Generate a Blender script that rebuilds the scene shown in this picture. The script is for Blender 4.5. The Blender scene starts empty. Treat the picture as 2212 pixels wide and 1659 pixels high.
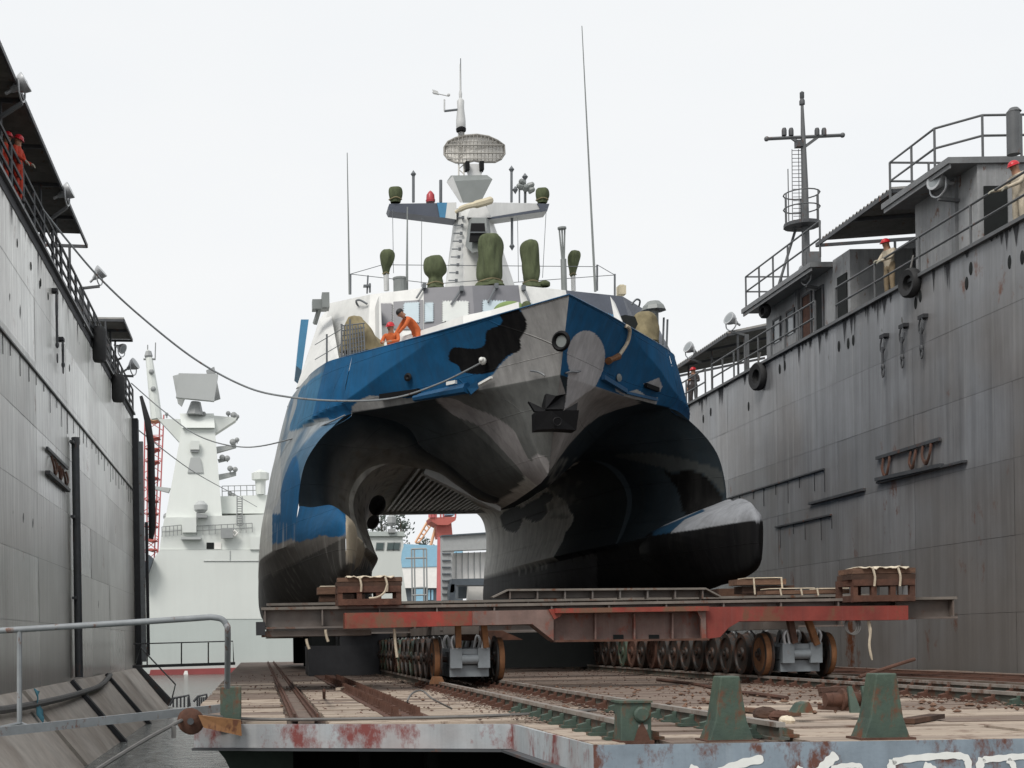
import bpy, bmesh, math, random
import numpy as np
from mathutils import Matrix, Vector

random.seed(7)
SC = bpy.context.scene
COL = SC.collection
EYE = 3.0            # eye height above the water, metres
ROLL = math.radians(0.9)
CR, SR = math.cos(ROLL), math.sin(ROLL)
FPX, PX0, PY0 = 3000.0, 560.0, 1390.0

# ---------------------------------------------------------------- camera
cam_d = bpy.data.cameras.new('camera')
cam = bpy.data.objects.new('camera', cam_d)
COL.objects.link(cam)
cam_d.sensor_width = 36.0
cam_d.lens = 36.0 * FPX / 2212.0
cam_d.shift_x = (1106.0 - PX0) / 2212.0
cam_d.shift_y = (PY0 - 829.5) / 2212.0
cam_d.clip_start = 0.1
cam_d.clip_end = 6000.0
cam.matrix_world = (Matrix.Translation((0, 0, EYE)) @ Matrix.Rotation(math.radians(90), 4, 'X')
                    @ Matrix.Rotation(-ROLL, 4, 'Z'))
SC.camera = cam

# ---------------------------------------------------------------- sky and sun (bright overcast)
SUN_EL, SUN_AZ = math.radians(50), math.radians(-38)     # azimuth: from behind the camera towards +X
world = bpy.data.worlds.new('World')
SC.world = world
world.use_nodes = True
nt = world.node_tree
for n in list(nt.nodes):
    nt.nodes.remove(n)
N = nt.nodes.new
sky = N('ShaderNodeTexSky')
sky.sky_type = 'NISHITA'
sky.sun_disc = False
sky.sun_elevation = SUN_EL
sky.sun_rotation = math.radians(180) - SUN_AZ
sky.air_density = 1.0
sky.dust_density = 4.0
sky.ozone_density = 1.5
hsv = N('ShaderNodeHueSaturation')
hsv.inputs['Saturation'].default_value = 0.30
nt.links.new(sky.outputs[0], hsv.inputs['Color'])
tc = N('ShaderNodeTexCoord')
mp = N('ShaderNodeMapping')
mp.inputs['Scale'].default_value = (1.5, 1.5, 4.0)
nt.links.new(tc.outputs['Generated'], mp.inputs[0])
nz = N('ShaderNodeTexNoise')
nz.inputs['Scale'].default_value = 1.6
nz.inputs['Detail'].default_value = 5.0
nt.links.new(mp.outputs[0], nz.inputs['Vector'])
cr = N('ShaderNodeValToRGB')
cr.color_ramp.elements[0].position = 0.3
cr.color_ramp.elements[0].color = (9.25, 9.55, 9.85, 1)
cr.color_ramp.elements[1].position = 0.72
cr.color_ramp.elements[1].color = (9.85, 9.95, 10.0, 1)
nt.links.new(nz.outputs['Fac'], cr.inputs['Fac'])
mx = N('ShaderNodeMix')
mx.data_type = 'RGBA'
mx.inputs['Factor'].default_value = 0.91
nt.links.new(hsv.outputs[0], mx.inputs['A'])
nt.links.new(cr.outputs[0], mx.inputs['B'])
bg = N('ShaderNodeBackground')
bg.inputs['Strength'].default_value = 0.101
nt.links.new(mx.outputs['Result'], bg.inputs['Color'])
wo = N('ShaderNodeOutputWorld')
nt.links.new(bg.outputs[0], wo.inputs['Surface'])

sun_d = bpy.data.lights.new('sun', 'SUN')
sun_d.energy = 2.3
sun_d.angle = math.radians(22)
sun_d.color = (1.0, 0.965, 0.91)
sun = bpy.data.objects.new('sun', sun_d)
COL.objects.link(sun)
sdir = Vector((math.sin(SUN_AZ) * math.cos(SUN_EL), -math.cos(SUN_AZ) * math.cos(SUN_EL), math.sin(SUN_EL)))
sun.rotation_euler = sdir.to_track_quat('Z', 'Y').to_euler()
sun.location = (0, -20, 60)

SC.view_settings.view_transform = 'Standard'
SC.view_settings.look = 'None'
SC.view_settings.exposure = 0.0
SC.view_settings.gamma = 1.0
SC.view_settings.use_curve_mapping = False
try:
    SC.cycles.max_bounces = 9
    SC.cycles.diffuse_bounces = 7
    SC.cycles.glossy_bounces = 3
    SC.cycles.transparent_max_bounces = 6
    SC.cycles.caustics_reflective = False
    SC.cycles.caustics_refractive = False
except Exception:
    pass

# ---------------------------------------------------------------- where things stand
def at(x, y, D):
    """a point at distance D (metres) seen at x, y of a 2212 px wide print"""
    u, v = (x - PX0) / FPX, (PY0 - y) / FPX
    return Vector(((u * CR + v * SR) * D, D, EYE + (-u * SR + v * CR) * D))

def proj(P):
    P = np.asarray(P, float)
    a, b = P[:, 0] / P[:, 1], (P[:, 2] - EYE) / P[:, 1]
    u, v = a * CR - b * SR, a * SR + b * CR
    return PX0 + FPX * u, PY0 - FPX * v

def onx(x, y, X):
    """the point on the plane X = const"""
    u, v = (x - PX0) / FPX, (PY0 - y) / FPX
    return at(x, y, X / (u * CR + v * SR))

def onz(x, y, z):
    u, v = (x - PX0) / FPX, (PY0 - y) / FPX
    return at(x, y, (z - EYE) / (-u * SR + v * CR))

# ---------------------------------------------------------------- materials
def lin(r, g, b):
    f = lambda c: (c / 255 / 12.92) if c / 255 <= 0.04045 else ((c / 255 + 0.055) / 1.055) ** 2.4
    return (f(r), f(g), f(b), 1)

MATS = {}
def mat(name, col, rough=0.6, metal=0.0, var=0.18, scale=2.5, streak=0.0, rust=0.0, rustcol=(0.13, 0.05, 0.025, 1),
        bump=0.0, stretch=(1, 1, 1), tint=None, tintamt=0.0, attr=None, spec=0.4, bscale=20, sscale=3.0, grime=None, plates=None, bdist=0.03, lightstreak=1.0):
    m = bpy.data.materials.new(name)
    MATS[name] = m
    m.use_nodes = True
    t = m.node_tree
    for n in list(t.nodes):
        t.nodes.remove(n)
    A = t.nodes.new
    L = t.links.new
    out = A('ShaderNodeOutputMaterial')
    b = A('ShaderNodeBsdfPrincipled')
    L(b.outputs[0], out.inputs[0])
    b.inputs['Roughness'].default_value = rough
    b.inputs['Metallic'].default_value = metal
    b.inputs['Specular IOR Level'].default_value = spec
    co = A('ShaderNodeTexCoord').outputs['Object']
    def noise(sc, st=(1, 1, 1), det=4.0, rgh=0.6):
        mpn = A('ShaderNodeMapping')
        mpn.inputs['Scale'].default_value = st
        L(co, mpn.inputs[0])
        n = A('ShaderNodeTexNoise')
        n.inputs['Scale'].default_value = sc
        n.inputs['Detail'].default_value = det
        n.inputs['Roughness'].default_value = rgh
        L(mpn.outputs[0], n.inputs['Vector'])
        return n.outputs['Fac']
    def mixc(fac, a, bb, mode='MIX'):
        x = A('ShaderNodeMix')
        x.data_type = 'RGBA'
        x.blend_type = mode
        for sock, val in (('Factor', fac), ('A', a), ('B', bb)):
            if hasattr(val, 'links') or hasattr(val, 'node'):
                L(val, x.inputs[sock])
            else:
                x.inputs[sock].default_value = val
        return x.outputs['Result']
    def ramp(f, lo, hi, a=0.0, z=1.0):
        r = A('ShaderNodeMapRange')
        r.inputs['From Min'].default_value = lo
        r.inputs['From Max'].default_value = hi
        r.inputs['To Min'].default_value = a
        r.inputs['To Max'].default_value = z
        L(f, r.inputs['Value'])
        return r.outputs[0]
    if attr:
        an = A('ShaderNodeAttribute')
        an.attribute_name = attr
        c = an.outputs['Color']
    else:
        c = tuple(col)
    if tint is not None:
        c = mixc(ramp(noise(scale * 0.35, stretch, 3), 0.42, 0.62, 0, tintamt), c, tuple(tint))
    if var > 0:
        v = ramp(noise(scale, stretch, 6, 0.65), 0.25, 0.75, 1 - var, 1 + var)
        cm = A('ShaderNodeCombineColor')
        for i in range(3):
            L(v, cm.inputs[i])
        c = mixc(1.0, c, cm.outputs[0], 'MULTIPLY')
    if streak > 0:
        f = ramp(noise(sscale, (1.0, 1.0, 0.05), 5, 0.7), 0.40, 0.68, 0, streak)
        c = mixc(f, c, (0.035, 0.034, 0.032, 1))
        f2 = ramp(noise(sscale * 1.7, (1.0, 1.0, 0.03), 4, 0.7), 0.56, 0.75, 0, streak * 0.55 * lightstreak)
        c = mixc(f2, c, (0.55, 0.55, 0.53, 1))
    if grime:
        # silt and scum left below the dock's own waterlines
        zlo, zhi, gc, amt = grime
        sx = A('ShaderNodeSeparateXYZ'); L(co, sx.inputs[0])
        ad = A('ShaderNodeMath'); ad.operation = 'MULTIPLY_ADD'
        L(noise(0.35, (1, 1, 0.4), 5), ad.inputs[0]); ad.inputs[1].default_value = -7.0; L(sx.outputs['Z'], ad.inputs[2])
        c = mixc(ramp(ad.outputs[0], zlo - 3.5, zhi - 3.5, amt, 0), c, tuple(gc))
    if rust > 0:
        f = ramp(noise(scale * 1.3, (1, 1, 0.6), 8, 0.72), 0.62 - rust * 0.3, 0.70 - rust * 0.25, 0, 1)
        c = mixc(f, c, tuple(rustcol))
    L(c, b.inputs['Base Color'])
    if bump > 0:
        bn = A('ShaderNodeBump')
        bn.inputs['Strength'].default_value = bump
        bn.inputs['Distance'].default_value = bdist
        L(noise(bscale, (1, 1, 1), 6), bn.inputs['Height'])
        L(bn.outputs[0], b.inputs['Normal'])
        if plates:
            sp = A('ShaderNodeSeparateXYZ'); L(co, sp.inputs[0])
            a1 = A('ShaderNodeMath'); a1.operation = 'ADD'; L(sp.outputs['X'], a1.inputs[0]); L(sp.outputs['Y'], a1.inputs[1])
            cb = A('ShaderNodeCombineXYZ'); L(a1.outputs[0], cb.inputs[0]); L(sp.outputs['Z'], cb.inputs[1])
            bk = A('ShaderNodeTexBrick')
            bk.inputs['Scale'].default_value = 1.0
            bk.inputs['Brick Width'].default_value = plates[0]
            bk.inputs['Row Height'].default_value = plates[1]
            bk.inputs['Mortar Size'].default_value = 0.012
            bk.inputs['Mortar Smooth'].default_value = 1.0
            L(cb.outputs[0], bk.inputs['Vector'])
            b2 = A('ShaderNodeBump'); b2.inputs['Strength'].default_value = 0.7; b2.inputs['Distance'].default_value = 0.03
            L(bk.outputs['Fac'], b2.inputs['Height']); L(bn.outputs[0], b2.inputs['Normal']); L(b2.outputs[0], b.inputs['Normal'])
    return m

# ---------------------------------------------------------------- mesh collector
def frame(d, up=(0, 0, 1)):
    d = Vector(d).normalized()
    u = Vector(up)
    if abs(d.dot(u)) > 0.98:
        u = Vector((0, 1, 0)) if abs(d.y) < 0.9 else Vector((1, 0, 0))
    s = d.cross(u).normalized()
    return d, s, s.cross(d).normalized()

class MB:
    def __init__(self):
        self.v, self.f, self.mi, self.cur = [], [], [], 0
    def add(self, vs, fs):
        o = len(self.v)
        self.v += [tuple(p) for p in vs]
        for f in fs:
            self.f.append(tuple(i + o for i in f))
            self.mi.append(self.cur)
        return self
    def box(self, c, s, rot=None):
        hx, hy, hz = s[0] / 2, s[1] / 2, s[2] / 2
        vs = [Vector((x * hx, y * hy, z * hz)) for x in (-1, 1) for y in (-1, 1) for z in (-1, 1)]
        if rot is not None:
            vs = [rot @ p for p in vs]
        c = Vector(c)
        return self.add([p + c for p in vs], [(0, 1, 3, 2), (4, 6, 7, 5), (0, 4, 5, 1), (2, 3, 7, 6), (0, 2, 6, 4), (1, 5, 7, 3)])
    def lohi(self, lo, hi):
        lo, hi = Vector(lo), Vector(hi)
        return self.box((lo + hi) / 2, hi - lo)
    def beam(self, p, q, w, h, up=(0, 0, 1)):
        p, q = Vector(p), Vector(q)
        d, s, u = frame(q - p, up)
        vs = [a + s * (x * w / 2) + u * (z * h / 2) for a in (p, q) for x, z in ((-1, -1), (1, -1), (1, 1), (-1, 1))]
        return self.add(vs, [(3, 2, 1, 0), (4, 5, 6, 7), (0, 1, 5, 4), (1, 2, 6, 5), (2, 3, 7, 6), (3, 0, 4, 7)])
    def tube(self, pts, r, n=8, cap=True):
        pts = [Vector(p) for p in pts]
        k = len(pts)
        rs = list(r) if isinstance(r, (list, tuple)) else [r] * k
        vs, fs = [], []
        for i, p in enumerate(pts):
            d = pts[min(i + 1, k - 1)] - pts[max(i - 1, 0)]
            if i == 0:
                _, s, u = frame(d)
            else:
                dn = d.normalized()
                s = (s - dn * s.dot(dn)).normalized()
                u = s.cross(dn)
            for j in range(n):
                a = 2 * math.pi * j / n
                vs.append(p + s * (math.cos(a) * rs[i]) + u * (math.sin(a) * rs[i]))
        for i in range(k - 1):
            for j in range(n):
                a, b2 = i * n + j, i * n + (j + 1) % n
                fs.append((a, b2, b2 + n, a + n))
        if cap:
            fs.append(tuple(range(n - 1, -1, -1)))
            fs.append(tuple((k - 1) * n + j for j in range(n)))
        return self.add(vs, fs)
    def lathe(self, prof, c, axis=(0, 0, 1), n=16):
        c = Vector(c)
        d, s, u = frame(axis, (0, 1, 0) if abs(Vector(axis).normalized().y) < 0.9 else (0, 0, 1))
        vs, fs = [], []
        for r, h in prof:
            for j in range(n):
                a = 2 * math.pi * j / n
                vs.append(c + d * h + s * (math.cos(a) * r) + u * (math.sin(a) * r))
        for i in range(len(prof) - 1):
            for j in range(n):
                a, b2 = i * n + j, i * n + (j + 1) % n
                fs.append((a, b2, b2 + n, a + n))
        if prof[0][0] > 1e-5:
            fs.append(tuple(range(n - 1, -1, -1)))
        if prof[-1][0] > 1e-5:
            fs.append(tuple((len(prof) - 1) * n + j for j in range(n)))
        return self.add(vs, fs)
    def prism(self, poly, depth):
        """poly: list of 3D points, extruded by the vector depth"""
        poly = [Vector(p) for p in poly]
        d = Vector(depth)
        k = len(poly)
        return self.add(poly + [p + d for p in poly], [tuple(range(k)), tuple(range(2 * k - 1, k - 1, -1))] +
                        [(i, i + k, (i + 1) % k + k, (i + 1) % k) for i in range(k)])
    def ball(self, c, r, n=12, m=8, rot=None):
        c = Vector(c)
        r = r if isinstance(r, (tuple, list)) else (r, r, r)
        vs, fs = [], []
        for i in range(m + 1):
            t = math.pi * i / m
            for j in range(n):
                a = 2 * math.pi * j / n
                p = Vector((r[0] * math.sin(t) * math.cos(a), r[1] * math.sin(t) * math.sin(a), r[2] * math.cos(t)))
                vs.append(c + (rot @ p if rot is not None else p))
        for i in range(m):
            for j in range(n):
                a, b2 = i * n + j, i * n + (j + 1) % n
                fs.append((a, a + n, b2 + n, b2))
        return self.add(vs, fs)
    def grid(self, rows, close=False):
        k = len(rows[0])
        vs = [p for r in rows for p in r]
        fs = [(i * k + j, i * k + j + 1, (i + 1) * k + j + 1, (i + 1) * k + j) for i in range(len(rows) - 1) for j in range(k - 1)]
        return self.add(vs, fs)
    def build(self, name, mats, parent=None, smooth=False, angle=None):
        me = bpy.data.meshes.new(name)
        off = Vector((0, 0, 0))
        q = parent
        while q is not None:
            off += q.location
            q = q.parent
        me.from_pydata([tuple(Vector(p) - off) for p in self.v], [], self.f)
        if not isinstance(mats, (list, tuple)):
            mats = [mats]
        for m in mats:
            me.materials.append(MATS[m] if isinstance(m, str) else m)
        if len(mats) > 1:
            me.polygons.foreach_set('material_index', self.mi)
        bmm = bmesh.new()
        bmm.from_mesh(me)
        bmesh.ops.remove_doubles(bmm, verts=bmm.verts, dist=1e-5)
        bmesh.ops.recalc_face_normals(bmm, faces=bmm.faces)
        bmm.to_mesh(me)
        bmm.free()
        if smooth:
            me.polygons.foreach_set('use_smooth', [True] * len(me.polygons))
            try:
                me.set_sharp_from_angle(angle=math.radians(angle or 40))
            except Exception:
                pass
        me.update()
        o = bpy.data.objects.new(name, me)
        COL.objects.link(o)
        if parent is not None:
            o.parent = parent
        return o

def tag(o, label=None, cat=None, group=None, kind=None):
    for k, v in (('label', label), ('category', cat), ('group', group), ('kind', kind)):
        if v:
            o[k] = v
    return o

def thing(name, label, cat, loc, group=None):
    o = bpy.data.objects.new(name, None)
    COL.objects.link(o)
    o.empty_display_size = 0.2
    o.location = loc
    return tag(o, label, cat, group)

def solo(mb, name, mats, label, cat, group=None, smooth=False, angle=None):
    """a thing that is one mesh: origin at the middle of its base"""
    a = np.array([tuple(p) for p in mb.v])
    lo, hi = a.min(0), a.max(0)
    c = Vector(((lo[0] + hi[0]) / 2, (lo[1] + hi[1]) / 2, lo[2]))
    o = mb.build(name, mats, None, smooth, angle)
    o.data.transform(Matrix.Translation(-c))
    o.location = c
    return tag(o, label, cat, group)

def struct(o):
    o['kind'] = 'structure'
    return o

def copy_tree(o, parent=None):
    c = o.copy()
    COL.objects.link(c)
    c.parent = parent
    for ch in list(o.children):
        copy_tree(ch, c)
    return c

def dup(o, loc, label, rotz=None):
    c = copy_tree(o)
    c.location = loc
    c['label'] = label
    if rotz is not None:
        c.rotation_euler = (0, 0, rotz)
    return c

def bez(pts, n=8):
    """Catmull-Rom through the points"""
    pts = [Vector(p) for p in pts]
    out = []
    for i in range(len(pts) - 1):
        p0, p1, p2, p3 = pts[max(i - 1, 0)], pts[i], pts[i + 1], pts[min(i + 2, len(pts) - 1)]
        for k in range(n):
            t = k / n
            out.append(0.5 * (2 * p1 + (p2 - p0) * t + (2 * p0 - 5 * p1 + 4 * p2 - p3) * t * t + (3 * p1 - p0 - 3 * p2 + p3) * t ** 3))
    out.append(pts[-1])
    return out

# palette
mat('wall_left', (0.80, 0.81, 0.76, 1), 0.30, grime=(1.0, 8.5, (0.135, 0.12, 0.105, 1), 0.85), var=0.10, scale=0.8, streak=0.55, tint=(0.34, 0.31, 0.28, 1), tintamt=0.45, sscale=5.5, bump=0.1, bscale=2.0)  # pale paint made lighter to stand for sky reflection on the upper wall
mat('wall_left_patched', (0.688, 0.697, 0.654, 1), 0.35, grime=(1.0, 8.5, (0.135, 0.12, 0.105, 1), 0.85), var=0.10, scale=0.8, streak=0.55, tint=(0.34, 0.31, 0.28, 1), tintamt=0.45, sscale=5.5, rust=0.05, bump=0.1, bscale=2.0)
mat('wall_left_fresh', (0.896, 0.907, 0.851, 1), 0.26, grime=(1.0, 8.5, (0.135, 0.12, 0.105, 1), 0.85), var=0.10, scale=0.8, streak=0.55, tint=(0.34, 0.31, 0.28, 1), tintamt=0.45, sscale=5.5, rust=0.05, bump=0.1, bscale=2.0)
mat('wall_right', (0.25, 0.257, 0.27, 1), 0.27, grime=(1.0, 9.0, (0.16, 0.143, 0.128, 1), 0.75), var=0.14, scale=0.6, streak=0.42, tint=(0.17, 0.145, 0.125, 1), tintamt=0.55, sscale=2.3, bump=0.2, bscale=1.5)
mat('wall_right_patched', (0.215, 0.221, 0.232, 1), 0.32, grime=(1.0, 9.0, (0.16, 0.143, 0.128, 1), 0.75), var=0.14, scale=0.6, streak=0.42, tint=(0.17, 0.145, 0.125, 1), tintamt=0.55, sscale=2.3, rust=0.05, bump=0.2, bscale=1.5)
mat('wall_right_fresh', (0.280, 0.288, 0.302, 1), 0.23, grime=(1.0, 9.0, (0.16, 0.143, 0.128, 1), 0.75), var=0.14, scale=0.6, streak=0.42, tint=(0.17, 0.145, 0.125, 1), tintamt=0.55, sscale=2.3, rust=0.05, bump=0.2, bscale=1.5)
mat('seam', (0.14, 0.14, 0.135, 1), 0.8)
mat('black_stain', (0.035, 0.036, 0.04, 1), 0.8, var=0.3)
mat('dark_steel', (0.06, 0.063, 0.068, 1), 0.55, var=0.3, rust=0.15)
mat('grey_paint', (0.16, 0.165, 0.17, 1), 0.55, var=0.2, streak=0.15, rust=0.08)
mat('rail_paint', (0.10, 0.104, 0.108, 1), 0.5, var=0.2, rust=0.1)
mat('house_paint', (0.30, 0.305, 0.31, 1), 0.55, var=0.2, streak=0.35, rust=0.12)
mat('roof_sheet', (0.19, 0.185, 0.175, 1), 0.7, var=0.3, rust=0.12)
mat('lamp_grey', (0.42, 0.43, 0.44, 1), 0.4, metal=0.3, var=0.12, scale=6)
mat('lamp_glass', (0.25, 0.27, 0.28, 1), 0.12, var=0.05)
mat('rubber', (0.022, 0.022, 0.023, 1), 0.75, var=0.3, scale=8)
mat('rust', (0.095, 0.043, 0.028, 1), 0.85, var=0.45, scale=5, tint=(0.07, 0.04, 0.03, 1), tintamt=0.7, bump=0.3)
mat('rust_orange', (0.19, 0.085, 0.036, 1), 0.8, var=0.4, scale=6, tint=(0.12, 0.06, 0.03, 1), tintamt=0.6)
mat('red_paint', (0.24, 0.036, 0.025, 1), 0.6, var=0.35, scale=1.6, rust=0.5, rustcol=(0.15, 0.075, 0.045, 1), tint=(0.20, 0.08, 0.05, 1), tintamt=0.5, bump=0.15)
mat('red_clean', (0.21, 0.038, 0.028, 1), 0.65, var=0.3, scale=1.6, streak=0.2, rust=0.32, rustcol=(0.15, 0.06, 0.035, 1), bump=0.15)
mat('rail_head', (0.33, 0.30, 0.27, 1), 0.4, metal=0.3, var=0.25, scale=3, rust=0.35, rustcol=(0.19, 0.11, 0.08, 1))
mat('rail_web', (0.085, 0.09, 0.075, 1), 0.6, var=0.35, scale=3, rust=0.42, rustcol=(0.12, 0.06, 0.04, 1))
mat('red_faded', (0.19, 0.125, 0.108, 1), 0.7, var=0.35, scale=1.8, streak=0.25, rust=0.36, rustcol=(0.20, 0.06, 0.04, 1), bump=0.15)
mat('beam_grey', (0.15, 0.135, 0.125, 1), 0.6, var=0.3, scale=2.0, rust=0.12, tint=(0.11, 0.07, 0.05, 1), tintamt=0.5)
mat('beam_edge', (0.17, 0.15, 0.13, 1), 0.6, var=0.3, scale=3.0, rust=0.2)
mat('bogie_grey', (0.19, 0.21, 0.225, 1), 0.45, var=0.2, scale=4, rust=0.06)
mat('wheel_dark', (0.035, 0.033, 0.031, 1), 0.6, metal=0.3, var=0.4, scale=6, rust=0.5, rustcol=(0.07, 0.036, 0.024, 1))
mat('green_paint', (0.055, 0.083, 0.066, 1), 0.65, var=0.4, scale=3, rust=0.4, bump=0.2, tint=(0.09, 0.12, 0.07, 1), tintamt=0.5)
mat('timber', (0.15, 0.085, 0.055, 1), 0.85, var=0.45, scale=3, stretch=(0.6, 4, 6), bump=0.3, tint=(0.09, 0.05, 0.035, 1), tintamt=0.7)
mat('timber_dark', (0.05, 0.028, 0.02, 1), 0.85, var=0.45, scale=3, bump=0.3, tint=(0.14, 0.07, 0.04, 1), tintamt=0.5)
mat('sacking', (0.62, 0.54, 0.42, 1), 0.9, var=0.2, scale=8, bump=0.2)
mat('rope', (0.50, 0.43, 0.33, 1), 0.9, var=0.25, scale=20)
mat('cable', (0.13, 0.125, 0.12, 1), 0.7, var=0.3, scale=4)
mat('plank', (0.385, 0.315, 0.25, 1), 0.85, var=0.28, scale=2.2, stretch=(0.25, 3, 1), bump=0.25, tint=(0.25, 0.20, 0.165, 1), tintamt=0.8, rust=0.28, rustcol=(0.14, 0.085, 0.06, 1))
mat('plank_grey', (0.19, 0.145, 0.115, 1), 0.85, var=0.3, scale=2.5, stretch=(0.25, 3, 1), bump=0.25, tint=(0.16, 0.12, 0.10, 1), tintamt=0.85, rust=0.2, rustcol=(0.11, 0.055, 0.04, 1))
mat('deck_dark', (0.15, 0.115, 0.095, 1), 0.9, var=0.45, scale=1.5, bump=0.3, rust=0.3, rustcol=(0.10, 0.05, 0.035, 1))
mat('gravel', (0.17, 0.125, 0.10, 1), 0.9, var=0.5, scale=6)
mat('rail_steel', (0.20, 0.165, 0.14, 1), 0.45, metal=0.35, var=0.3, scale=3, rust=0.3, rustcol=(0.15, 0.065, 0.045, 1))
mat('fascia', (0.40, 0.43, 0.45, 1), 0.5, var=0.2, scale=1.3, streak=0.25, rust=0.40, rustcol=(0.19, 0.05, 0.045, 1), tint=(0.33, 0.22, 0.19, 1), tintamt=0.6, bump=0.12)
mat('fascia_blue', (0.24, 0.29, 0.34, 1), 0.45, var=0.25, scale=2.2, streak=0.2, rust=0.3, rustcol=(0.13, 0.055, 0.04, 1), bump=0.1)
mat('white_paint', (0.78, 0.78, 0.75, 1), 0.55, var=0.06, scale=8)
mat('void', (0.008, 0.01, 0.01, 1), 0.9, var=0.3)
mat('void_green', (0.018, 0.028, 0.022, 1), 0.8, var=0.4)
mat('concrete', (0.52, 0.47, 0.42, 1), 0.85, var=0.2, scale=1.2, tint=(0.34, 0.28, 0.235, 1), tintamt=0.6, bump=0.2, streak=0.15)
mat('handrail', (0.22, 0.235, 0.245, 1), 0.45, var=0.2, scale=5, rust=0.15)
mat('blue_rag', (0.10, 0.28, 0.36, 1), 0.9)
mat('paint_orange', (0.26, 0.125, 0.05, 1), 0.6, var=0.3, scale=4, rust=0.3)
# ================================================================ water
mw = mat('water', (0.075, 0.085, 0.075, 1), 0.1, var=0.1, scale=0.5, bump=1.0, bscale=1.4, bdist=0.25, spec=0.5)
mb = MB()
mb.add([(-2500, -60, 0), (2500, -60, 0), (2500, 5000, 0), (-2500, 5000, 0)], [(0, 1, 2, 3)])
struct(mb.build('water', 'water'))
# ================================================================ the catamaran
XC = 7.45
SHIP = thing('missile_boat', 'blue, grey and black camouflaged catamaran warship propped up on the transport carriage', 'ship', (XC, 48, EYE + 1.2))

def resample(pts, n):
    P = np.array(pts, float)
    d = np.r_[0, np.cumsum(np.hypot(*np.diff(P, axis=0).T))]
    t = np.linspace(0, d[-1], n)
    # keep it smooth: Catmull-Rom on the polyline, then by length
    return np.c_[np.interp(t, d, P[:, 0]), np.interp(t, d, P[:, 1])]

def smoothpoly(pts, k=6):
    q = bez([(a, b, 0) for a, b in pts], k)
    return [(p.x, p.y) for p in q]

def lerp_stations(keys, Ds):
    """monotone-ish cubic interpolation of arrays between key distances"""
    kd = np.array([k for k, _ in keys])
    A = np.array([a for _, a in keys])
    out = []
    for D in Ds:
        i = int(np.clip(np.searchsorted(kd, D) - 1, 0, len(kd) - 2))
        h = kd[i + 1] - kd[i]
        t = (D - kd[i]) / h
        s = lambda j: (A[j + 1] - A[j]) / (kd[j + 1] - kd[j])
        d1 = s(i)
        m0 = d1 if i == 0 else np.where(s(i - 1) * d1 > 0, 2 * s(i - 1) * d1 / np.where(np.abs(s(i - 1) + d1) < 1e-9, 1, s(i - 1) + d1), 0)
        m1 = d1 if i == len(kd) - 2 else np.where(s(i + 1) * d1 > 0, 2 * s(i + 1) * d1 / np.where(np.abs(s(i + 1) + d1) < 1e-9, 1, s(i + 1) + d1), 0)
        t2, t3 = t * t, t ** 3
        out.append((2 * t3 - 3 * t2 + 1) * A[i] + (t3 - 2 * t2 + t) * h * m0 + (-2 * t3 + 3 * t2) * A[i + 1] + (t3 - t2) * h * m1)
    return out

def inpoly(px, py, poly):
    r = np.zeros(px.shape, bool)
    n = len(poly)
    for i in range(n):
        x1, y1 = poly[i]
        x2, y2 = poly[(i + 1) % n]
        if y1 == y2:
            continue
        c = ((y1 > py) != (y2 > py)) & (px < (x2 - x1) * (py - y1) / (y2 - y1) + x1)
        r ^= c
    return r

def zz(ox, oy, k, pts):
    return [((ox + x / k) * 0.553, (oy + y / k) * 0.553) for x, y in pts]

def soft(pts, k=5):
    n = len(pts)
    out = []
    for i in range(n):
        p0, p1, p2, p3 = [np.array(pts[(i + j) % n], float) for j in (-1, 0, 1, 2)]
        for t in np.arange(k) / k:
            out.append(tuple(0.5 * (2 * p1 + (p2 - p0) * t + (2 * p0 - 5 * p1 + 4 * p2 - p3) * t * t + (3 * p1 - p0 - 3 * p2 + p3) * t ** 3)))
    return out

GREY, BLUE, BLACK, PALE = (0.34, 0.335, 0.33), (0.016, 0.10, 0.225), (0.008, 0.008, 0.009), (0.47, 0.46, 0.47)
SKYBLUE, BROWN, WHITE, DGREY = (0.20, 0.29, 0.37), (0.19, 0.175, 0.165), (0.62, 0.62, 0.60), (0.13, 0.135, 0.135)
L6 = lambda p: zz(1100, 1100, 2.212, p)
R4 = lambda p: zz(1900, 1100, 2.212, p)
BLOB = soft(L6([(2030, 235), (2110, 330), (2110, 420), (2062, 490), (2060, 590), (1960, 640), (1880, 720), (1830, 780), (1700, 800), (1560, 780), (1520, 720), (1455, 690), (1445, 630), (1490, 570), (1640, 580), (1720, 570), (1760, 520), (1770, 430), (1890, 370), (1900, 310), (1840, 250)]))
GREY_L = L6([(2030, 180), (2100, 330), (2110, 420), (2062, 490), (2050, 590), (1960, 650), (1880, 730), (1830, 800), (1700, 880), (1500, 940), (1100, 1010), (850, 990), (760, 985), (700, 1010), (650, 1040), (610, 1080), (600, 1165), (620, 1300), (1350, 1150), (1830, 1050), (2300, 950), (2600, 850), (2600, 100)])
STRIPE = soft(L6([(1340, 1012), (1480, 1012), (1640, 1085), (1830, 1160), (2000, 1280), (2080, 1430), (2140, 1540), (2250, 1600), (2290, 1750), (2150, 1790), (2070, 1640), (1930, 1480), (1800, 1340), (1690, 1240), (1500, 1160), (1400, 1080)]), 4)
ELL = [(1266 + 41 * math.cos(a), 771 + 57 * math.sin(a)) for a in np.linspace(0, 2 * math.pi, 40, endpoint=False)]
TONGUE = R4([(705, 800), (690, 1000), (668, 1110), (780, 1020), (940, 910), (985, 820), (1010, 760), (800, 600)])
GREY_RU = R4([(400, 850), (640, 830), (690, 990), (660, 1110), (780, 1020), (940, 905), (985, 880), (1250, 960), (1330, 1055), (1150, 1100), (980, 1160), (850, 1260), (720, 1400), (560, 1620), (400, 1640)])
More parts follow.
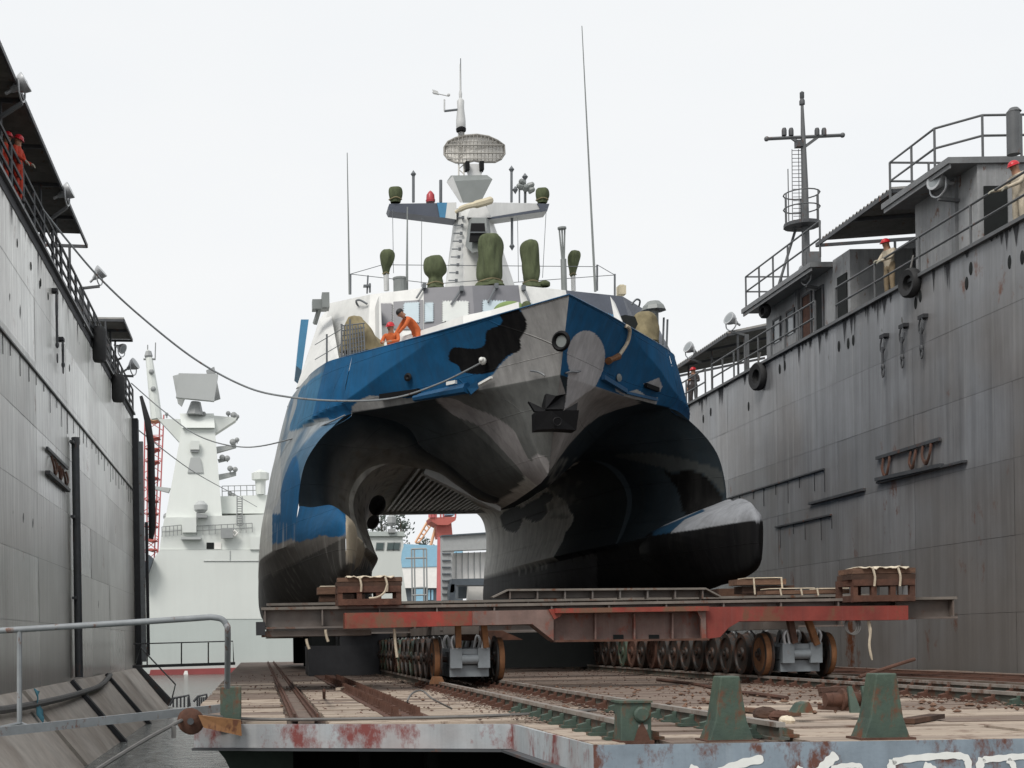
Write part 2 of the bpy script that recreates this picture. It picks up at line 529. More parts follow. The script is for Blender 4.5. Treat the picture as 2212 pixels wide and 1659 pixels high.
FINTOP = zz(1900, 1750, 2.011, [(2160, 565), (1440, 668), (1560, 560), (1700, 500), (1840, 470), (1900, 455), (1960, 425), (2080, 420), (2170, 480)])
FINBLUE = zz(1900, 1750, 2.011, [(1440, 668), (1300, 690), (1330, 640), (1500, 570), (1700, 480), (1720, 495), (1560, 560)])
AFTWHITE = zz(1900, 1750, 2.011, [(-100, 480), (100, 470), (130, 560), (240, 660), (420, 600), (470, 420), (520, 330), (620, 420), (690, 560), (600, 700), (560, 790), (500, 900), (380, 960), (130, 1000), (80, 1200), (-100, 1200)])
KNOB = soft(L6([(150, 100)]) * 3)
LEFTBLUE = soft([(652, 1070), (660, 1096), (700, 1094), (728, 1106), (746, 1140), (742, 1172), (690, 1180), (650, 1168), (610, 1180), (580, 1172), (578, 1120), (600, 1085), (614, 1030), (640, 985)])
LEFTSKYLIT = soft([(736, 778), (828, 749), (906, 728), (868, 790), (800, 830), (735, 880), (660, 918), (625, 930), (640, 880), (650, 840), (700, 800)], 3)
ARCHL = [(660, 905), (760, 890), (880, 880), (700, 930), (655, 1000), (640, 1080), (600, 1080), (620, 960)]
BOOT = R4([(1355, 885), (1490, 830), (1520, 905), (1500, 955), (1420, 925), (1400, 1000), (1420, 925), (1400, 905)])
RWHITE = R4([(1110, 915), (1200, 960), (1300, 930), (1380, 985), (1480, 1005), (1470, 1060), (1300, 1040), (1120, 950)])

Z5 = lambda p: soft(zz(1900, 1750, 2.011, p), 4)
PATCHES = [Z5([(108, 570), (130, 510), (240, 455), (290, 500), (275, 590), (232, 662), (150, 640)]),
           Z5([(270, 500), (330, 430), (400, 400), (450, 350), (520, 360), (515, 405), (460, 450), (480, 500), (405, 580), (320, 560)])]
DARKR = Z5([(1385, 165), (1450, 200), (1600, 178), (1720, 220), (1830, 340), (1845, 420), (1780, 470), (1560, 520), (1500, 330)])
GREYR = Z5([(1000, 60), (1280, 40), (1500, 70), (1700, 130), (1830, 170), (1870, 300), (1850, 340), (1720, 215), (1600, 172), (1450, 195), (1370, 150)])
def fnoise(P, sc, seed=0):
    a = P * sc
    return (np.sin(a[:, 0] * 1.7 + a[:, 1] * 0.9 + seed) + np.sin(a[:, 1] * 1.3 - a[:, 2] * 1.1 + 2.1 * seed) + np.sin(a[:, 2] * 2.3 + a[:, 0] * 0.7 + 1.3)
            + 0.6 * np.sin(a[:, 0] * 4.1 + 3 * seed) + 0.6 * np.sin(a[:, 1] * 3.7 + a[:, 2] * 2.9)) / 4.2

def smst(x, a, b):
    t = np.clip((x - a) / (b - a), 0, 1)
    return t * t * (3 - 2 * t)

def paint(P, zone):
    """zone per vertex: 0 tunnel and undersides, 1 bottom, 2 outer side, 3 bow topsides, 4 bow underside, 5 fin"""
    px, py = proj(P)
    right = P[:, 0] > XC
    n = len(P)
    C = np.zeros((n, 3))
    def put(m, c, k=1.0):
        m = np.asarray(m, float) * k
        C[:] = C * (1 - m[:, None]) + np.array(c)[None, :] * m[:, None]
    zz_ = P[:, 2] - EYE
    D = P[:, 1]
    jag = fnoise(P, 2.2, 1.0)
    # outer sides
    out = (zone == 2)
    put(out, BLUE)
    ol = out & ~right
    band = np.sin(D * 1.1 + fnoise(P, 0.8, 2) * 3.0) * 0.5 + 0.5
    put(ol, (0.30, 0.33, 0.35), 1.0)
    put(ol, (0.03, 0.11, 0.20), smst(band + 0.25 * jag, 0.3, 0.95) * smst(px, 565, 650) * 0.85)
    put(ol & inpoly(px, py, LEFTSKYLIT), (0.05, 0.16, 0.28))  # lighter blue painted where this side catches the sky light
    put(ol & inpoly(px, py, LEFTBLUE), BLUE)
    put(ol & (py > 1165 + 8 * jag + (px - 640) * -0.12), BROWN)
    stv = fnoise(P * np.array([1, 1, .06]), 9.0, 6)
    put(ol & (py > 1130), (0.42, 0.41, 0.39), 0.55 * smst(stv, 0.25, 0.7))
    put(ol & (py > 1250 - (px - 570) * 0.51) & (px > 575), (0.05, 0.048, 0.045), 0.85)
    put(ol & (px < 588) & (py > 1100), (0.60, 0.60, 0.57), 0.9)  # paints the brighter shading along the left silhouette into the colour
    put(ol & (px < 606) & (py < 1110), (0.45, 0.46, 0.46), 0.75)  # same painted edge brightness, higher up
    # bow topsides
    top = (zone == 3) | (out & (py < 905) & (D < 42.2))
    put(top, BLUE)
    lt = top & ~right
    put(lt & inpoly(px, py, GREY_L), GREY)
    put(lt & inpoly(px, py, BLOB), BLACK)
    rt = top & right
    put(rt & inpoly(px, py, ELL), PALE)
    put(rt & inpoly(px, py, TONGUE), PALE)
    put(rt & inpoly(px, py, RWHITE), (0.45, 0.45, 0.44))
    put(rt & inpoly(px, py, BOOT), PALE)
    # undersides
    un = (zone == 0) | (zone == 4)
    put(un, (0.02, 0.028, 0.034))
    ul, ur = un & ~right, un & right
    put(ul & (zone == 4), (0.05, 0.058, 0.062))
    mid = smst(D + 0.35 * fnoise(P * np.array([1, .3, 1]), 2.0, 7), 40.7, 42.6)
    put(ul & (zone == 0), (0.30, 0.29, 0.265), mid * 0.85)  # light reaching into the left arch, painted as a paler tone
    put(ul & (zone == 4) & (px > 900), (0.11, 0.115, 0.112), smst(px + 20 * jag, 930, 1010))  # lit grey of the lower bow underside painted in
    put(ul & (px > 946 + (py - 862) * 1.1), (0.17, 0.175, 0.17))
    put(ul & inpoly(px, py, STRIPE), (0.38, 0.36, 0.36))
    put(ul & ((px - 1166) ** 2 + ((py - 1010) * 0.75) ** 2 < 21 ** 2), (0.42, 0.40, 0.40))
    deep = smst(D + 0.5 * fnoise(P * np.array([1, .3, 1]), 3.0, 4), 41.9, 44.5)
    put(ul & (P[:, 0] < XC - 1.9), (0.78, 0.75, 0.67), deep * 0.92)  # brighter inner arch: its light is put into the colour
    put(ul & (P[:, 0] >= XC - 1.9) & (zone == 0), (0.62, 0.61, 0.57), smst(D + 0.25 * fnoise(P * np.array([1, .3, 1]), 3.0, 4), 42.0, 42.7) * 0.9)  # painted lit band along the inner edge, centre side
    put(ul & (P[:, 0] > XC - 0.30) & (D > 36.9), (0.6, 0.6, 0.57), 0.9)  # painted lit line along the centre keel
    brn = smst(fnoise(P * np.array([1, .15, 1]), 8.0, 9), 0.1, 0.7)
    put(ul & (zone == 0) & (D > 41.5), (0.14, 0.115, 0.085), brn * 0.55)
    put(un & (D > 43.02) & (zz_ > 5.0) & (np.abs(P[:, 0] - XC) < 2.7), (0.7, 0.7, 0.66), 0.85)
    put(ur & inpoly(px, py, GREY_RU), (0.27, 0.255, 0.245))
    put(ur & inpoly(px, py, TONGUE), PALE)
    aft = ur & ((inpoly(px + 6 * jag, py + 8 * fnoise(P, 5, 2), AFTWHITE)) | (D > 49))
    put(aft, (0.88, 0.88, 0.84))  # white paint, lightened to stand for sky light from the open side
    sw = smst(1.3 * fnoise(P * np.array([1, .25, 1]), 6, 5) - (px - 1205) / 55.0, -0.6, 0.5)
    put(ur & (px > 1185) & (px < 1300) & (py > 990) & (py < 1120), (0.24, 0.24, 0.22), sw * 0.6)
    for bl_ in PATCHES:
        put(un & inpoly(px, py, bl_), BLACK)
    put(ur & inpoly(px, py, DARKR), (0.004, 0.004, 0.004))
    put(ur & inpoly(px, py, GREYR), (0.05, 0.055, 0.055))
    # bottoms and fins
    bt = (zone == 1) | (zone == 5)
    put(bt, BLACK)
    br, bl = bt & right, bt & ~right
    put(br & (zone == 5) & (px > 1450 - (zz_ - 2.93) * 60), (0.28, 0.29, 0.31), smst(zz_, 2.90, 2.935))
    put(br & inpoly(px, py, FINBLUE), (0.02, 0.06, 0.11))
    put(br & (px < 1200 - (py - 1200) * 0.6 + 14 * jag), (0.62, 0.62, 0.59))
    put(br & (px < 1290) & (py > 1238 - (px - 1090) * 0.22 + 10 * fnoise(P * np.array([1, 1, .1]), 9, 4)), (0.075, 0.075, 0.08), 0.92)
    put(bl, (0.15, 0.14, 0.13))
    put(bl & (py > 1250 - (px - 570) * 0.51) & (px < 747), (0.05, 0.048, 0.045), 0.85)
    put(bl & (px < 747), (0.34, 0.33, 0.31), 0.35 * smst(fnoise(P * np.array([1, 1, .06]), 9.0, 6), 0.3, 0.7))
    put(bl & (py < 1166 - (px - 640) * 0.12 + 8 * jag) & (px < 747), BLUE)
    inb = bl & (px > 747)
    put(inb, (0.42, 0.36, 0.27), smst(1.2 * fnoise(P * np.array([1, 1, .2]), 7, 3) - (py - 1185) / 50.0, -1.2, -0.4))
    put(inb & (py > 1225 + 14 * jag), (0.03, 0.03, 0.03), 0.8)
    return np.c_[C, np.ones(n)]

def hull_mesh(name, lofts, material):
    me = bpy.data.meshes.new(name)
    V, F, Z = [], [], []
    for rows, zones in lofts:
        o = len(V)
        k = len(rows[0])
        for r in rows:
            V += [tuple(p) for p in r]
            Z += list(zones)
        for i in range(len(rows) - 1):
            for j in range(k - 1):
                a = o + i * k + j
                F.append((a, a + 1, a + k + 1, a + k))
    off = SHIP.location
    me.from_pydata([(v[0] - off.x, v[1] - off.y, v[2] - off.z) for v in V], [], F)
    ca = me.color_attributes.new('paint', 'FLOAT_COLOR', 'POINT')
    ca.data.foreach_set('color', paint(np.array(V), np.array(Z)).ravel())
    me.materials.append(material)
    b = bmesh.new()
    b.from_mesh(me)
    bmesh.ops.remove_doubles(b, verts=b.verts, dist=2e-4)
    bmesh.ops.dissolve_degenerate(b, edges=b.edges, dist=1e-4)
    bmesh.ops.recalc_face_normals(b, faces=b.faces)
    b.to_mesh(me)
    b.free()
    me.polygons.foreach_set('use_smooth', [True] * len(me.polygons))
    me.set_sharp_from_angle(angle=math.radians(32))
    o = bpy.data.objects.new(name, me)
    COL.objects.link(o)
    o.parent = SHIP
    return o

NT, NB, NO = 110, 40, 80
T = lambda p: resample(smoothpoly(p), NT)
def tun_keys():
    big = [(0, 4.0), (0.9, 4.35), (1.8, 5.1), (2.6, 5.9), (3.4, 6.42), (4.6, 6.67), (5.3, 6.2), (5.86, 5.55), (6.12, 4.94), (6.24, 4.05), (6.05, 3.75), (5.5, 3.45), (4.7, 3.15), (3.95, 2.93)]
    m1 = [(0, 4.0), (0.8, 4.3), (1.6, 5.0), (2.4, 5.7), (3.2, 6.15), (4.15, 6.2), (4.75, 5.75), (5.2, 5.1), (5.35, 4.45), (5.25, 3.95), (5.0, 3.55), (4.65, 3.28), (4.3, 3.05), (3.86, 2.93)]
    m2 = [(0, 4.0), (0.7, 4.2), (1.4, 4.75), (2.1, 5.35), (2.9, 5.72), (3.7, 5.65), (4.25, 5.2), (4.5, 4.7), (4.55, 4.25), (4.5, 3.85), (4.35, 3.5), (4.15, 3.25), (3.95, 3.05), (3.78, 2.92)]
    m3 = [(0, 4.0), (0.6, 4.15), (1.3, 4.7), (2.0, 5.25), (2.7, 5.5), (3.4, 5.42), (3.85, 5.1), (4.1, 4.65), (4.16, 4.25), (4.12, 3.9), (4.02, 3.6), (3.9, 3.3), (3.8, 3.1), (3.68, 2.92)]
    m4 = [(0, 5.6), (0.8, 5.6), (1.6, 5.6), (2.3, 5.6), (2.9, 5.5), (3.4, 5.3), (3.75, 4.95), (3.95, 4.6), (4.02, 4.25), (3.98, 3.9), (3.9, 3.6), (3.8, 3.3), (3.72, 3.1), (3.62, 2.92)]
    m5 = [(0, 5.6), (0.8, 5.6), (1.5, 5.6), (2.1, 5.6), (2.6, 5.5), (2.95, 5.25), (3.15, 4.9), (3.25, 4.5), (3.25, 4.2), (3.2, 3.9), (3.12, 3.6), (3.02, 3.3), (2.95, 3.1), (2.85, 2.85)]
    m6 = [(0, 5.6), (0.5, 5.6), (1.0, 5.6), (1.4, 5.6), (1.8, 5.58), (2.1, 5.4), (2.28, 5.15), (2.38, 4.8), (2.42, 4.4), (2.42, 4.0), (2.4, 3.6), (2.36, 3.3), (2.33, 3.1), (2.3, 2.8)]
    return [(40.5, T(big)), (41.1, T(m1)), (42.0, T(m2)), (43.0, T(m3))], [(43.03, T(m4)), (48.0, T(m5)), (60.0, T(m6))]
B = lambda p: resample(smoothpoly(p), NB)
bot = [(40.5, B([(3.95, 2.93), (4.5, 1.6), (5.1, 1.25), (5.75, 1.6), (6.35, 2.9)])),
       (44.0, B([(3.57, 2.91), (4.3, 1.4), (5.15, 1.02), (6.1, 1.35), (6.95, 2.9)])),
       (50.0, B([(2.85, 2.85), (3.3, 1.2), (5.15, 0.85), (6.9, 1.0), (7.4, 2.9)])),
       (60.0, B([(2.3, 2.8), (2.5, 1.0), (5.0, 0.8), (7.2, 0.9), (7.45, 2.9)]))]
O = lambda p: np.array(resample(smoothpoly(p), NO))
outer = [(40.5, O([(6.35, 2.9), (6.3, 3.6), (6.24, 4.05), (6.12, 4.94), (5.86, 5.55), (5.3, 6.2), (4.6, 6.67), (4.62, 7.5), (4.6, 8.38)])),
         (42.0, O([(6.62, 2.9), (6.6, 3.6), (6.55, 4.15), (6.38, 5.15), (6.12, 5.85), (5.75, 6.4), (5.45, 6.8), (5.35, 7.6), (5.25, 8.48)])),
         (44.0, O([(6.95, 2.9), (6.9, 3.6), (6.85, 4.2), (6.65, 5.2), (6.45, 5.9), (6.25, 6.5), (6.1, 7.0), (5.92, 7.7), (5.7, 8.5)])),
         (50.0, O([(7.4, 2.9), (7.36, 3.6), (7.3, 4.2), (7.1, 5.2), (6.95, 6.0), (6.8, 6.6), (6.68, 7.1), (6.5, 7.8), (6.3, 8.5)])),
         (60.0, O([(7.45, 2.9), (7.42, 3.6), (7.36, 4.2), (7.18, 5.2), (7.02, 6.0), (6.88, 6.6), (6.76, 7.1), (6.58, 7.8), (6.4, 8.5)]))]
tunA, tunB = tun_keys()
DA = list(np.arange(40.5, 43.0, 0.04)) + [43.0]
DB = [43.03] + list(np.arange(43.1, 48.5, 0.09)) + list(np.arange(48.6, 60.01, 0.25)) + [60.0]
Ds = DA + DB
tun = lerp_stations(tunA, DA) + lerp_stations(tunB, DB)
bots, outs = lerp_stations(bot, Ds), lerp_stations(outer, Ds)
def bulge(D, z):
    # crease running from the gunwale down and aft to the arch
    zc_ = float(np.interp(D, [36.8, 40.5, 42.5], [8.2, 7.0, 6.8]))
    zlo_, zhi_ = 6.62, float(np.interp(D, [36, 40.5, 44], [8.16, 8.38, 8.5]))
    amp = 0.30 * float(smst(D, 36.8, 39.2)) * (1 - float(smst(D, 41.0, 44.5)))
    return amp * np.clip(np.minimum((z - zlo_) / max(zc_ - zlo_, 0.05), (zhi_ - z) / max(zhi_ - zc_, 0.05)), 0, 1)
for D, o_ in zip(Ds, outs):
    if D < 44.6:
        o_[:, 0] += bulge(D, o_[:, 1])
def half(sec, D, side):
    # the left float stands a little further out than the right one
    w = lambda s, z: 0.45 * smst(D, 35.5, 38.5) * smst(s, 1.7, 2.6) * (1 - smst(s, 4.4, 5.8)) * (1 - smst(z, 5.4, 6.3)) if side < 0 else 0.0
    return [(XC + side * (s + w(s, z)), D, EYE + z) for s, z in sec]
lofts = []
for side in (-1, 1):
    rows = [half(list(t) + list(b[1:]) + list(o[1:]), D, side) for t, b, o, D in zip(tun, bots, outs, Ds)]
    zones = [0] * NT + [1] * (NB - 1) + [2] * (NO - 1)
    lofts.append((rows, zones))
# centre bow
kz = lambda D: np.interp(D, [32.8, 33.9, 34.7, 35.5, 36.4, 37.7, 40.5], [8.13, 6.43, 5.32, 4.2, 4.09, 4.05, 4.0])
cs = lambda D: np.interp(D, [32.8, 33.9, 35.0, 37.7, 40.5], [0, 0.0, 0.75, 2.49, 4.6])
cz = lambda D: np.interp(D, [32.8, 33.9, 37.7, 40.5], [8.13, 6.43, 6.57, 6.67])
ds_ = lambda D: np.interp(D, [32.8, 34.9, 39.0, 40.5], [0, 1.43, 3.83, 4.6])
dz_ = lambda D: np.interp(D, [32.8, 34.9, 39.0, 40.5], [8.13, 8.14, 8.28, 8.38])
vshape = np.array(resample(smoothpoly([(0, 4.0), (0.9, 4.35), (1.8, 5.1), (2.6, 5.9), (3.4, 6.42), (4.6, 6.67)]), 40))
vshape = np.c_[vshape[:, 0] / 4.6, (vshape[:, 1] - 4.0) / 2.67]
straight = np.c_[np.linspace(0, 1, 40), np.linspace(0, 1, 40)]
DC = np.arange(32.8, 40.501, 0.035)
for side in (-1, 1):
    rows = []
    for D in DC:
        w = float(np.clip((D - 34.0) / 4.0, 0, 1))
        sh = vshape * w + straight * (1 - w)
        k, c, z = kz(D), cs(D), cz(D)
        if D < 33.9:
            c, z = 0.0, k
        und = np.c_[sh[:, 0] * c, k + (z - k) * sh[:, 1]]
        tt = np.linspace(0, 1, 76)[1:]
        flare = 0.06 * np.sin(tt * math.pi) * min(1, (D - 32.8)) * float(np.clip((39.5 - D) / 2, 0, 1))
        tp = np.c_[c + (ds_(D) - c) * tt - flare + bulge(D, z + (dz_(D) - z) * tt), z + (dz_(D) - z) * tt]
        rows.append(half(list(und) + list(tp), D, side))
    lofts.append((rows, [4] * 40 + [3] * 75))
# wave-piercing fins
Fk = lambda p: np.array(resample(smoothpoly(p + [p[0]]), 150))
fin = [(35.12, Fk([(5.22, 2.66), (5.215, 2.6), (5.215, 2.4), (5.22, 2.3), (5.225, 2.4), (5.225, 2.6)])),
       (35.17, Fk([(5.22, 2.95), (5.15, 2.86), (5.15, 2.1), (5.22, 2.0), (5.29, 2.1), (5.29, 2.86)])),
       (35.32, Fk([(5.24, 3.15), (5.08, 2.92), (5.09, 1.98), (5.22, 1.8), (5.37, 1.98), (5.40, 2.92)])),
       (35.6, Fk([(5.28, 3.32), (4.98, 2.94), (5.03, 1.86), (5.21, 1.66), (5.42, 1.86), (5.50, 2.92)])),
       (36.1, Fk([(5.35, 3.48), (4.84, 2.94), (4.96, 1.78), (5.2, 1.55), (5.46, 1.78), (5.64, 2.9)])),
       (37.2, Fk([(5.5, 3.68), (4.6, 2.93), (4.85, 1.72), (5.18, 1.42), (5.55, 1.72), (5.86, 2.9)])),
       (39.0, Fk([(5.92, 3.8), (4.17, 2.93), (4.62, 1.62), (5.14, 1.33), (5.68, 1.62), (6.14, 2.9)])),
       (40.5, Fk([(6.22, 3.97), (3.95, 2.93), (4.5, 1.6), (5.1, 1.25), (5.75, 1.6), (6.35, 2.9)])),
       (42.5, Fk([(6.2, 3.9), (4.1, 2.9), (4.6, 1.75), (5.1, 1.4), (5.75, 1.75), (6.4, 2.9)]))]
DF = [35.12, 35.13, 35.145, 35.17, 35.2, 35.24, 35.28] + list(np.arange(35.3, 40.5, 0.035)) + [40.5, 41.2, 42.0]
for side in (-1, 1):
    rows = [half(s, D, side) for s, D in zip(lerp_stations(fin, DF), DF)]
    lofts.append((rows, [5] * 150))
mat('hull_paint', (0.3, 0.3, 0.3, 1), 0.6, spec=0.06, var=0.2, scale=1.6, streak=0.28, lightstreak=0.0, attr='paint', sscale=4.0, bump=0.16, bscale=0.8, plates=(2.4, 1.15))
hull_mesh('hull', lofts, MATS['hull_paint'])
# ================================================================ dock walls
def onplane(x, y, p0, nrm, off=0.0):
    d = at(x, y, 1.0) - Vector((0, 0, EYE))
    nrm = Vector(nrm).normalized()
    t = (Vector(p0) - Vector((0, 0, EYE))).dot(nrm) / d.dot(nrm)
    p = Vector((0, 0, EYE)) + d * t
    if nrm.dot(d) > 0:
        nrm = -nrm
    return p + nrm * off

def link_mesh(name, me, parent, loc):
    o = bpy.data.objects.new(name, me)
    COL.objects.link(o)
    o.parent = parent
    o.location = loc
    return o

XL, ZL, XR, ZR = -6.0, EYE + 11.3, 18.0, EYE + 9.62

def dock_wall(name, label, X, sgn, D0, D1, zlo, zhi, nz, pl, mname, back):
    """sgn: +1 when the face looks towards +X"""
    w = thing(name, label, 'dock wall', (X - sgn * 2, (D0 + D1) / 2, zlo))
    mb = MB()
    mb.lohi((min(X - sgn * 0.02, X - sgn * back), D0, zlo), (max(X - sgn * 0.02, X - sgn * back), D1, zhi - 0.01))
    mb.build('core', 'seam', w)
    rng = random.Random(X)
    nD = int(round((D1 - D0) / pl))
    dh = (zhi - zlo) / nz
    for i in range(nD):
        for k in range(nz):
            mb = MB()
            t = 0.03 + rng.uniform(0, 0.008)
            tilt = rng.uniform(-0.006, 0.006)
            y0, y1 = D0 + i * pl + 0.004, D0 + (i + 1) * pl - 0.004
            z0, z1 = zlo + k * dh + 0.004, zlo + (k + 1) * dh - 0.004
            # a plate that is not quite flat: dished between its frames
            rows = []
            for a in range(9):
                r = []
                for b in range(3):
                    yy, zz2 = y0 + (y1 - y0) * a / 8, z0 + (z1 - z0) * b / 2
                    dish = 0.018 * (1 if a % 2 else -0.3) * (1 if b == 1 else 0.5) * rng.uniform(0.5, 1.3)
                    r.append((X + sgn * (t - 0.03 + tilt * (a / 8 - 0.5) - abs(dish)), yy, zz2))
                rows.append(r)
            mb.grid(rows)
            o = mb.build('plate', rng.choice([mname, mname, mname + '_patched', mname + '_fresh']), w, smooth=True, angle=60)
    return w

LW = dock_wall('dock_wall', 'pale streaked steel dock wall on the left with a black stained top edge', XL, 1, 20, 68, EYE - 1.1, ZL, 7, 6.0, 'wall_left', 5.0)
RW = dock_wall('dock_wall', 'dark grey weathered dock wall on the right behind the warship', XR, -1, 18, 88, EYE - 3.2, ZR, 7, 5.0, 'wall_right', 6.0)

def wall_bits(w, X, sgn, zhi, D0, D1, seed, zs, drops):
    rng = random.Random(seed)
    # edge lip and long stringers
    mb = MB(); mb.lohi((X - 0.12, D0, zhi - 0.03), (X + 0.12, D1, zhi + 0.06)); mb.build('edge_lip', 'rail_paint', w)
    for z, a, b in zs:
        mb = MB(); mb.beam((X + sgn * 0.03, a, z), (X + sgn * 0.03, b, z), 0.06, 0.05); mb.build('stringer', 'dark_steel', w)
    # tar drips under the lip and short weld drips under the stringers: too many to count
    mb = MB()
    D = D0
    while D < D1:
        h = (0.12 + 0.8 * rng.random() ** 2.5) * drops
        wd = rng.uniform(0.05, 0.3)
        x = X + sgn * 0.012
        mb.add([(x, D, zhi - 0.03), (x, D + wd, zhi - 0.03), (x, D + wd * 0.75, zhi - h * 0.45), (x, D + wd * 0.5, zhi - h), (x, D + wd * 0.3, zhi - h * 0.5)], [(0, 1, 2, 3, 4)])
        D += wd * rng.uniform(0.6, 1.4) + (rng.uniform(0, 1.6) if rng.random() < 0.3 else 0.0) / max(drops, 0.7)
    for z, a, b in zs:
        D = a
        while D < b:
            h = rng.uniform(0.25, 0.8)
            mb.box((X + sgn * 0.012, D, z - h / 2), (0.012, 0.03, h))
            D += rng.uniform(0.8, 1.6)
    tag(mb.build('tar_drips', 'black_stain', w), kind='stuff')

wall_bits(LW, XL, 1, ZL, 20, 68, 3, [(EYE + 7.5, 20, 67)], 1.4)
wall_bits(RW, XR, -1, ZR, 18, 88, 4, [(EYE + 5.25, 44, 80), (EYE + 3.75, 43.5, 48.2)], 1.0)
mb = MB(); mb.lohi((XL + 0.005, 20, ZL - 0.30), (XL + 0.02, 68, ZL - 0.03)); mb.build('tar_band', 'black_stain', LW)
# pipe and rack on the left wall
p = onx(152, 945, XL); q = onx(152, 1470, XL)
mb = MB(); mb.tube([(XL + 0.16, p.y, p.z), (XL + 0.16, p.y, EYE - 1.0)], 0.13, 10)
mb.build('drain_pipe', 'dark_steel', LW, smooth=True)
for z in (p.z - 0.2, p.z - 2.6, p.z - 5.2):
    mb = MB(); mb.box((XL + 0.1, p.y - 0.3, z), (0.12, 0.5, 0.08)); mb.build('pipe_clip', 'dark_steel', LW)
def rack(w, X, sgn, top, bot, boxes, extra=None):
    """a rail above and a ledge below with rusty things hung between"""
    r = None
    a, b = onx(*top[0], X), onx(*top[1], X)
    mb = MB(); mb.beam(a + Vector((sgn * 0.06, 0, 0)), b + Vector((sgn * 0.06, 0, 0)), 0.07, 0.09); mb.build('rack_rail', 'dark_steel', w)
    a, b = onx(*bot[0], X), onx(*bot[1], X)
    mb = MB(); mb.beam(a + Vector((sgn * 0.08, 0, 0)), b + Vector((sgn * 0.08, 0, 0)), 0.14, 0.10); mb.build('rack_ledge', 'dark_steel', w)
    for x0, y0, x1, y1 in boxes:
        a, b = onx(x0, y0, X), onx(x1, y1, X)
        mb = MB()
        yc, h = (a.y + b.y) / 2, a.z - b.z
        for k in range(3):
            mb.tube(bez([(X + sgn * 0.05, a.y, a.z), (X + sgn * 0.12, a.y + (b.y - a.y) * .1, a.z - h * 0.6), (X + sgn * 0.1, yc, b.z + 0.03 * k), (X + sgn * 0.12, b.y, a.z - h * .6), (X + sgn * 0.05, b.y + 0.02 * k, a.z)], 4), 0.035, 6)
        mb.build('rope_coil', 'rust', w, smooth=True)
rack(LW, XL, 1, ((97, 968), (142, 1012)), ((97, 1020), (142, 1060)), [(107, 985, 115, 1030), (119, 1000, 126, 1040), (131, 1012, 139, 1052)])
rack(RW, XR, -1, ((1898, 990), (2035, 948)), ((1900, 1036), (2040, 1005)), [(1913, 985, 1928, 1030), (1972, 975, 1984, 1012), (1999, 958, 2018, 1000)])
a, b = onx(1900, 1043, XR), onx(2090, 996, XR)
mb = MB(); mb.beam(a - Vector((0.06, 0, 0)), b - Vector((0.06, 0, 0)), 0.1, 0.06); mb.build('ledge', 'dark_steel', RW)
a, b = onx(1752, 1088, XR), onx(1870, 1057, XR)
mb = MB(); mb.beam(a - Vector((0.05, 0, 0)), b - Vector((0.05, 0, 0)), 0.1, 0.08); mb.build('ledge', 'dark_steel', RW)
# scuppers: dark holes with a rim
def scupper(w, X, sgn, x, y, r=0.17):
    p = onx(x, y, X)
    mb = MB(); mb.ball((X + sgn * 0.0, p.y, p.z), (0.02, r * 0.5, r), 10, 8)
    mb.build('scupper', 'void', w)
for x, y in [(2181, 566), (2208, 556), (2097, 580), (2088, 612), (1988, 640), (1978, 655), (1843, 735), (1832, 742), (1812, 748), (1695, 790), (1684, 797), (1535, 890), (1519, 905), (1617, 878)]:
    scupper(RW, XR, -1, x, y)
for x, y in [(37, 525), (67, 575), (88, 610), (86, 615), (104, 640), (150, 795)]:
    scupper(LW, XL, 1, x, y, 0.12)

# sloped base of the left wall, down into the water, with its steps and cable
SB = thing('sloping_apron', 'sloping brown concrete apron at the foot of the left dock wall', 'apron', (-5, 44, 0.0))
xa, za, xb, zb = XL + 0.02, EYE - 1.1, -4.05, -0.4
for i, (y0, y1) in enumerate([(14, 25.5), (26.1, 34.5), (35.1, 43.6), (44.0, 53.6), (54.2, 66.5)]):
    mb = MB()
    mb.prism([(xa - 0.3, y0, za + 0.03), (xa + 0.05, y0, za + 0.0), (xb, y0, zb), (xa - 0.3, y0, zb)], (0, y1 - y0, 0))
    mb.build('slab', 'concrete', SB)
mb = MB()
mb.prism([(xa, 14, za - 0.16), (xb - 0.14, 14, zb), (xa, 14, zb)], (0, 52.5, 0)); mb.build('joint_fill', 'void_green', SB)
for y0, y1 in [(43.4, 43.9), (53.2, 53.9)]:
    mb = MB(); mb.beam((xa + 0.1, y0, za + 0.02), (xb + 0.05, y0, zb + 0.1), 0.35, 0.14); mb.build('skid_rail', 'black_stain', SB)
pts = bez([(-5.75, 25, EYE - 1.2), (-5.5, 30, EYE - 1.34), (-5.4, 36, EYE - 1.4), (-5.45, 42, EYE - 1.42), (-5.5, 48, EYE - 1.36), (-5.75, 53.5, EYE - 1.12)], 6)
solo(MB().tube(pts, 0.09, 8), 'hose', 'cable', 'thick black hose lying along the top of the sloping apron', 'hose', smooth=True)
p = Vector((-5.42, 33.5, EYE - 1.32))
mb = MB()
mb.grid([[p + Vector((0.06 * math.sin(i * 1.7 + j) + 0.16 * (i / 6) * 1.2, 0.25 * (j - 1) * (1 - i / 8), 0.28 - i * 0.18 + 0.05 * math.cos(j * 2 + i))) for j in range(3)] for i in range(7)])
rag = solo(mb, 'rag', 'blue_rag', 'light blue rag tied round the black hose on the apron', 'rag', smooth=True)
sm = rag.modifiers.new('thickness', 'SOLIDIFY'); sm.thickness = 0.02

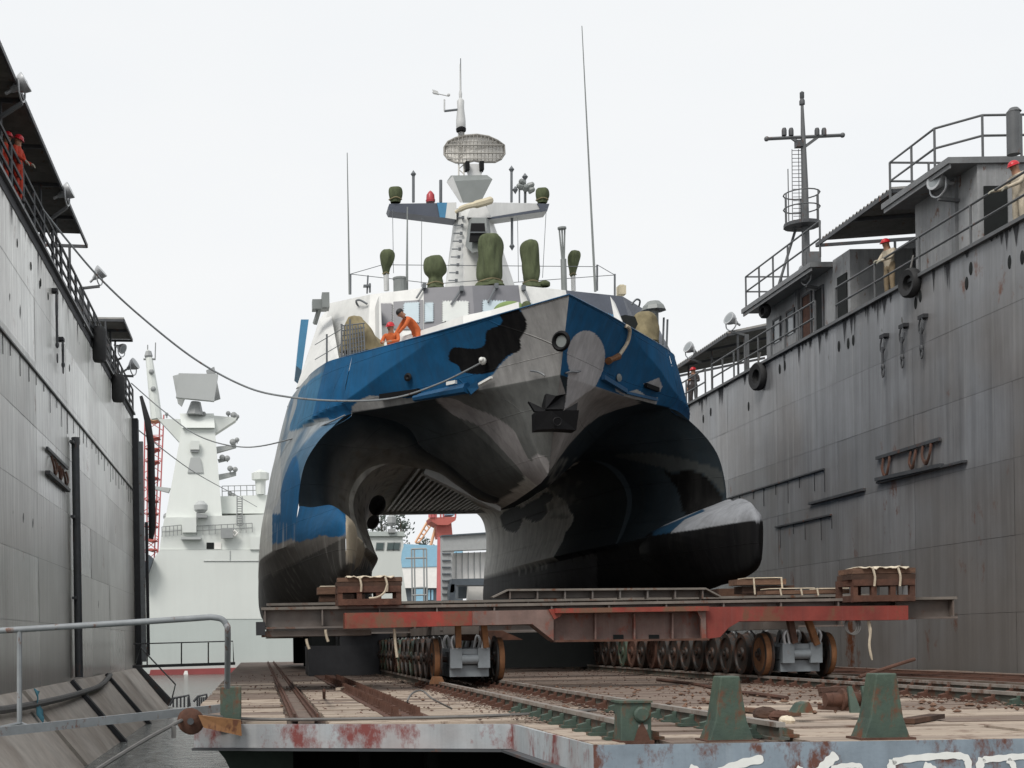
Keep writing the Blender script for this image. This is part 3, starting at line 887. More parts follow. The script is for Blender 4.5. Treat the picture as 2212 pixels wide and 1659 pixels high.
# fender column and steps at the far end of the left wall
FC = thing('fender_column', 'dark rubber fender column at the far end of the left dock wall', 'fender', (XL + 0.4, 68.2, EYE - 1))
mb = MB(); mb.lohi((XL + 0.02, 67.2, EYE - 1), (XL + 0.28, 67.9, EYE + 11.0)); mb.build('back_plate', 'black_stain', FC)
mb = MB(); mb.lohi((XL + 0.28, 67.4, EYE - 0.8), (XL + 0.5, 67.7, EYE + 9.9)); mb.build('guide_rail', 'handrail', FC)
mb = MB(); mb.tube([(XL + 0.78, 68.0, EYE + 5.2), (XL + 0.85, 68.0, EYE + 5.8), (XL + 0.85, 68, EYE + 9.8), (XL + 0.7, 68, EYE + 11.0), (XL + 0.4, 68, EYE + 12.2)], [0.12, 0.18, 0.18, 0.16, 0.08], 12); mb.build('rubber_roll', 'rubber', FC, smooth=True)
mb = MB(); mb.lohi((XL + 0.52, 67.6, EYE - 0.5), (XL + 0.66, 67.9, EYE + 6)); mb.build('post', 'black_stain', FC)

ST = thing('dock_stairs', 'dark steel stairs running down the end of the apron to the water', 'stairs', (-4.8, 67.0, 0))
a, b = Vector((-5.95, 67.0, EYE - 1.05)), Vector((-4.3, 67.0, 0.15))
for yy in (66.7, 67.5):
    mb = MB(); mb.beam(a + Vector((0, yy - 67, 0)), b + Vector((0, yy - 67, 0)), 0.06, 0.3); mb.build('stringer', 'dark_steel', ST)
for i in range(9):
    c = a.lerp(b, (i + 0.5) / 9)
    mb = MB(); mb.box((c.x, 67.1, c.z), (0.24, 0.8, 0.04)); mb.build('tread', 'grey_paint', ST)
mb = MB()
h = Vector((0.25, -0.35, 0.95))
mb.tube([a + Vector((0, -0.3, 0.2)), a + h, b + h, b + Vector((0, -0.3, 0))], 0.04, 6)
mb.build('handrail', 'rail_paint', ST)

# ---------------------------------------------------------------- railings
def railing(label, pts, height=1.05, step=1.6, rails=(1.0, 0.52), r=0.032, m='rail_paint', group=None, name='railing'):
    pts = [Vector(p) for p in pts]
    R = thing(name, label, 'railing', pts[0].lerp(pts[-1], 0.5), group)
    for f in rails:
        mb = MB(); mb.tube([p + Vector((0, 0, height * f)) for p in pts], r, 6); mb.build('rail', m, R)
    for a, b in zip(pts, pts[1:]):
        n = max(1, int(round((b - a).length / step)))
        for i in range(n + (1 if b is pts[-1] else 0)):
            p = a.lerp(b, i / n)
            mb = MB(); mb.tube([p, p + Vector((0, 0, height))], r * 1.1, 6, cap=False); mb.build('post', m, R)
    return R
railing('long black railing along the top of the left dock wall', [(XL + 0.08, 22, ZL), (XL + 0.08, 67, ZL)], 1.05, 1.7, (1.0, 0.66, 0.33), 0.045, 'dark_steel')
railing('grey railing on the right dock wall beside the near deckhouse', [(XR + 0.02, 24, ZR), (XR + 0.02, 43.0, ZR)], 1.1, 2.6)
railing('grey railing on the right dock wall beside the far deckhouse', [(XR + 0.02, 44.6, ZR), (XR + 0.02, 54.8, ZR)], 1.1, 1.35)
railing('grey railing at the far end of the right dock wall, behind the warship bow', [(XR + 0.02, 55.6, ZR), (XR + 0.02, 68, ZR)], 1.1, 1.2)

# ---------------------------------------------------------------- corrugated canopies
def canopy(label, x0, x1, D0, D1, z0, z1, post_x, zdeck, pitch=0.25, lip=0.06):
    """x0 outer edge at height z0, x1 inner edge at height z1"""
    c = thing('canopy', label, 'canopy', ((x0 + x1) / 2, (D0 + D1) / 2, min(z0, z1)))
    n = int((D1 - D0) / pitch)
    sheets = max(1, int((D1 - D0) / 2.0))
    per = n // sheets
    for s in range(sheets):
        mb = MB()
        rows = []
        for i in range(per * 2 + 1):
            D = D0 + (s * per * 2 + i) * pitch / 2
            dz = 0.05 * (1 if i % 2 else -1) - 0.004 * (s % 2)
            rows.append([(x0, D, z0 + dz), (x1, D, z1 + dz)])
        mb.grid(rows)
        o = mb.build('roof_sheet', 'roof_sheet', c)
        so = o.modifiers.new('thickness', 'SOLIDIFY'); so.thickness = 0.015
    mb = MB(); mb.beam((x0, D0, z0 - 0.1), (x0, D1, z0 - 0.1), 0.06, 0.12); mb.build('edge_beam', 'dark_steel', c)
    k = max(2, int((D1 - D0) / 3))
    for i in range(k + 1):
        D = D0 + (D1 - D0) * i / k
        mb = MB(); mb.beam((x0, D, z0 - 0.11), (x1, D, z1 - 0.11), 0.07, 0.1); mb.build('rafter', 'dark_steel', c)
        mb = MB(); mb.tube([(post_x, D, zdeck), (post_x, D, z0 + (z1 - z0) * (post_x - x0) / (x1 - x0) - 0.1)], 0.045, 6); mb.build('post', 'dark_steel', c)
    return c
canopy('long dark corrugated canopy over the walkway on the left dock wall', -5.65, -9.2, 22, 47.3, EYE + 13.72, EYE + 13.9, -6.25, ZL)
canopy('dark corrugated canopy between the two deckhouses on the right dock', 18.25, 21.5, 39.6, 45.0, EYE + 12.72, EYE + 12.9, 20.8, ZR)
canopy('dark corrugated canopy at the far end of the right dock, behind the warship', 18.6, 23.5, 54.6, 64.0, EYE + 11.95, EYE + 12.9, 19.0, ZR)
canopy('small dark canopy hut at the far end of the left dock wall', -5.35, -7.2, 57.0, 60.8, EYE + 13.45, EYE + 13.5, -6.1, ZL)

# left deckhouse in the shade of the canopy
DH = thing('deckhouse', 'dark deckhouse under the long canopy on the left dock wall', 'deckhouse', (-9.4, 34, ZL))
mb = MB(); mb.lohi((-10.9, 20, ZL), (-8.4, 47, ZL + 2.4)); mb.build('wall', 'grey_paint', DH)
mb = MB(); mb.lohi((-8.36, 33.8, ZL + 0.1), (-8.33, 34.7, ZL + 2.0)); mb.build('door', 'dark_steel', DH)
mb = MB(); mb.lohi((-8.36, 37.8, ZL + 1.0), (-8.33, 38.7, ZL + 1.8)); mb.build('window', 'void', DH)
LK = thing('deck_locker', 'dark lockers and machinery crowded behind the railing at the far left', 'locker', (-6.6, 58, ZL))
for D, h, x in [(50.3, 1.25, -6.5), (51.6, 1.5, -6.6), (58.2, 2.0, -6.5), (60.5, 1.0, -6.35), (62.5, 1.3, -6.5), (64.6, 0.9, -6.4)]:
    mb = MB(); mb.lohi((x - 0.5, D, ZL + 0.06), (x + 0.3, D + 0.95, ZL + h)); mb.build('cabinet', 'dark_steel', LK)

# ---------------------------------------------------------------- right deckhouses
def deckhouse(label, D0, D1, xw, zr, xr, openings, name='deckhouse'):
    h = thing(name, label, 'deckhouse', (xw + 1.5, (D0 + D1) / 2, ZR))
    mb = MB(); mb.lohi((xw, D0, ZR), (xw + 3.4, D1, zr)); mb.build('wall', 'house_paint', h)
    mb = MB(); mb.lohi((xr, D0 - 0.1, zr), (xw + 3.6, D1 + 0.35, zr + 0.16))
    mb.lohi((xr + 0.05, D0 - 0.06, zr - 0.12), (xr + 0.09, D1 + 0.3, zr))
    mb.build('roof', 'grey_paint', h)
    for y0, y1, z0, z1, kind in openings:
        if kind == 'rib':
            mb = MB(); mb.lohi((xw - 0.09, y0, ZR), (xw, y1, zr)); mb.build('rib', 'grey_paint', h)
            continue
        mb = MB()
        for a, b, c, d in ((y0 - 0.07, y0, z0, z1), (y1, y1 + 0.07, z0, z1), (y0 - 0.07, y1 + 0.07, z1, z1 + 0.07)):
            mb.lohi((xw - 0.06, a, ZR + c), (xw + 0.0, b, ZR + d))
        f = mb.build(kind + '_frame' if kind != 'door' else 'door_frame', 'dark_steel', h)
        mb = MB(); mb.lohi((xw - 0.025, y0, ZR + z0), (xw, y1, ZR + z1)); mb.build('door' if kind == 'door' else 'pane', {'door': 'void', 'window': 'lamp_glass', 'rusty': 'rust'}[kind], f)
    return h
hA = deckhouse('far grey deckhouse on the right dock with the signal mast on its roof', 45.4, 51.4, 18.95, EYE + 12.0, 18.15,
          [(47.2, 47.9, 0.1, 2.0, 'rusty'), (46.2, 46.8, 0.1, 1.95, 'door'), (48.7, 49.3, 1.0, 1.8, 'window'), (50.0, 50.6, 1.0, 1.8, 'window'), (48.2, 48.4, 0, 0, 'rib')])
hB = deckhouse('near grey deckhouse on the right dock with a rounded roof railing', 35.9, 39.3, 18.75, EYE + 12.1, 17.95,
          [(36.9, 37.1, 0, 0, 'rib')])
mb = MB(); mb.lohi((18.9, 35.86, ZR + 0.05), (19.5, 35.9, ZR + 1.9)); mb.build('doorway', 'void', hB)
hC = thing('deckhouse', 'grey passage house standing behind the man on the right dock walkway', 'deckhouse', (20.4, 42.3, ZR))
mb = MB(); mb.lohi((20.9, 39.4, ZR), (22.9, 45.3, EYE + 12.5)); mb.build('wall', 'dark_steel', hC)
mb = MB(); mb.lohi((18.9, 44.0, ZR), (20.9, 45.3, EYE + 12.2)); mb.build('porch', 'house_paint', hC)
mb = MB(); mb.lohi((18.86, 44.2, ZR + 0.1), (18.9, 44.9, ZR + 1.9)); mb.build('door', 'void', hC)
hD = thing('deckhouse', 'plain grey house wall at the right edge behind the man in overalls', 'deckhouse', (21.5, 31, ZR))
mb = MB(); mb.lohi((20.6, 26, ZR), (23, 35.5, EYE + 11.9)); mb.build('wall', 'house_paint', hD)
mb = MB(); mb.lohi((20.5, 25.9, EYE + 11.9), (23, 35.6, EYE + 12.05)); mb.build('roof', 'grey_paint', hD)

zA = EYE + 12.16
railing('rounded grey railing round the roof of the far deckhouse', [(18.25, 44.7, zA), (18.25, 51.5, zA), (22.3, 51.7, zA)], 1.15, 1.45)
zB = EYE + 12.26
railing('curved grey railing round the roof of the near deckhouse', [(20.9, 35.9, zB), (18.9, 35.9, zB), (18.1, 36.8, zB), (18.1, 39.4, zB), (21.5, 39.6, zB)], 1.1, 1.2)
# post on the roof at the right edge
p = at(2190, 335, 35.0)
mb = MB(); mb.tube([(p.x, 35, ZR + 2.4), (p.x, 35, at(2190, 242, 35).z)], 0.16, 10); mb.lathe([(0.18, 0), (0.1, 0.1), (0.0, 0.12)], at(2190, 242, 35), (0, 0, 1), 10)
solo(mb, 'vent_post', 'rail_paint', 'stout grey post on the near deckhouse roof at the right edge', 'post', smooth=True)

# ---------------------------------------------------------------- signal mast
MD = 48.6
m0, m1 = at(1741, 560, MD), at(1735, 212, MD)
SM = thing('signal_mast', 'dark cross shaped signal mast with four lamps on its yard', 'mast', (m0.x, MD, m0.z))
def vz(y): return at(1738, y, MD).z
mb = MB(); mb.tube([(m0.x, MD, zA), (m0.x, MD, vz(400)), (m0.x - 0.03, MD, vz(300)), (m0.x - 0.05, MD, vz(222))], [0.16, 0.12, 0.09, 0.05], 8); mb.build('pole', 'rail_paint', SM, smooth=True)
a, b = at(1656, 300, MD), at(1820, 292, MD)
mb = MB(); mb.tube([a, b], 0.06, 6); mb.ball(a, 0.09, 8, 6); mb.ball(b, 0.09, 8, 6); mb.build('yard', 'rail_paint', SM)
for s in (-1, 1):
    c = a.lerp(b, 0.5)
    mb = MB(); mb.beam(c + Vector((s * 0.45, 0, -0.02)), (m0.x, MD, vz(318)), 0.06, 0.1); mb.build('knee', 'rail_paint', SM)
mb = MB(); mb.lohi((m0.x - 0.3, MD - 0.12, vz(318)), (m0.x - 0.08, MD + 0.12, vz(304))); mb.build('bracket', 'dark_steel', SM)
for x in (1694, 1709, 1765, 1780):
    q = at(x, 294, MD)
    mb = MB(); mb.lathe([(0.05, 0), (0.09, 0.02), (0.09, 0.2), (0.06, 0.28), (0.0, 0.3)], q, (0, 0, 1), 8); mb.build('lamp', 'dark_steel', SM, smooth=True)
mb = MB(); mb.lathe([(0.1, 0), (0.1, 0.12), (0.06, 0.2), (0.08, 0.25), (0.08, 0.42), (0, 0.48)], (m0.x - 0.05, MD, vz(226)), (0, 0, 1), 8); mb.build('masthead_lamp', 'dark_steel', SM, smooth=True)
for i in range(22):
    z = vz(325) - i * 0.135
    mb = MB(); mb.tube([(m0.x - 0.42, MD, z), (m0.x - 0.12, MD, z)], 0.012, 4); mb.build('rung', 'rail_paint', SM)
for dx in (-0.43, -0.2):
    mb = MB(); mb.tube([(m0.x + dx, MD, vz(322)), (m0.x + dx * 1.05, MD, vz(480))], 0.014, 4); mb.build('ladder_side', 'rail_paint', SM)
# crow's nest
zc = vz(490)
mb = MB(); mb.lathe([(0.62, 0), (0.62, 0.12), (0.5, 0.12)], (m0.x - 0.12, MD, zc), (0, 0, 1), 12); mb.build('platform', 'dark_steel', SM)
for h in (0.55, 1.05):
    mb = MB(); mb.tube([(m0.x - 0.12 + 0.6 * math.cos(t), MD + 0.6 * math.sin(t), zc + h + 0.1) for t in np.linspace(0, 2 * math.pi, 17)], 0.025, 5); mb.build('guard_ring', 'rail_paint', SM)
for k in range(6):
    t = k * math.pi / 3 + 0.2
    mb = MB(); mb.tube([(m0.x - 0.12 + 0.6 * math.cos(t), MD + 0.6 * math.sin(t), zc), (m0.x - 0.12 + 0.6 * math.cos(t), MD + 0.6 * math.sin(t), zc + 1.15)], 0.025, 5); mb.build('guard_post', 'rail_paint', SM)
mb = MB(); mb.tube([(m0.x - 0.2, MD + 0.4, zc), (m0.x - 0.85, MD + 0.5, zA)], 0.05, 6); mb.build('stay', 'rail_paint', SM)
mb = MB(); mb.tube([at(1704, 478, MD), at(1702, 365, MD)], 0.018, 5); mb.build('whip_aerial', 'rail_paint', SM)
mb = MB(); mb.lohi((m0.x - 0.05, MD - 0.2, zA), (m0.x + 0.45, MD + 0.2, zA + 1.2)); mb.build('mast_trunk', 'rail_paint', SM)

# ---------------------------------------------------------------- floodlights
def floodlight(label, c, aim, arm=None, post=None, s=1.0, arm_mat='rail_paint'):
    c = Vector(c)
    f = thing('floodlight', label, 'floodlight', c - Vector((0, 0, 0.45 * s)), 'floodlights along the dock tops')
    ax = Vector(aim).normalized()
    mb = MB(); mb.lathe([(0.0, -0.30 * s), (0.07 * s, -0.29 * s), (0.09 * s, -0.2 * s), (0.15 * s, -0.12 * s), (0.225 * s, 0.0), (0.25 * s, 0.1 * s), (0.25 * s, 0.13 * s)], c, ax, 16); mb.build('lamp_body', 'lamp_grey', f, smooth=True)
    mb = MB(); mb.lathe([(0.235 * s, 0.125 * s), (0.0, 0.15 * s)], c, ax, 16); mb.build('lens', 'lamp_glass', f, smooth=True)
    mb = MB(); mb.tube([c - ax * 0.28 * s, c - ax * 0.46 * s], 0.045 * s, 8); mb.build('cable_gland', 'lamp_grey', f)
    _, sd, up = frame(ax)
    mb = MB()
    base = c - Vector((0, 0, 0.42 * s))
    mb.tube(bez([c + sd * 0.27 * s, c + sd * 0.25 * s - Vector((0, 0, 0.28 * s)), base, c - sd * 0.25 * s - Vector((0, 0, 0.28 * s)), c - sd * 0.27 * s], 4), 0.025 * s, 6)
    mb.build('yoke', 'lamp_grey', f, smooth=True)
    if arm is not None:
        mb = MB(); mb.beam(base + Vector((0.0, 0, -0.04)), Vector(arm), 0.1 * s, 0.08 * s)
        mb.build('arm', arm_mat, f)
        if post is not None:
            mb = MB(); mb.beam(Vector(arm) + Vector((0, 0, 0.04)), Vector(post), 0.16, 0.16, (0, 1, 0)); mb.build('post', arm_mat, f)
    return f
c = at(47, 182, 33.6); floodlight('floodlight under the canopy edge, topmost at the left of the picture', c, (0.9, -0.1, 0.45), c + Vector((-0.55, 0.1, -0.75)))
c = at(145, 414, 41.5); floodlight('floodlight under the long canopy, just above the man in orange', c, (0.9, -0.1, 0.4), c + Vector((-0.55, 0.1, -0.8)))
c = at(215, 590, 48.5); floodlight('floodlight on an angled bracket in the open beyond the left canopy', c, (0.75, -0.2, 0.62), at(176, 623, 48.5), onx(178, 705, XL) + Vector((-0.0, 0, 0)))
c = at(262, 752, 59.5); floodlight('floodlight hung in front of the small hut on the left dock', c, (0.7, -0.4, -0.4), c + Vector((-0.6, 0.1, -0.7)), s=0.9)
c = at(288, 788, 61.0); floodlight('floodlight on a bracket below the small hut on the left dock', c, (0.8, -0.3, 0.45), at(262, 812, 61), s=1.1)
c = at(2026, 390, 36.8); floodlight('large floodlight under the roof edge of the near deckhouse', c, (-0.95, -0.25, 0.1), c + Vector((0.9, 0.1, -0.55)), s=1.05)
c = at(1741, 588, 46.5); floodlight('floodlight under the roof edge of the far deckhouse', c, (-0.9, -0.2, -0.2), c + Vector((0.9, 0.1, -0.6)), s=1.0)
c = at(1579, 690, 54.6); floodlight('white floodlight on a bracket against the sky at the right dock', c, (-0.85, -0.35, 0.4), at(1612, 725, 54.6), Vector((at(1612, 725, 54.6).x, 54.6, ZR)), s=1.05)
c = at(1490, 752, 58.5); floodlight('floodlight under the far right canopy beside the warship', c, (-0.85, -0.35, 0.4), c + Vector((0.5, 0.1, -0.6)), s=1.0)

# ---------------------------------------------------------------- tyres and hung fittings
def tyre(label, x, y, X, R=0.52, tilt=0.0, off=0.25, group='tyre fenders on the dock tops'):
    p = onx(x, y, X)
    c = Vector((X + off, p.y, p.z))
    t = thing('tyre', label, 'tyre', c - Vector((0, 0, R)), group)
    ax = Vector((-1, -0.15, tilt))
    rr = R * 0.27
    mb = MB()
    mb.lathe([(R - rr * 2 + 0.02, -0.09), (R - 0.05, -0.13), (R, -0.07), (R, 0.07), (R - 0.05, 0.13), (R - rr * 2 + 0.02, 0.09), (R - rr * 2 + 0.05, 0.0), (R - rr * 2 + 0.02, -0.09)], c, ax, 28)
    mb.build('casing', 'rubber', t, smooth=True)
    mb = MB(); mb.tube([c + Vector((0, 0, R - 0.1)), c + Vector((0.1, 0, R + 0.35))], 0.025, 6); mb.build('lashing', 'cable', t)
    return t
tyre('old tyre hung over the right dock edge below the man in beige', 1977, 611, XR, 0.40, 0, -0.14)
tyre('old tyre hung on the right dock wall close to the warship bow', 1646, 813, XR, 0.50, 0, -0.14)
tyre('small tyre on the corner of the far right deckhouse', 1655, 672, 18.5, 0.26, 0, -0.05)
mb = MB(); p = onx(197, 745, XL)
mb.lathe([(0.0, 0), (0.2, 0.02), (0.26, 0.15), (0.26, 1.15), (0.2, 1.3), (0.0, 1.32)], (XL + 0.3, p.y, p.z - 0.65), (0, 0, 1), 14)
solo(mb, 'fender', 'rubber', 'black cylinder fender hanging below the left dock railing', 'fender', smooth=True)
mb = MB(); p = onx(240, 838, XL)
mb.lathe([(0.0, 0), (0.22, 0.02), (0.28, 0.15), (0.28, 1.0), (0.2, 1.15), (0.0, 1.17)], (XL + 0.3, p.y, p.z - 0.6), (0, 0, 1), 14)
solo(mb, 'fender', 'rubber', 'black cylinder fender below the small hut on the left dock', 'fender', smooth=True)

def hook(label, x, y0, y1, X, sgn):
    a, b = onx(x, y0, X), onx(x, y1, X)
    L = a.z - b.z
    xo = X + sgn * 0.12
    h = thing('hanging_hook', label, 'hook', (xo, a.y, b.z), 'hook blocks hung on the dock walls')
    mb = MB(); mb.lohi((min(X, xo) - 0.02, a.y - 0.16, a.z - 0.1), (max(X, xo) + 0.04, a.y + 0.16, a.z)); mb.build('bracket', 'black_stain', h)
    mb = MB()
    for s in (-1, 1):
        mb.tube([(xo, a.y + 0.05 * s, a.z - 0.1), (xo, a.y + 0.13 * s, a.z - L * 0.22), (xo, a.y + 0.13 * s, a.z - L * 0.36), (xo, a.y + 0.04 * s, a.z - L * 0.42)], 0.025, 6)
    mb.build('shackle', 'dark_steel', h)
    mb = MB(); mb.tube([(xo, a.y, a.z - L * 0.3), (xo, a.y, a.z - L * 0.78)], 0.04, 6); mb.ball((xo, a.y, a.z - L * 0.76), (0.06, 0.07, 0.1), 8, 6); mb.build('rod', 'dark_steel', h)
    mb = MB(); mb.tube([(xo, a.y + 0.07 * math.cos(t), b.z + 0.13 + 0.13 * math.sin(t)) for t in np.linspace(0, 2 * math.pi, 13)], 0.02, 5); mb.build('ring', 'dark_steel', h)
hook('hook block nearest the warship on the right dock wall', 1915, 722, 815, XR, -1)
hook('hook block in the middle of three on the right dock wall', 1957, 700, 795, XR, -1)
hook('hook block nearest the right edge on the right dock wall', 1999, 680, 775, XR, -1)
hook('larger rusty hook block on the left dock wall, hung higher', 113, 625, 780, XL, 1)
hook('smaller hook block beside it on the left dock wall, hung lower', 127, 730, 805, XL, 1)
# ================================================================ superstructure, mast and deck gear of the catamaran
mat('ship_white', (0.66, 0.66, 0.64, 1), 0.45, var=0.08, scale=1.5, streak=0.12)
mat('ship_pale', (0.55, 0.555, 0.55, 1), 0.45, var=0.1, scale=1.5, streak=0.12)
mat('ship_grey', (0.165, 0.165, 0.18, 1), 0.45, var=0.1, scale=1.5)
mat('ship_slate', (0.075, 0.085, 0.11, 1), 0.42, var=0.14, scale=1.5)
mat('ship_blue', (0.06, 0.21, 0.36, 1), 0.45, var=0.12)
mat('mast_grey', (0.21, 0.225, 0.22, 1), 0.45, var=0.1)
mat('cover_paper', (0.60, 0.62, 0.60, 1), 0.8, var=0.06)
mat('cover_blue', (0.48, 0.56, 0.60, 1), 0.8, var=0.06)
mat('canvas_green', (0.075, 0.09, 0.045, 1), 0.9, var=0.4, scale=3, stretch=(3, 3, .6), bump=0.9, bscale=3.5)
mat('canvas_lime', (0.17, 0.235, 0.085, 1), 0.9, var=0.2, scale=4, bump=0.3)
mat('canvas_khaki', (0.24, 0.20, 0.115, 1), 0.9, var=0.3, scale=3, bump=0.5, bscale=4, tint=(0.12, 0.10, 0.06, 1), tintamt=0.6)
mat('canvas_cream', (0.55, 0.49, 0.36, 1), 0.9, var=0.15, scale=4)
mat('thin_metal', (0.13, 0.14, 0.15, 1), 0.4, var=0.1)
mat('radar_tan', (0.68, 0.66, 0.62, 1), 0.6, var=0.1)
mat('radar_dark', (0.30, 0.285, 0.26, 1), 0.6, var=0.1)
mat('red_lamp', (0.40, 0.05, 0.06, 1), 0.35, var=0.1)
mat('hull_blue', (0.015, 0.085, 0.19, 1), 0.4, var=0.12)
mat('hull_black', (0.005, 0.005, 0.006, 1), 0.6, var=0.2, spec=0.2)

# main deck inside the bulwark
mb = MB()
rowsd = []
for D in list(np.arange(34.2, 40.5, 0.7)) + [40.5, 42, 44, 47, 50, 60]:
    s = float(np.interp(D, [32.8, 34.9, 39, 40.5, 42, 44, 50, 60], [0, 1.43, 3.83, 4.6, 5.25, 5.7, 6.3, 6.4])) - 0.06
    if D <= 40.5:
        s = float(cs(D) + (ds_(D) - cs(D)) * (7.98 - cz(D)) / (dz_(D) - cz(D))) - 0.1
    rowsd.append([(XC - s, D, EYE + 7.98), (XC, D, EYE + 8.0), (XC + s, D, EYE + 7.98)])
mb.grid(rowsd); mb.build('deck', 'ship_pale', SHIP)
# gunwale cap
for side in (-1, 1):
    pts = []
    for D in np.linspace(32.8, 50, 40):
        s = float(np.interp(D, [32.8, 34.9, 39, 40.5, 42, 44, 50], [0, 1.43, 3.83, 4.6, 5.25, 5.7, 6.3]))
        z = float(np.interp(D, [32.8, 34.9, 39, 40.5, 42, 44, 50], [8.13, 8.14, 8.28, 8.38, 8.48, 8.5, 8.5]))
        pts.append((XC + side * s, D, EYE + z))
    mb = MB(); mb.tube(pts, 0.018, 6); mb.build('gunwale', 'hull_blue', SHIP, smooth=True)

# bridge house: facets top to bottom
zt, zb_ = EYE + 11.7, EYE + 7.6
tops = [(712, 655, 48.6), (800, 636, 46.7), (915, 622, 45.9), (1020, 617, 45.6), (1120, 616, 45.9), (1222, 627, 46.4), (1345, 640, 47.6), (1398, 672, 48.8)]
tv = [at(x, y, D) for x, y, D in tops]
bv = []
for i, p in enumerate(tv):
    k = (p.x - XC)
    bv.append(Vector((XC + k * 1.12 + (0.25 if k > 0 else -0.25) * (i in (0, 7)) * 2.0, p.y - (1.5 if 0 < i < 7 else 0.2), zb_)))
facet_m = ['ship_white', 'ship_white', 'ship_grey', 'ship_grey', 'ship_white', 'ship_slate', 'ship_slate']
mb = MB()
mnames = ['ship_white', 'ship_grey', 'ship_slate', 'ship_pale', 'ship_blue']
for i in range(7):
    mb.cur = mnames.index(facet_m[i])
    mb.add([tv[i], tv[i + 1], bv[i + 1], bv[i]], [(0, 1, 2, 3)])
tA, bA = Vector((XC - 5.0, 59, zt - 0.2)), Vector((XC - 6.35, 59, zb_))
tB, bB = Vector((XC + 5.0, 59, zt - 0.2)), Vector((XC + 6.35, 59, zb_))
mb.cur = 0; mb.add([tA, tv[0], bv[0], bA], [(0, 1, 2, 3)])
mb.cur = 2; mb.add([tv[7], tB, bB, bv[7]], [(0, 1, 2, 3)])
mb.cur = 3; mb.add(tv + [tB, tA], [tuple(range(10))])
BH = mb.build('bridge_house', mnames, SHIP)

def fac(i):
    n = (tv[i + 1] - tv[i]).cross(bv[i] - tv[i]).normalized()
    return tv[i], n
def onfac(i, x, y, off=0.0):
    p, n = fac(i)
    return onplane(x, y, p, n, off)
def scallop(i, x0, y0, x1, y1, m, sk=0):
    """window cover with a wavy edge, taped on facet i"""
    pts = []
    k = 9
    for a in range(k * 2): pts.append((x0 + (x1 - x0) * a / (k * 2), y0 + sk * a / (k * 2) + (1.7 if a % 2 else -1.7)))
    for a in range(k * 2): pts.append((x1 + (1.7 if a % 2 else -1.7), y0 + sk + (y1 - y0) * a / (k * 2)))
    for a in range(k * 2): pts.append((x1 - (x1 - x0) * a / (k * 2), y1 + sk - sk * a / (k * 2) + (1.7 if a % 2 else -1.7)))
    for a in range(k * 2): pts.append((x0 + (1.7 if a % 2 else -1.7), y1 - (y1 - y0) * a / (k * 2)))
    v = [onfac(i, x, y, 0.05) for x, y in pts]
    mb = MB(); mb.prism(v, fac(i)[1] * (0.02 if fac(i)[1].y > 0 else -0.02)); return mb.build('window_cover', m, SHIP)
mb = MB(); mb.prism([onfac(1, 850, 652, 0.012), onfac(1, 914, 648, 0.012), onfac(1, 914, 712, 0.012), onfac(1, 850, 712, 0.012)], (0, 0.008, 0)); mb.build('paint_patch', 'ship_grey', SHIP)
scallop(1, 822, 657, 848, 702, 'ship_grey')
scallop(1, 873, 656, 906, 700, 'cover_blue', -2)
scallop(2, 918, 656, 936, 697, 'cover_blue', -1)
scallop(2, 956, 652, 1012, 696, 'cover_paper')
scallop(3, 1042, 650, 1096, 694, 'cover_blue', 2)
scallop(4, 1128, 656, 1212, 700, 'cover_blue', 4)
scallop(5, 1300, 676, 1338, 706, 'ship_blue', 10)
for x0, y0, x1, y1, i in ((918, 622, 902, 648, 1), (997, 628, 975, 662, 2), (1070, 622, 1052, 658, 3), (1128, 626, 1140, 655, 4)):
    i = min(i, 6)
    mb = MB(); mb.tube([onfac(i, x0, y0, 0.1), onfac(i, x1, y1, 0.12)], 0.035, 6); mb.box(onfac(i, x0, y0, 0.1), (0.12, 0.2, 0.16)); mb.build('wiper', 'thin_metal', SHIP)
# tall white wing screens at both sides, with the breakwater between bridge and bow
mb = MB(); v = [at(818, 640, 45.0), at(822, 640, 45.0), at(826, 745, 44.2), at(820, 745, 44.2)]
mb.prism(v, (0, 1.8, 0)); mb.build('wing_screen', 'ship_white', SHIP)
mb = MB(); v = [at(1318, 640, 43.6), at(1327, 652, 43.6), at(1350, 708, 43.0), at(1330, 706, 43.0)]
mb.prism(v, (0.1, 0.25, 0)); mb.build('splash_screen', 'ship_white', SHIP)
mb = MB()
brk = []
for x, y, D in ((830, 752, 41.4), (880, 735, 40.9), (940, 716, 40.2), (1000, 694, 39.5), (1060, 682, 39.2), (1120, 664, 38.8)):
    brk.append(at(x, y - 12, D))
mb.grid([[p + Vector((0, 0, 0.0)) for p in brk], [Vector((p.x, p.y - 0.5, EYE + 7.7)) for p in brk]])
o = mb.build('breakwater', 'ship_white', SHIP); so = o.modifiers.new('thickness', 'SOLIDIFY'); so.thickness = 0.04
# doors, handles and vents on the left wing
mb = MB(); v = [onfac(0, 726, 690, 0.03), onfac(0, 745, 684, 0.03), onfac(0, 745, 745, 0.03), onfac(0, 724, 752, 0.03)]
mb.prism(v, (0, -0.03, 0)); mb.build('door', 'ship_pale', SHIP)
mb = MB(); mb.tube(bez([onfac(0, 776, 662, 0.05), onfac(0, 779, 655, 0.2), onfac(0, 790, 654, 0.25), onfac(0, 798, 659, 0.1)], 4), 0.035, 6); mb.build('grab_handle', 'thin_metal', SHIP, smooth=True)
mb = MB(); mb.tube(bez([onfac(5, 1362, 660, 0.05), onfac(5, 1366, 654, 0.2), onfac(5, 1374, 657, 0.2), onfac(5, 1378, 664, 0.05)], 4), 0.035, 6); mb.build('grab_handle', 'thin_metal', SHIP, smooth=True)
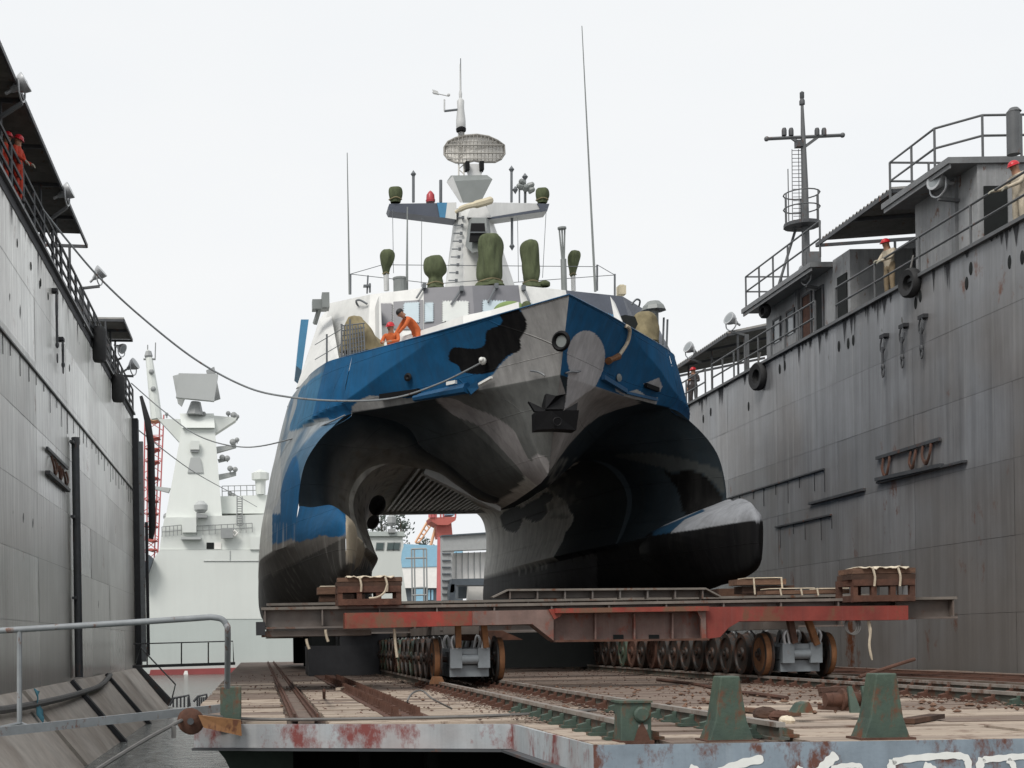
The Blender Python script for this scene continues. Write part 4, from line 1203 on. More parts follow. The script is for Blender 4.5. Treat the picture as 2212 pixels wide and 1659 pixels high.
# side lamp housings
c = at(690, 660, 47.5)
mb = MB(); mb.box(c, (0.5, 0.5, 0.32)); mb.box(c + Vector((0.2, -0.1, 0.1)), (0.25, 0.62, 0.5)); mb.beam(c - Vector((0, 0, 0.1)), at(680, 700, 47.8), 0.12, 0.12); mb.build('side_light', 'mast_grey', SHIP)
c = at(1412, 658, 46.5)
mb = MB(); mb.lathe([(0.42, 0), (0.36, 0.14), (0.2, 0.3), (0, 0.3)], c - Vector((0, 0, 0.2)), (0, 0, 1), 8); mb.lathe([(0.16, -0.6), (0.16, 0)], c - Vector((0, 0, 0.2)), (0, 0, 1), 8); mb.build('side_light', 'mast_grey', SHIP)
# blue bulwark pieces at the far quarters
mb = MB(); mb.prism([at(650, 690, 52), at(667, 690, 52), at(652, 800, 52), at(640, 790, 52)], (0.0, 3.0, 0)); mb.build('quarter_screen', 'ship_blue', SHIP)
# sloping white side from the bridge house down to the gunwale
mb = MB(); mb.prism([at(690, 690, 49), at(712, 660, 49.3), at(735, 790, 44), at(640, 838, 47.0)], (0, 0.3, 0)); mb.build('side_plating', 'ship_white', SHIP)
mb = MB(); v = [at(1398, 672, 48.8), at(1408, 680, 48.9), at(1452, 765, 46.5), at(1380, 765, 44.5)]
mb.prism(v, (0, 0.3, 0)); mb.build('side_plating', 'ship_slate', SHIP)
mb = MB(); mb.prism([at(1335, 684, 43.5), at(1350, 680, 43.5), at(1372, 684, 43.5), at(1378, 700, 43.5), at(1372, 712, 43.5), at(1342, 706, 43.5)], (0, 0.1, 0)); mb.build('hatch_opening', 'void', SHIP)

# canvas covered deck gear
def canvas(pts_prof, x, y_base, D, m, wob=0.12, n=18, sq=1.0, name='canvas_cover', lean=0.0):
    """pts_prof: (half width px, height px above base); folds run down the cloth"""
    k = D / FPX
    c = at(x, y_base, D)
    vs, rng = [], random.Random(int(x * 7 + y_base))
    ph = [rng.uniform(0, 6.28) for _ in range(6)]
    prof = smoothpoly(pts_prof, 4)
    mb = MB()
    rows = []
    for w, h in prof:
        r = []
        for j in range(n + 1):
            a = 2 * math.pi * (j % n) / n
            f = 1 + wob * (math.sin(3 * a + ph[0] + h * 0.05) * 0.5 + math.sin(5 * a + ph[1] - h * 0.08) * 0.35 + math.sin(9 * a + ph[2]) * 0.25)
            r.append((c.x + w * k * f * math.cos(a) + lean * h * k, c.y + sq * w * k * f * math.sin(a), c.z + h * k))
        rows.append(r)
    mb.grid(rows)
    mb.add([rows[-1][j] for j in range(n)], [tuple(range(n))])
    o = mb.build(name, m, SHIP, smooth=True, angle=60)
    if m == 'canvas_green' and pts_prof[-1][1] > 30:
        hh = 6 if pts_prof[0][1] < 0 else 7
        ww = np.interp(hh, [q[1] for q in pts_prof], [q[0] for q in pts_prof]) * k * 1.12
        mb = MB(); mb.tube([(c.x + lean * hh * k + ww * math.cos(t), c.y + sq * ww * math.sin(t), c.z + hh * k + 0.02 * math.sin(3 * t)) for t in np.linspace(0, 2 * math.pi, 21)], 0.02, 5); mb.build('lashing', 'canvas_khaki', o)
    return o
zr = 618
canvas([(31, -6), (27, 2), (23, 7), (26, 16), (26, 35), (26, 62), (25, 90), (20, 104), (10, 109), (2, 110)], 1059, 615, 46.8, 'canvas_green', 0.2, n=26)
canvas([(24, -6), (20, 2), (15, 7), (17, 16), (18, 30), (19, 60), (19, 84), (15, 94), (8, 98), (2, 98)], 1147, 617, 47.2, 'canvas_green', 0.18, n=26)
canvas([(20, -4), (17, 2), (15, 12), (14, 20), (22, 30), (24, 45), (20, 60), (12, 66), (2, 66)], 940, 620, 46.8, 'canvas_green', 0.2)
canvas([(3, 0), (6, 6), (9, 18), (14, 34), (15, 48), (10, 57), (2, 59)], 833, 598, 47.0, 'canvas_green', 0.2, lean=0.08)
canvas([(3, 0), (6, 6), (8, 18), (12, 34), (13, 48), (9, 57), (2, 58)], 1237, 600, 47.6, 'canvas_green', 0.2, lean=0.08)
canvas([(11, 0), (14, 3), (13, 8), (9, 11), (2, 12)], 1175, 619, 47.2, 'canvas_green', 0.2)
canvas([(11, 0), (12, 6), (14, 12), (15, 24), (12, 32), (2, 33)], 854, 438, 48.5, 'canvas_green', 0.14)
canvas([(10, 0), (11, 5), (14, 14), (14, 24), (11, 31), (2, 32)], 1171, 439, 48.5, 'canvas_green', 0.14)
canvas([(50, -8), (44, 6), (34, 28), (24, 50), (17, 63), (12, 70), (2, 72)], 788, 754, 42.5, 'canvas_khaki', 0.3, n=28, sq=0.7, lean=-0.3)
canvas([(32, -12), (30, 10), (26, 30), (23, 44), (15, 52), (3, 55)], 1392, 728, 45.0, 'canvas_khaki', 0.14, n=24)
canvas([(42, -10), (40, 8), (30, 24), (16, 32), (3, 34)], 1100, 686, 39.8, 'canvas_lime', 0.1, n=20)
canvas([(8, 0), (10, 8), (8, 18), (2, 22)], 1138, 672, 39.4, 'canvas_green', 0.1)
# net hung beside the khaki cover
mb = MB()
for i in range(9):
    mb.tube([at(737 + i * 6, 700 + (i % 2) * 4, 42.0), at(740 + i * 6, 770 - i * 1.5, 41.6)], 0.02, 4)
for j in range(7):
    mb.tube([at(736, 704 + j * 11, 42.0), at(788, 698 + j * 9.5, 42.0)], 0.018, 4)
tag(mb.build('net', 'thin_metal', SHIP), kind='stuff')
canvas([(24, 0), (23, 20), (20, 48), (14, 62), (3, 66)], 764, 770, 42.6, 'thin_metal', 0.25, n=16, sq=0.5)
# roof gear poles
def pole(x0, y0, x1, y1, D, r, m='thin_metal', n=6, name='antenna'):
    mb = MB(); mb.tube([at(x0, y0, D), at(x1, y1, D)], r if isinstance(r, list) else [r, r], n); return mb.build(name, m, SHIP)
pole(755, 636, 750, 330, 47.5, [0.035, 0.014], 'mast_grey')
pole(1286, 630, 1257, 56, 47.0, [0.045, 0.014], 'mast_grey')
pole(879, 628, 880, 447, 47.0, [0.045, 0.02], 'mast_grey')
pole(835, 628, 834, 590, 47.0, 0.09, 'ship_pale', 8, 'pedestal')
pole(1239, 628, 1238, 594, 47.6, 0.08, 'ship_pale', 8, 'pedestal')
mb = MB()
for dx in (-6, 0, 6):
    mb.tube([at(1218, 600, 47), at(1214 + dx, 494, 47)], 0.03, 5)
mb.tube([at(1219, 634, 47), at(1217, 560, 47)], 0.1, 8)
mb.lathe([(0.15, 0), (0.15, 0.06), (0, 0.06)], at(1214, 495, 47), (0, 0, 1), 10)
mb.build('antenna', 'mast_grey', SHIP)
mb = MB(); mb.lathe([(0.22, 0), (0.22, 0.42), (0.24, 0.44), (0.24, 0.5), (0, 0.5)], at(864, 632, 46.8), (0, 0, 1), 12); mb.build('ventilator', 'mast_grey', SHIP)
mb = MB(); mb.tube([at(793, 634, 47), at(795, 595, 47)], 0.03, 5); mb.box(at(793, 618, 47), (0.25, 0.2, 0.06)); mb.box(at(799, 622, 47), (0.06, 0.1, 0.3)); mb.build('instrument', 'thin_metal', SHIP)
mb = MB(); mb.box(at(1342, 628, 47.8), (0.26, 0.3, 0.3)); mb.box(at(1342, 620, 47.8), (0.16, 0.2, 0.12)); mb.build('lifebuoy_box', 'canvas_cream', SHIP)
# guard wires
posts = [(757, 592, 636), (1290, 572, 628), (1328, 592, 638), (880, 594, 625), (1214, 584, 620)]
for x, y0, y1 in posts[:3]:
    pole(x, y1, x, y0, 47.5, 0.035, name='guard_post')
for a, b in (((757, 592), (833, 570)), ((757, 592), (930, 612)), ((833, 572), (1290, 576)), ((1290, 572), (1328, 594)), ((930, 614), (1033, 606)), ((1110, 610), (1328, 594))):
    pole(a[0], a[1], b[0], b[1], 47.2, 0.012, name='guard_wire', n=4)
for x0, y0, x1, y1 in ((848, 452, 850, 590), (911, 470, 910, 620), (1118, 470, 1120, 610), (1180, 450, 1172, 600)):
    pole(x0, y0, x1, y1, 48.2, 0.010, n=4, name='halyard')
# stanchions along the left side deck and the quarters
for x, y0, y1, D in ((706, 722, 792, 43.0), (738, 700, 778, 41.8), (756, 690, 772, 41.2)):
    pole(x, y1, x, y0, D, 0.03, name='stanchion')
for dy in (0, 32):
    pole(680, 745 + dy, 756, 700 + dy, 42.5, 0.012, name='guard_wire', n=4)
for x, y0, y1 in ((1432, 686, 745), (1440, 690, 750)):
    pole(x, y1, x + 2, y0, 46.5, 0.035, name='stanchion')
# tower
def frustum(bot, top, m, name='tower', parent=SHIP):
    k = len(bot)
    mb = MB(); mb.add(list(bot) + list(top), [tuple(range(k)), tuple(range(2 * k - 1, k - 1, -1))] + [(i, (i + 1) % k, (i + 1) % k + k, i + k) for i in range(k)])
    return mb.build(name, m, parent)
TW = frustum([at(961, 622, 49.5), at(1004, 622, 47.4), at(1086, 620, 47.4), at(1113, 620, 49.5), at(1100, 620, 51.5), at(975, 620, 51.5)],
             [at(983, 450, 49.2), at(996, 450, 48.2), at(1044, 450, 48.2), at(1056, 450, 49.2), at(1052, 450, 49.8), at(988, 450, 49.8)], 'ship_white', 'mast_tower')
for i in range(9):
    y = 470 + i * 17
    x = 984 - i * 1.8
    mb = MB(); mb.tube([at(x, y, 48.6 - i * 0.05), at(x + 15, y, 48.0 - i * 0.07)], 0.025, 5); mb.box(at(x + 16, y, 48.0 - i * 0.08), (0.09, 0.09, 0.09)); mb.build('rung', 'thin_metal', TW)
# sensor box
SB2 = frustum([at(1005, 532, 47.6), at(1020, 546, 47.0), at(1056, 540, 47.0), at(1062, 520, 47.6), at(1056, 500, 48.6), at(1010, 500, 48.6)],
        [at(1013, 475, 47.9), at(1020, 470, 47.3), at(1050, 470, 47.3), at(1056, 474, 47.9), at(1050, 470, 48.6), at(1018, 470, 48.6)], 'mast_grey', 'sensor_box')
mb = MB(); mb.prism([at(1018, 482, 46.95), at(1047, 482, 46.95), at(1050, 522, 46.88), at(1014, 522, 46.88)], (0, 0.08, 0)); mb.build('sensor_window', 'hull_black', SB2)
mb = MB(); mb.beam(at(1015, 502, 46.86), at(1049, 502, 46.86), 0.04, 0.04); mb.build('window_bar', 'thin_metal', SB2)
frustum([at(1008, 470, 47.8), at(1062, 470, 47.8), at(1060, 470, 49.2), at(1010, 470, 49.2)], [at(1018, 445, 48.0), at(1050, 445, 48.0), at(1048, 445, 49), at(1020, 445, 49)], 'ship_pale', 'mast_neck')
# yards
mb = MB(); mb.prism([at(841, 440, 48.4), at(985, 438, 48.4), at(985, 474, 48.4), at(842, 456, 48.4), at(838, 448, 48.4)], (0, 0.7, 0)); Y1 = mb.build('yard_arm', 'ship_slate', SHIP)
mb = MB(); mb.prism([at(944, 437.5, 48.36), at(966, 437.5, 48.36), at(962, 470, 48.36), at(950, 469, 48.36)], (0, 0.03, 0)); mb.build('paint_patch', 'ship_blue', Y1)
mb = MB(); mb.prism([at(966, 437.5, 48.36), at(986, 437.2, 48.36), at(986, 474, 48.36), at(962, 470, 48.36)], (0, 0.03, 0)); mb.build('paint_patch', 'ship_white', Y1)
mb = MB(); mb.prism([at(1052, 437, 48.4), at(1187, 440, 48.4), at(1182, 456, 48.4), at(1052, 474, 48.4)], (0, 0.7, 0)); Y2 = mb.build('yard_arm', 'ship_pale', SHIP)
mb = MB(); mb.prism([at(1160, 439.5, 48.36), at(1187, 440, 48.36), at(1182, 456, 48.36), at(1170, 457, 48.36)], (0, 0.03, 0)); mb.build('paint_patch', 'ship_slate', Y2)
mb = MB(); mb.prism([at(1170, 457, 48.37), at(1053, 474.5, 48.37), at(1053, 470, 48.37), at(1170, 451, 48.37)], (0, 0.02, 0)); mb.build('paint_patch', 'ship_slate', Y2)
for x, y0, y1, r in ((893, 437, 374, 0.05), (952, 437, 389, 0.055), (1105, 437, 366, 0.045), (1134, 438, 380, 0.04), (1106, 470, 535, 0.045), (1122, 438, 408, 0.03)):
    pole(x, y0, x, y1, 48.7, r, name='yard_antenna')
for x, y, r in ((893, 376, 0.1), (1134, 382, 0.11), (1105, 366, 0.1), (1106, 532, 0.1), (1113, 410, 0.1)):
    mb = MB(); mb.lathe([(0, -0.16), (r, 0), (0, 0.14)], at(x, y, 48.7), (0, 0, 1), 8); mb.build('antenna_tip', 'thin_metal', SHIP)
mb = MB(); mb.lathe([(0.16, 0), (0.17, 0.08), (0.15, 0.1), (0.14, 0.26), (0.07, 0.36), (0, 0.42)], at(930, 437, 48.7), (0, 0, 1), 12); mb.build('warning_light', 'red_lamp', SHIP, smooth=True)
mb = MB()
for dx, dy in ((-6, 0), (5, -2), (0, 6), (-3, -8), (6, 8)):
    mb.lathe([(0.1, 0), (0.12, 0.04), (0.09, 0.2), (0.04, 0.24), (0, 0.24)], at(1135 + dx, 405 + dy, 48.7), (0.2 * dx, -0.5, 0.3), 8)
mb.tube([at(1135, 438, 48.7), at(1135, 400, 48.7)], 0.04, 6)
tag(mb.build('lamp_cluster', 'mast_grey', SHIP), label='cluster of grey signal lamps', kind='stuff')
# mast head and rolled canvas
frustum([at(1000, 438, 48.3), at(1038, 438, 48.3), at(1038, 438, 49.4), at(1000, 438, 49.4)], [at(966, 392, 48.3), at(1064, 387, 48.3), at(1064, 387, 50.0), at(966, 390, 50.0)], 'mast_grey', 'mast_head')
frustum([at(966, 392, 48.3), at(1064, 387, 48.3), at(1064, 387, 50.0), at(966, 390, 50.0)], [at(974, 379, 48.5), at(1052, 378, 48.5), at(1052, 378, 49.8), at(974, 379, 49.8)], 'mast_grey', 'mast_head_cap')
mb = MB(); mb.prism([at(965, 393, 48.28), at(978, 380, 48.28), at(1000, 437, 48.28), at(994, 437, 48.28)], (0, 0.02, 0)); mb.build('mast_head_edge', 'ship_pale', SHIP)
mb = MB(); mb.tube(bez([at(984, 458, 47.7), at(1005, 447, 47.5), at(1035, 440, 47.4), at(1062, 432, 47.6)], 5), [0.06] * 3 + [0.1] * 6 + [0.14] * 6 + [0.1], 8); mb.build('rolled_canvas', 'canvas_cream', SHIP, smooth=True)
# radar
RD = frustum([at(1010, 379, 48.6), at(1040, 379, 48.6), at(1040, 379, 49.4), at(1010, 379, 49.4)], [at(1006, 354, 48.7), at(1044, 354, 48.7), at(1044, 354, 49.3), at(1006, 354, 49.3)], 'ship_pale', 'radar_pedestal')
for x in (1009, 1040):
    mb = MB(); mb.box(at(x, 360, 48.6), (0.14, 0.3, 0.3)); mb.build('bearing', 'hull_black', RD)
outl = [(960, 318), (968, 306), (984, 298), (1005, 293), (1030, 291), (1055, 295), (1075, 304), (1089, 314), (1090, 332), (1082, 344), (1070, 350), (1040, 350), (1024, 347), (1004, 352), (984, 351), (968, 344), (960, 334)]
def dishD(x): return 48.7 + 0.00012 * (x - 1025) ** 2
mb = MB()
cc = at(1025, 322, dishD(1025))
ov = [at(x, y, dishD(x)) for x, y in outl]
mb.add([cc + Vector((0, 0.15, 0))] + [p + Vector((0, 0.1, 0)) for p in ov], [(0, i + 1, (i + 1) % len(ov) + 1) for i in range(len(ov))])
DI = mb.build('radar_dish', 'radar_tan', SHIP)
so = DI.modifiers.new('thickness', 'SOLIDIFY'); so.thickness = 0.05
mb = MB(); mb.tube(ov + [ov[0]], 0.04, 6); mb.build('dish_rim', 'radar_dark', DI)
def yspan(x):
    ys = []
    for (x1, y1), (x2, y2) in zip(outl, outl[1:] + outl[:1]):
        if (x1 - x) * (x2 - x) < 0:
            ys.append(y1 + (y2 - y1) * (x - x1) / (x2 - x1))
    return min(ys), max(ys)
for x in np.arange(966.5, 1088, 8.1):
    a, b = yspan(x)
    mb = MB(); mb.tube([at(x, a, dishD(x) - 0.02), at(x, b, dishD(x) - 0.02)], 0.014, 5); mb.build('dish_rib', 'radar_dark', DI)
for y, a, b in ((306, 975, 1072), (314, 964, 1086), (331, 962, 1088), (343, 968, 1082)):
    mb = MB(); mb.tube([at(x, y, dishD(x) - 0.06) for x in np.linspace(a, b, 9)], 0.014 if y not in (331, 314) else 0.024, 5); mb.build('dish_stringer', 'radar_dark', DI)
# lattice pole and top mast
for x in (991, 1002):
    pole(x, 379, x, 280, 48.9, 0.03, 'radar_tan', 5, 'lattice_leg')
for i in range(8):
    pole(991 if i % 2 else 1002, 376 - i * 11, 1002 if i % 2 else 991, 366 - i * 11, 48.9, 0.018, 'radar_tan', 4, 'lattice_brace')
mb = MB(); mb.lathe([(0.06, 0), (0.1, 0.1), (0.17, 0.22), (0.17, 0.5), (0.12, 0.95), (0.13, 1.2), (0.05, 1.3), (0.06, 1.45), (0.03, 1.6), (0.02, 2.5)], at(996, 292, 48.9), (0, 0, 1), 10); mb.build('top_mast', 'ship_pale', SHIP, smooth=True)
mb = MB(); mb.lathe([(0.17, 0), (0.18, 0.1), (0.08, 0.16), (0.08, 0)], at(996, 284, 48.8), (0, 0, 1), 10); mb.build('mast_light', 'hull_black', SHIP)
pole(995, 215, 995, 126, 48.9, [0.03, 0.015], name='top_whip')
pole(995, 236, 960, 240, 48.9, 0.04, name='gauge_arm')
mb = MB(); mb.tube([at(960, 240, 48.9), at(960, 215, 48.9)], 0.03, 6); mb.tube([at(934, 200, 48.9), at(970, 208, 48.9)], 0.02, 5)
mb.prism([at(934, 193, 48.9), at(946, 197, 48.9), at(948, 205, 48.9), at(936, 203, 48.9)], (0, 0.02, 0)); mb.ball(at(969, 205, 48.9), 0.06, 6, 5); mb.build('wind_gauge', 'ship_pale', SHIP)

# ---------------------------------------------------------------- bow fittings
BR = MB()
n_ = (Vector((-0.62, -0.72, -0.12))).normalized()
c = at(1213, 737, 33.32)
BR.lathe([(0.20, 0), (0.25, 0.03), (0.20, 0.08), (0.15, 0.04), (0.14, 0.0)], c, n_, 18)
br = BR.build('bullring', 'hull_black', SHIP, smooth=True)
mb = MB(); mb.lathe([(0.15, 0.01), (0.0, 0.012)], c, n_, 18); mb.build('ring_opening', 'mast_grey', br)
# anchor in its bow pocket
mb = MB()
mb.prism([at(1180, 850, 34.35), at(1201, 855, 34.1), at(1222, 851, 34.35), at(1219, 884, 34.2), at(1178, 884, 34.2)], (0, 0.5, 0))
AN = mb.build('anchor', 'hull_black', SHIP)
mb = MB(); mb.prism([at(1157, 889, 34.0), at(1190, 887, 33.9), at(1251, 886, 34.0), at(1245, 929, 34.1), at(1200, 926, 33.95), at(1158, 928, 34.1)], (0, 0.5, 0.0)); mb.build('crown', 'hull_black', AN)
mb = MB(); mb.prism([at(1142, 867, 34.25), at(1178, 884, 34.15), at(1178, 889, 34.15), at(1155, 888, 34.15)], (0, 0.16, 0)); mb.build('fluke', 'hull_black', AN)
mb = MB(); mb.prism([at(1222, 884, 34.15), at(1248, 869, 34.25), at(1246, 888, 34.15), at(1222, 889, 34.15)], (0, 0.16, 0)); mb.build('fluke', 'hull_black', AN)
mb = MB(); cc = at(1204, 911, 33.85); mb.tube([cc + Vector((0.1 * math.cos(t), 0, 0.1 * math.sin(t))) for t in np.linspace(0, 2 * math.pi, 13)], 0.02, 6); mb.build('shackle', 'hull_black', AN)
# handrails and pads on both bow faces
def bowD(x, left=True):
    return float(np.interp(x, [640, 763, 946, 1060, 1161, 1215], [43.5, 40.5, 37.7, 35.9, 34.6, 33.6])) if left else float(np.interp(x, [1215, 1288, 1313, 1376, 1440, 1480], [33.6, 35.0, 35.6, 37.4, 40.0, 41.0]))
def bow(x, y, off=0.08, left=True):
    for D in np.arange(32.6, 41.5, 0.02):
        p = at(x, y, D)
        z = p.z - EYE
        c, d, zl, zh = float(cs(D)), float(ds_(D)), float(cz(D)), float(dz_(D))
        t = max(0.0, min(1.0, (z - zl) / max(zh - zl, 0.01)))
        if abs(p.x - XC) <= c + (d - c) * t + float(bulge(D, np.array([z]))[0]) and D > 32.9:
            return at(x, y, D - off)
    return at(x, y, bowD(x, left) - off)
mb = MB(); mb.beam(bow(822, 858, 0.1), bow(905, 846, 0.1), 0.12, 0.16); mb.build('fender_slot', 'hull_black', SHIP)
mb = MB(); mb.tube([bow(896, 860, .12), bow(955, 848, .12), bow(1010, 838, .12)], [0.1, 0.13, 0.15], 8); mb.build('fender_tube', 'hull_blue', SHIP, smooth=True)
mb = MB(); mb.prism([bow(1008, 838, .2), bow(1030, 822, .2), bow(1034, 838, .2), bow(1018, 852, .2)], (0, 0.2, 0)); mb.build('step', 'hull_blue', SHIP)
mb = MB(); mb.beam(bow(966, 829, .14), bow(985, 825, .14), 0.08, 0.09); mb.build('pad', 'white_paint', SHIP)
mb = MB(); mb.beam(bow(1035, 830, .12), bow(1062, 815, .12), 0.06, 0.06); mb.build('pad', 'white_paint', SHIP)
mb = MB(); mb.ball(bow(1043, 780, .12), 0.1, 10, 8); mb.ball(bow(1040, 777, .2), 0.07, 8, 6); mb.build('rope_knob', 'white_paint', SHIP, smooth=True)
mb = MB(); mb.beam(bow(1303, 815, .12, False), bow(1352, 845, .12, False), 0.1, 0.12); mb.beam(bow(1352, 848, .14, False), bow(1420, 864, .14, False), 0.06, 0.07); mb.build('fender_rail', 'hull_blue', SHIP)
mb = MB(); mb.beam(bow(1395, 832, .12, False), bow(1422, 842, .12, False), 0.08, 0.12); mb.build('fender_slot', 'hull_black', SHIP)
mb = MB(); mb.lathe([(0.09, 0), (0.11, 0.03), (0.0, 0.06)], bow(1336, 816, .03, False), (0.6, -0.8, 0), 10); mb.build('fairlead', 'mast_grey', SHIP)
mb = MB(); mb.lathe([(0.1, 0), (0.12, 0.03), (0.06, 0.05), (0.0, 0.02)], bow(882, 815, .03), (-0.6, -0.8, 0), 12); mb.build('fairlead', 'hull_black', SHIP)
for pts, l in ((((1146, 801), (1160, 803), (1172, 808), (1177, 812)), True), (((1222, 806), (1234, 803), (1246, 804), (1254, 801)), False)):
    mb = MB(); mb.tube(bez([bow(x, y, .12, l) for x, y in pts], 4), 0.025, 6); mb.build('handrail', 'thin_metal', SHIP, smooth=True)
# lashing hanging over the right bow
mb = MB(); mb.tube(bez([bow(1352, 704, .1, False), bow(1360, 712, .2, False), bow(1356, 738, .2, False), bow(1340, 764, .2, False), bow(1334, 770, .15, False)], 6), 0.05, 8)
solo(mb, 'rope', 'rope', 'short pale rope hanging over the right bow of the warship', 'rope', smooth=True)
mb = MB(); mb.tube([bow(1336, 770, .2, False), bow(1322, 776, .2, False), bow(1314, 780, .15, False)], [0.09, 0.07, 0.1], 8)
solo(mb, 'rope_end', 'rust_orange', 'frayed orange rope end tied below the pale rope on the right bow', 'rope', smooth=True)

# tunnel roof stiffeners, stern frame and blocks inside the tunnel
for i in range(19):
    s = -2.3 + i * 0.24
    mb = MB(); mb.beam((XC + s, 43.2, EYE + 5.53), (XC + s * 0.86, 58.6, EYE + 5.53), 0.09, 0.13); mb.build('roof_stiffener', 'ship_pale', SHIP)
mb = MB(); mb.lohi((XC - 2.3, 58.65, EYE + 5.36), (XC + 2.4, 58.95, EYE + 5.68)); mb.build('stern_bar', 'ship_pale', SHIP)
mb = MB(); mb.prism([(XC - 0.15, 41.6, EYE + 3.98), (XC - 2.2, 42.8, EYE + 5.38), (XC - 2.3, 42.8, EYE + 5.16), (XC - 0.15, 41.6, EYE + 3.84)], (0, 0.5, 0.0)); mb.build('step_edge', 'ship_pale', SHIP)
for (x, y, w, h, D) in ((815, 1092, 0.25, 0.30, 44.0), (806, 1128, 0.17, 0.2, 43.6)):
    mb = MB(); mb.ball(at(x, y, D), (w, 1.3, h), 14, 10); mb.build('black_patch', 'hull_black', SHIP, smooth=True)
# ================================================================ transfer platform
ZD = EYE - 0.95
PF = struct(thing('platform_deck', '', '', (8, 40, ZD)))
A_, B_, C_, E_ = (-0.8, 16.7), (2.85, 15.75), (2.98, 12.45), (17.3, 12.35)
poly = [A_, B_, C_, E_, (17.3, 71), (-1.0, 71)]
poly = [(-0.75, 16.9), (2.95, 15.95), (3.08, 12.6), (17.25, 12.5), (17.25, 71), (-0.95, 71)]
mb = MB(); mb.prism([(x, y, ZD - 0.06) for x, y in poly], (0, 0, -0.18)); mb.build('base', 'deck_dark', PF)
# fascia
def fas(p, q, z0, z1, m, name='fascia', t=0.05):
    p, q = Vector((*p, 0)), Vector((*q, 0))
    d = (q - p).normalized(); n = Vector((d.y, -d.x, 0))
    mb = MB(); mb.prism([p + Vector((0, 0, z1)), q + Vector((0, 0, z1)), q + Vector((0, 0, z0)), p + Vector((0, 0, z0))], -n * t)
    return mb.build(name, m, PF)
fas(A_, B_, ZD - 0.29, ZD - 0.01, 'fascia')
fas(B_, C_, ZD - 0.31, ZD - 0.01, 'fascia')
fas(C_, E_, ZD - 1.3, ZD - 0.01, 'fascia_blue')
for a, b in ((A_, B_), (B_, C_)):
    p, q = Vector((*a, ZD - 0.31)), Vector((*b, ZD - 0.31))
    mb = MB(); mb.beam(p + Vector((0, 0.1, 0)), q + Vector((0, 0.1, 0)), 0.25, 0.03); mb.build('fascia_flange', 'dark_steel', PF)
mb = MB(); mb.prism([(1.9, 12.9, ZD - 0.25), (2.9, 12.9, ZD - 0.25), (2.9, 12.9, -3.2 + EYE), (2.4, 12.9, -3.2 + EYE)], (0, 3, 0))
# dark pontoon body under the deck
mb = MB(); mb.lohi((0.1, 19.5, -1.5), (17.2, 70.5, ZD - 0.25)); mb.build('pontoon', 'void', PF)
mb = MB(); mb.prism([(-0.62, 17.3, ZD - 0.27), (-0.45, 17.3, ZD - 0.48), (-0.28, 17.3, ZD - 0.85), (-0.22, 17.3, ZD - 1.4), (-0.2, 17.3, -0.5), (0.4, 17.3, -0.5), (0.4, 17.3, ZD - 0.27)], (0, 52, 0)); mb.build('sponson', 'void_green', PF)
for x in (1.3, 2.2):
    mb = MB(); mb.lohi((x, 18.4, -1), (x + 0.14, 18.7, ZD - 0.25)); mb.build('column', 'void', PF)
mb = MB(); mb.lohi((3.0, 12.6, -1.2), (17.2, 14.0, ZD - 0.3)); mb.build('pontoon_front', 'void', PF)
# planks
rng = random.Random(5)
def deck_poly_lo(x):
    """distance of the front edge at X = x"""
    if x < 2.85: return float(np.interp(x, [-0.8, 2.85], [16.7, 15.75]))
    return float(np.interp(x, [2.98, 17.3], [12.45, 12.35]))
RX = [3.47, 4.72, 9.9, 11.15]
lanes = [(-0.95, 0.34, 0.62, 'plank'), (0.80, 3.28, 0.62, 'plank'), (3.66, 4.53, 0.5, 'plank_grey'), (4.92, 7.3, 0.9, 'plank'), (7.3, 9.7, 0.9, 'plank'), (10.1, 10.95, 0.6, 'plank_grey'), (11.35, 14.3, 0.9, 'plank'), (14.3, 17.25, 0.9, 'plank')]
for x0, x1, w, m in lanes:
    lo = max(deck_poly_lo(x0 + 0.02), deck_poly_lo(x1 - 0.02))
    if x1 > 2.85 and x0 < 2.85: lo = 16.3
    y = lo + 0.02
    while y < 34:
        ww = w * rng.uniform(0.85, 1.15) * (1.0 if y < 24 else 1.7)
        dz = rng.uniform(-0.012, 0.012)
        pd = max(0.0, min(1.0, (y - 15.0) / 5.0)) * (0.35 if x1 < 3.4 else 0.9)
        if y > 24: pd = 0.75 if x1 < 3.4 else 0.95
        mm = 'plank_grey' if rng.random() < max(pd, 0.08 if m == 'plank' else 0.75) else 'plank'
        mb = MB(); mb.lohi((x0 + rng.uniform(0, 0.03), y, ZD - 0.055), (x1 - rng.uniform(0, 0.03), y + ww - 0.07, ZD + dz))
        mb.build('plank', mm, PF)
        y += ww
# front strip of the left lane in front of the diagonal
mb = MB(); mb.prism([(2.9, 15.7, ZD - 0.05), (3.28, 15.7, ZD - 0.05), (3.28, 12.5, ZD - 0.05), (3.0, 12.5, ZD - 0.05)], (0, 0, 0.05)); mb.build('edge_plank', 'plank', PF)
mb = MB(); mb.lohi((-0.95, 34.1, ZD - 0.06), (17.25, 71, ZD - 0.01)); mb.build('far_deck', 'deck_dark', PF)

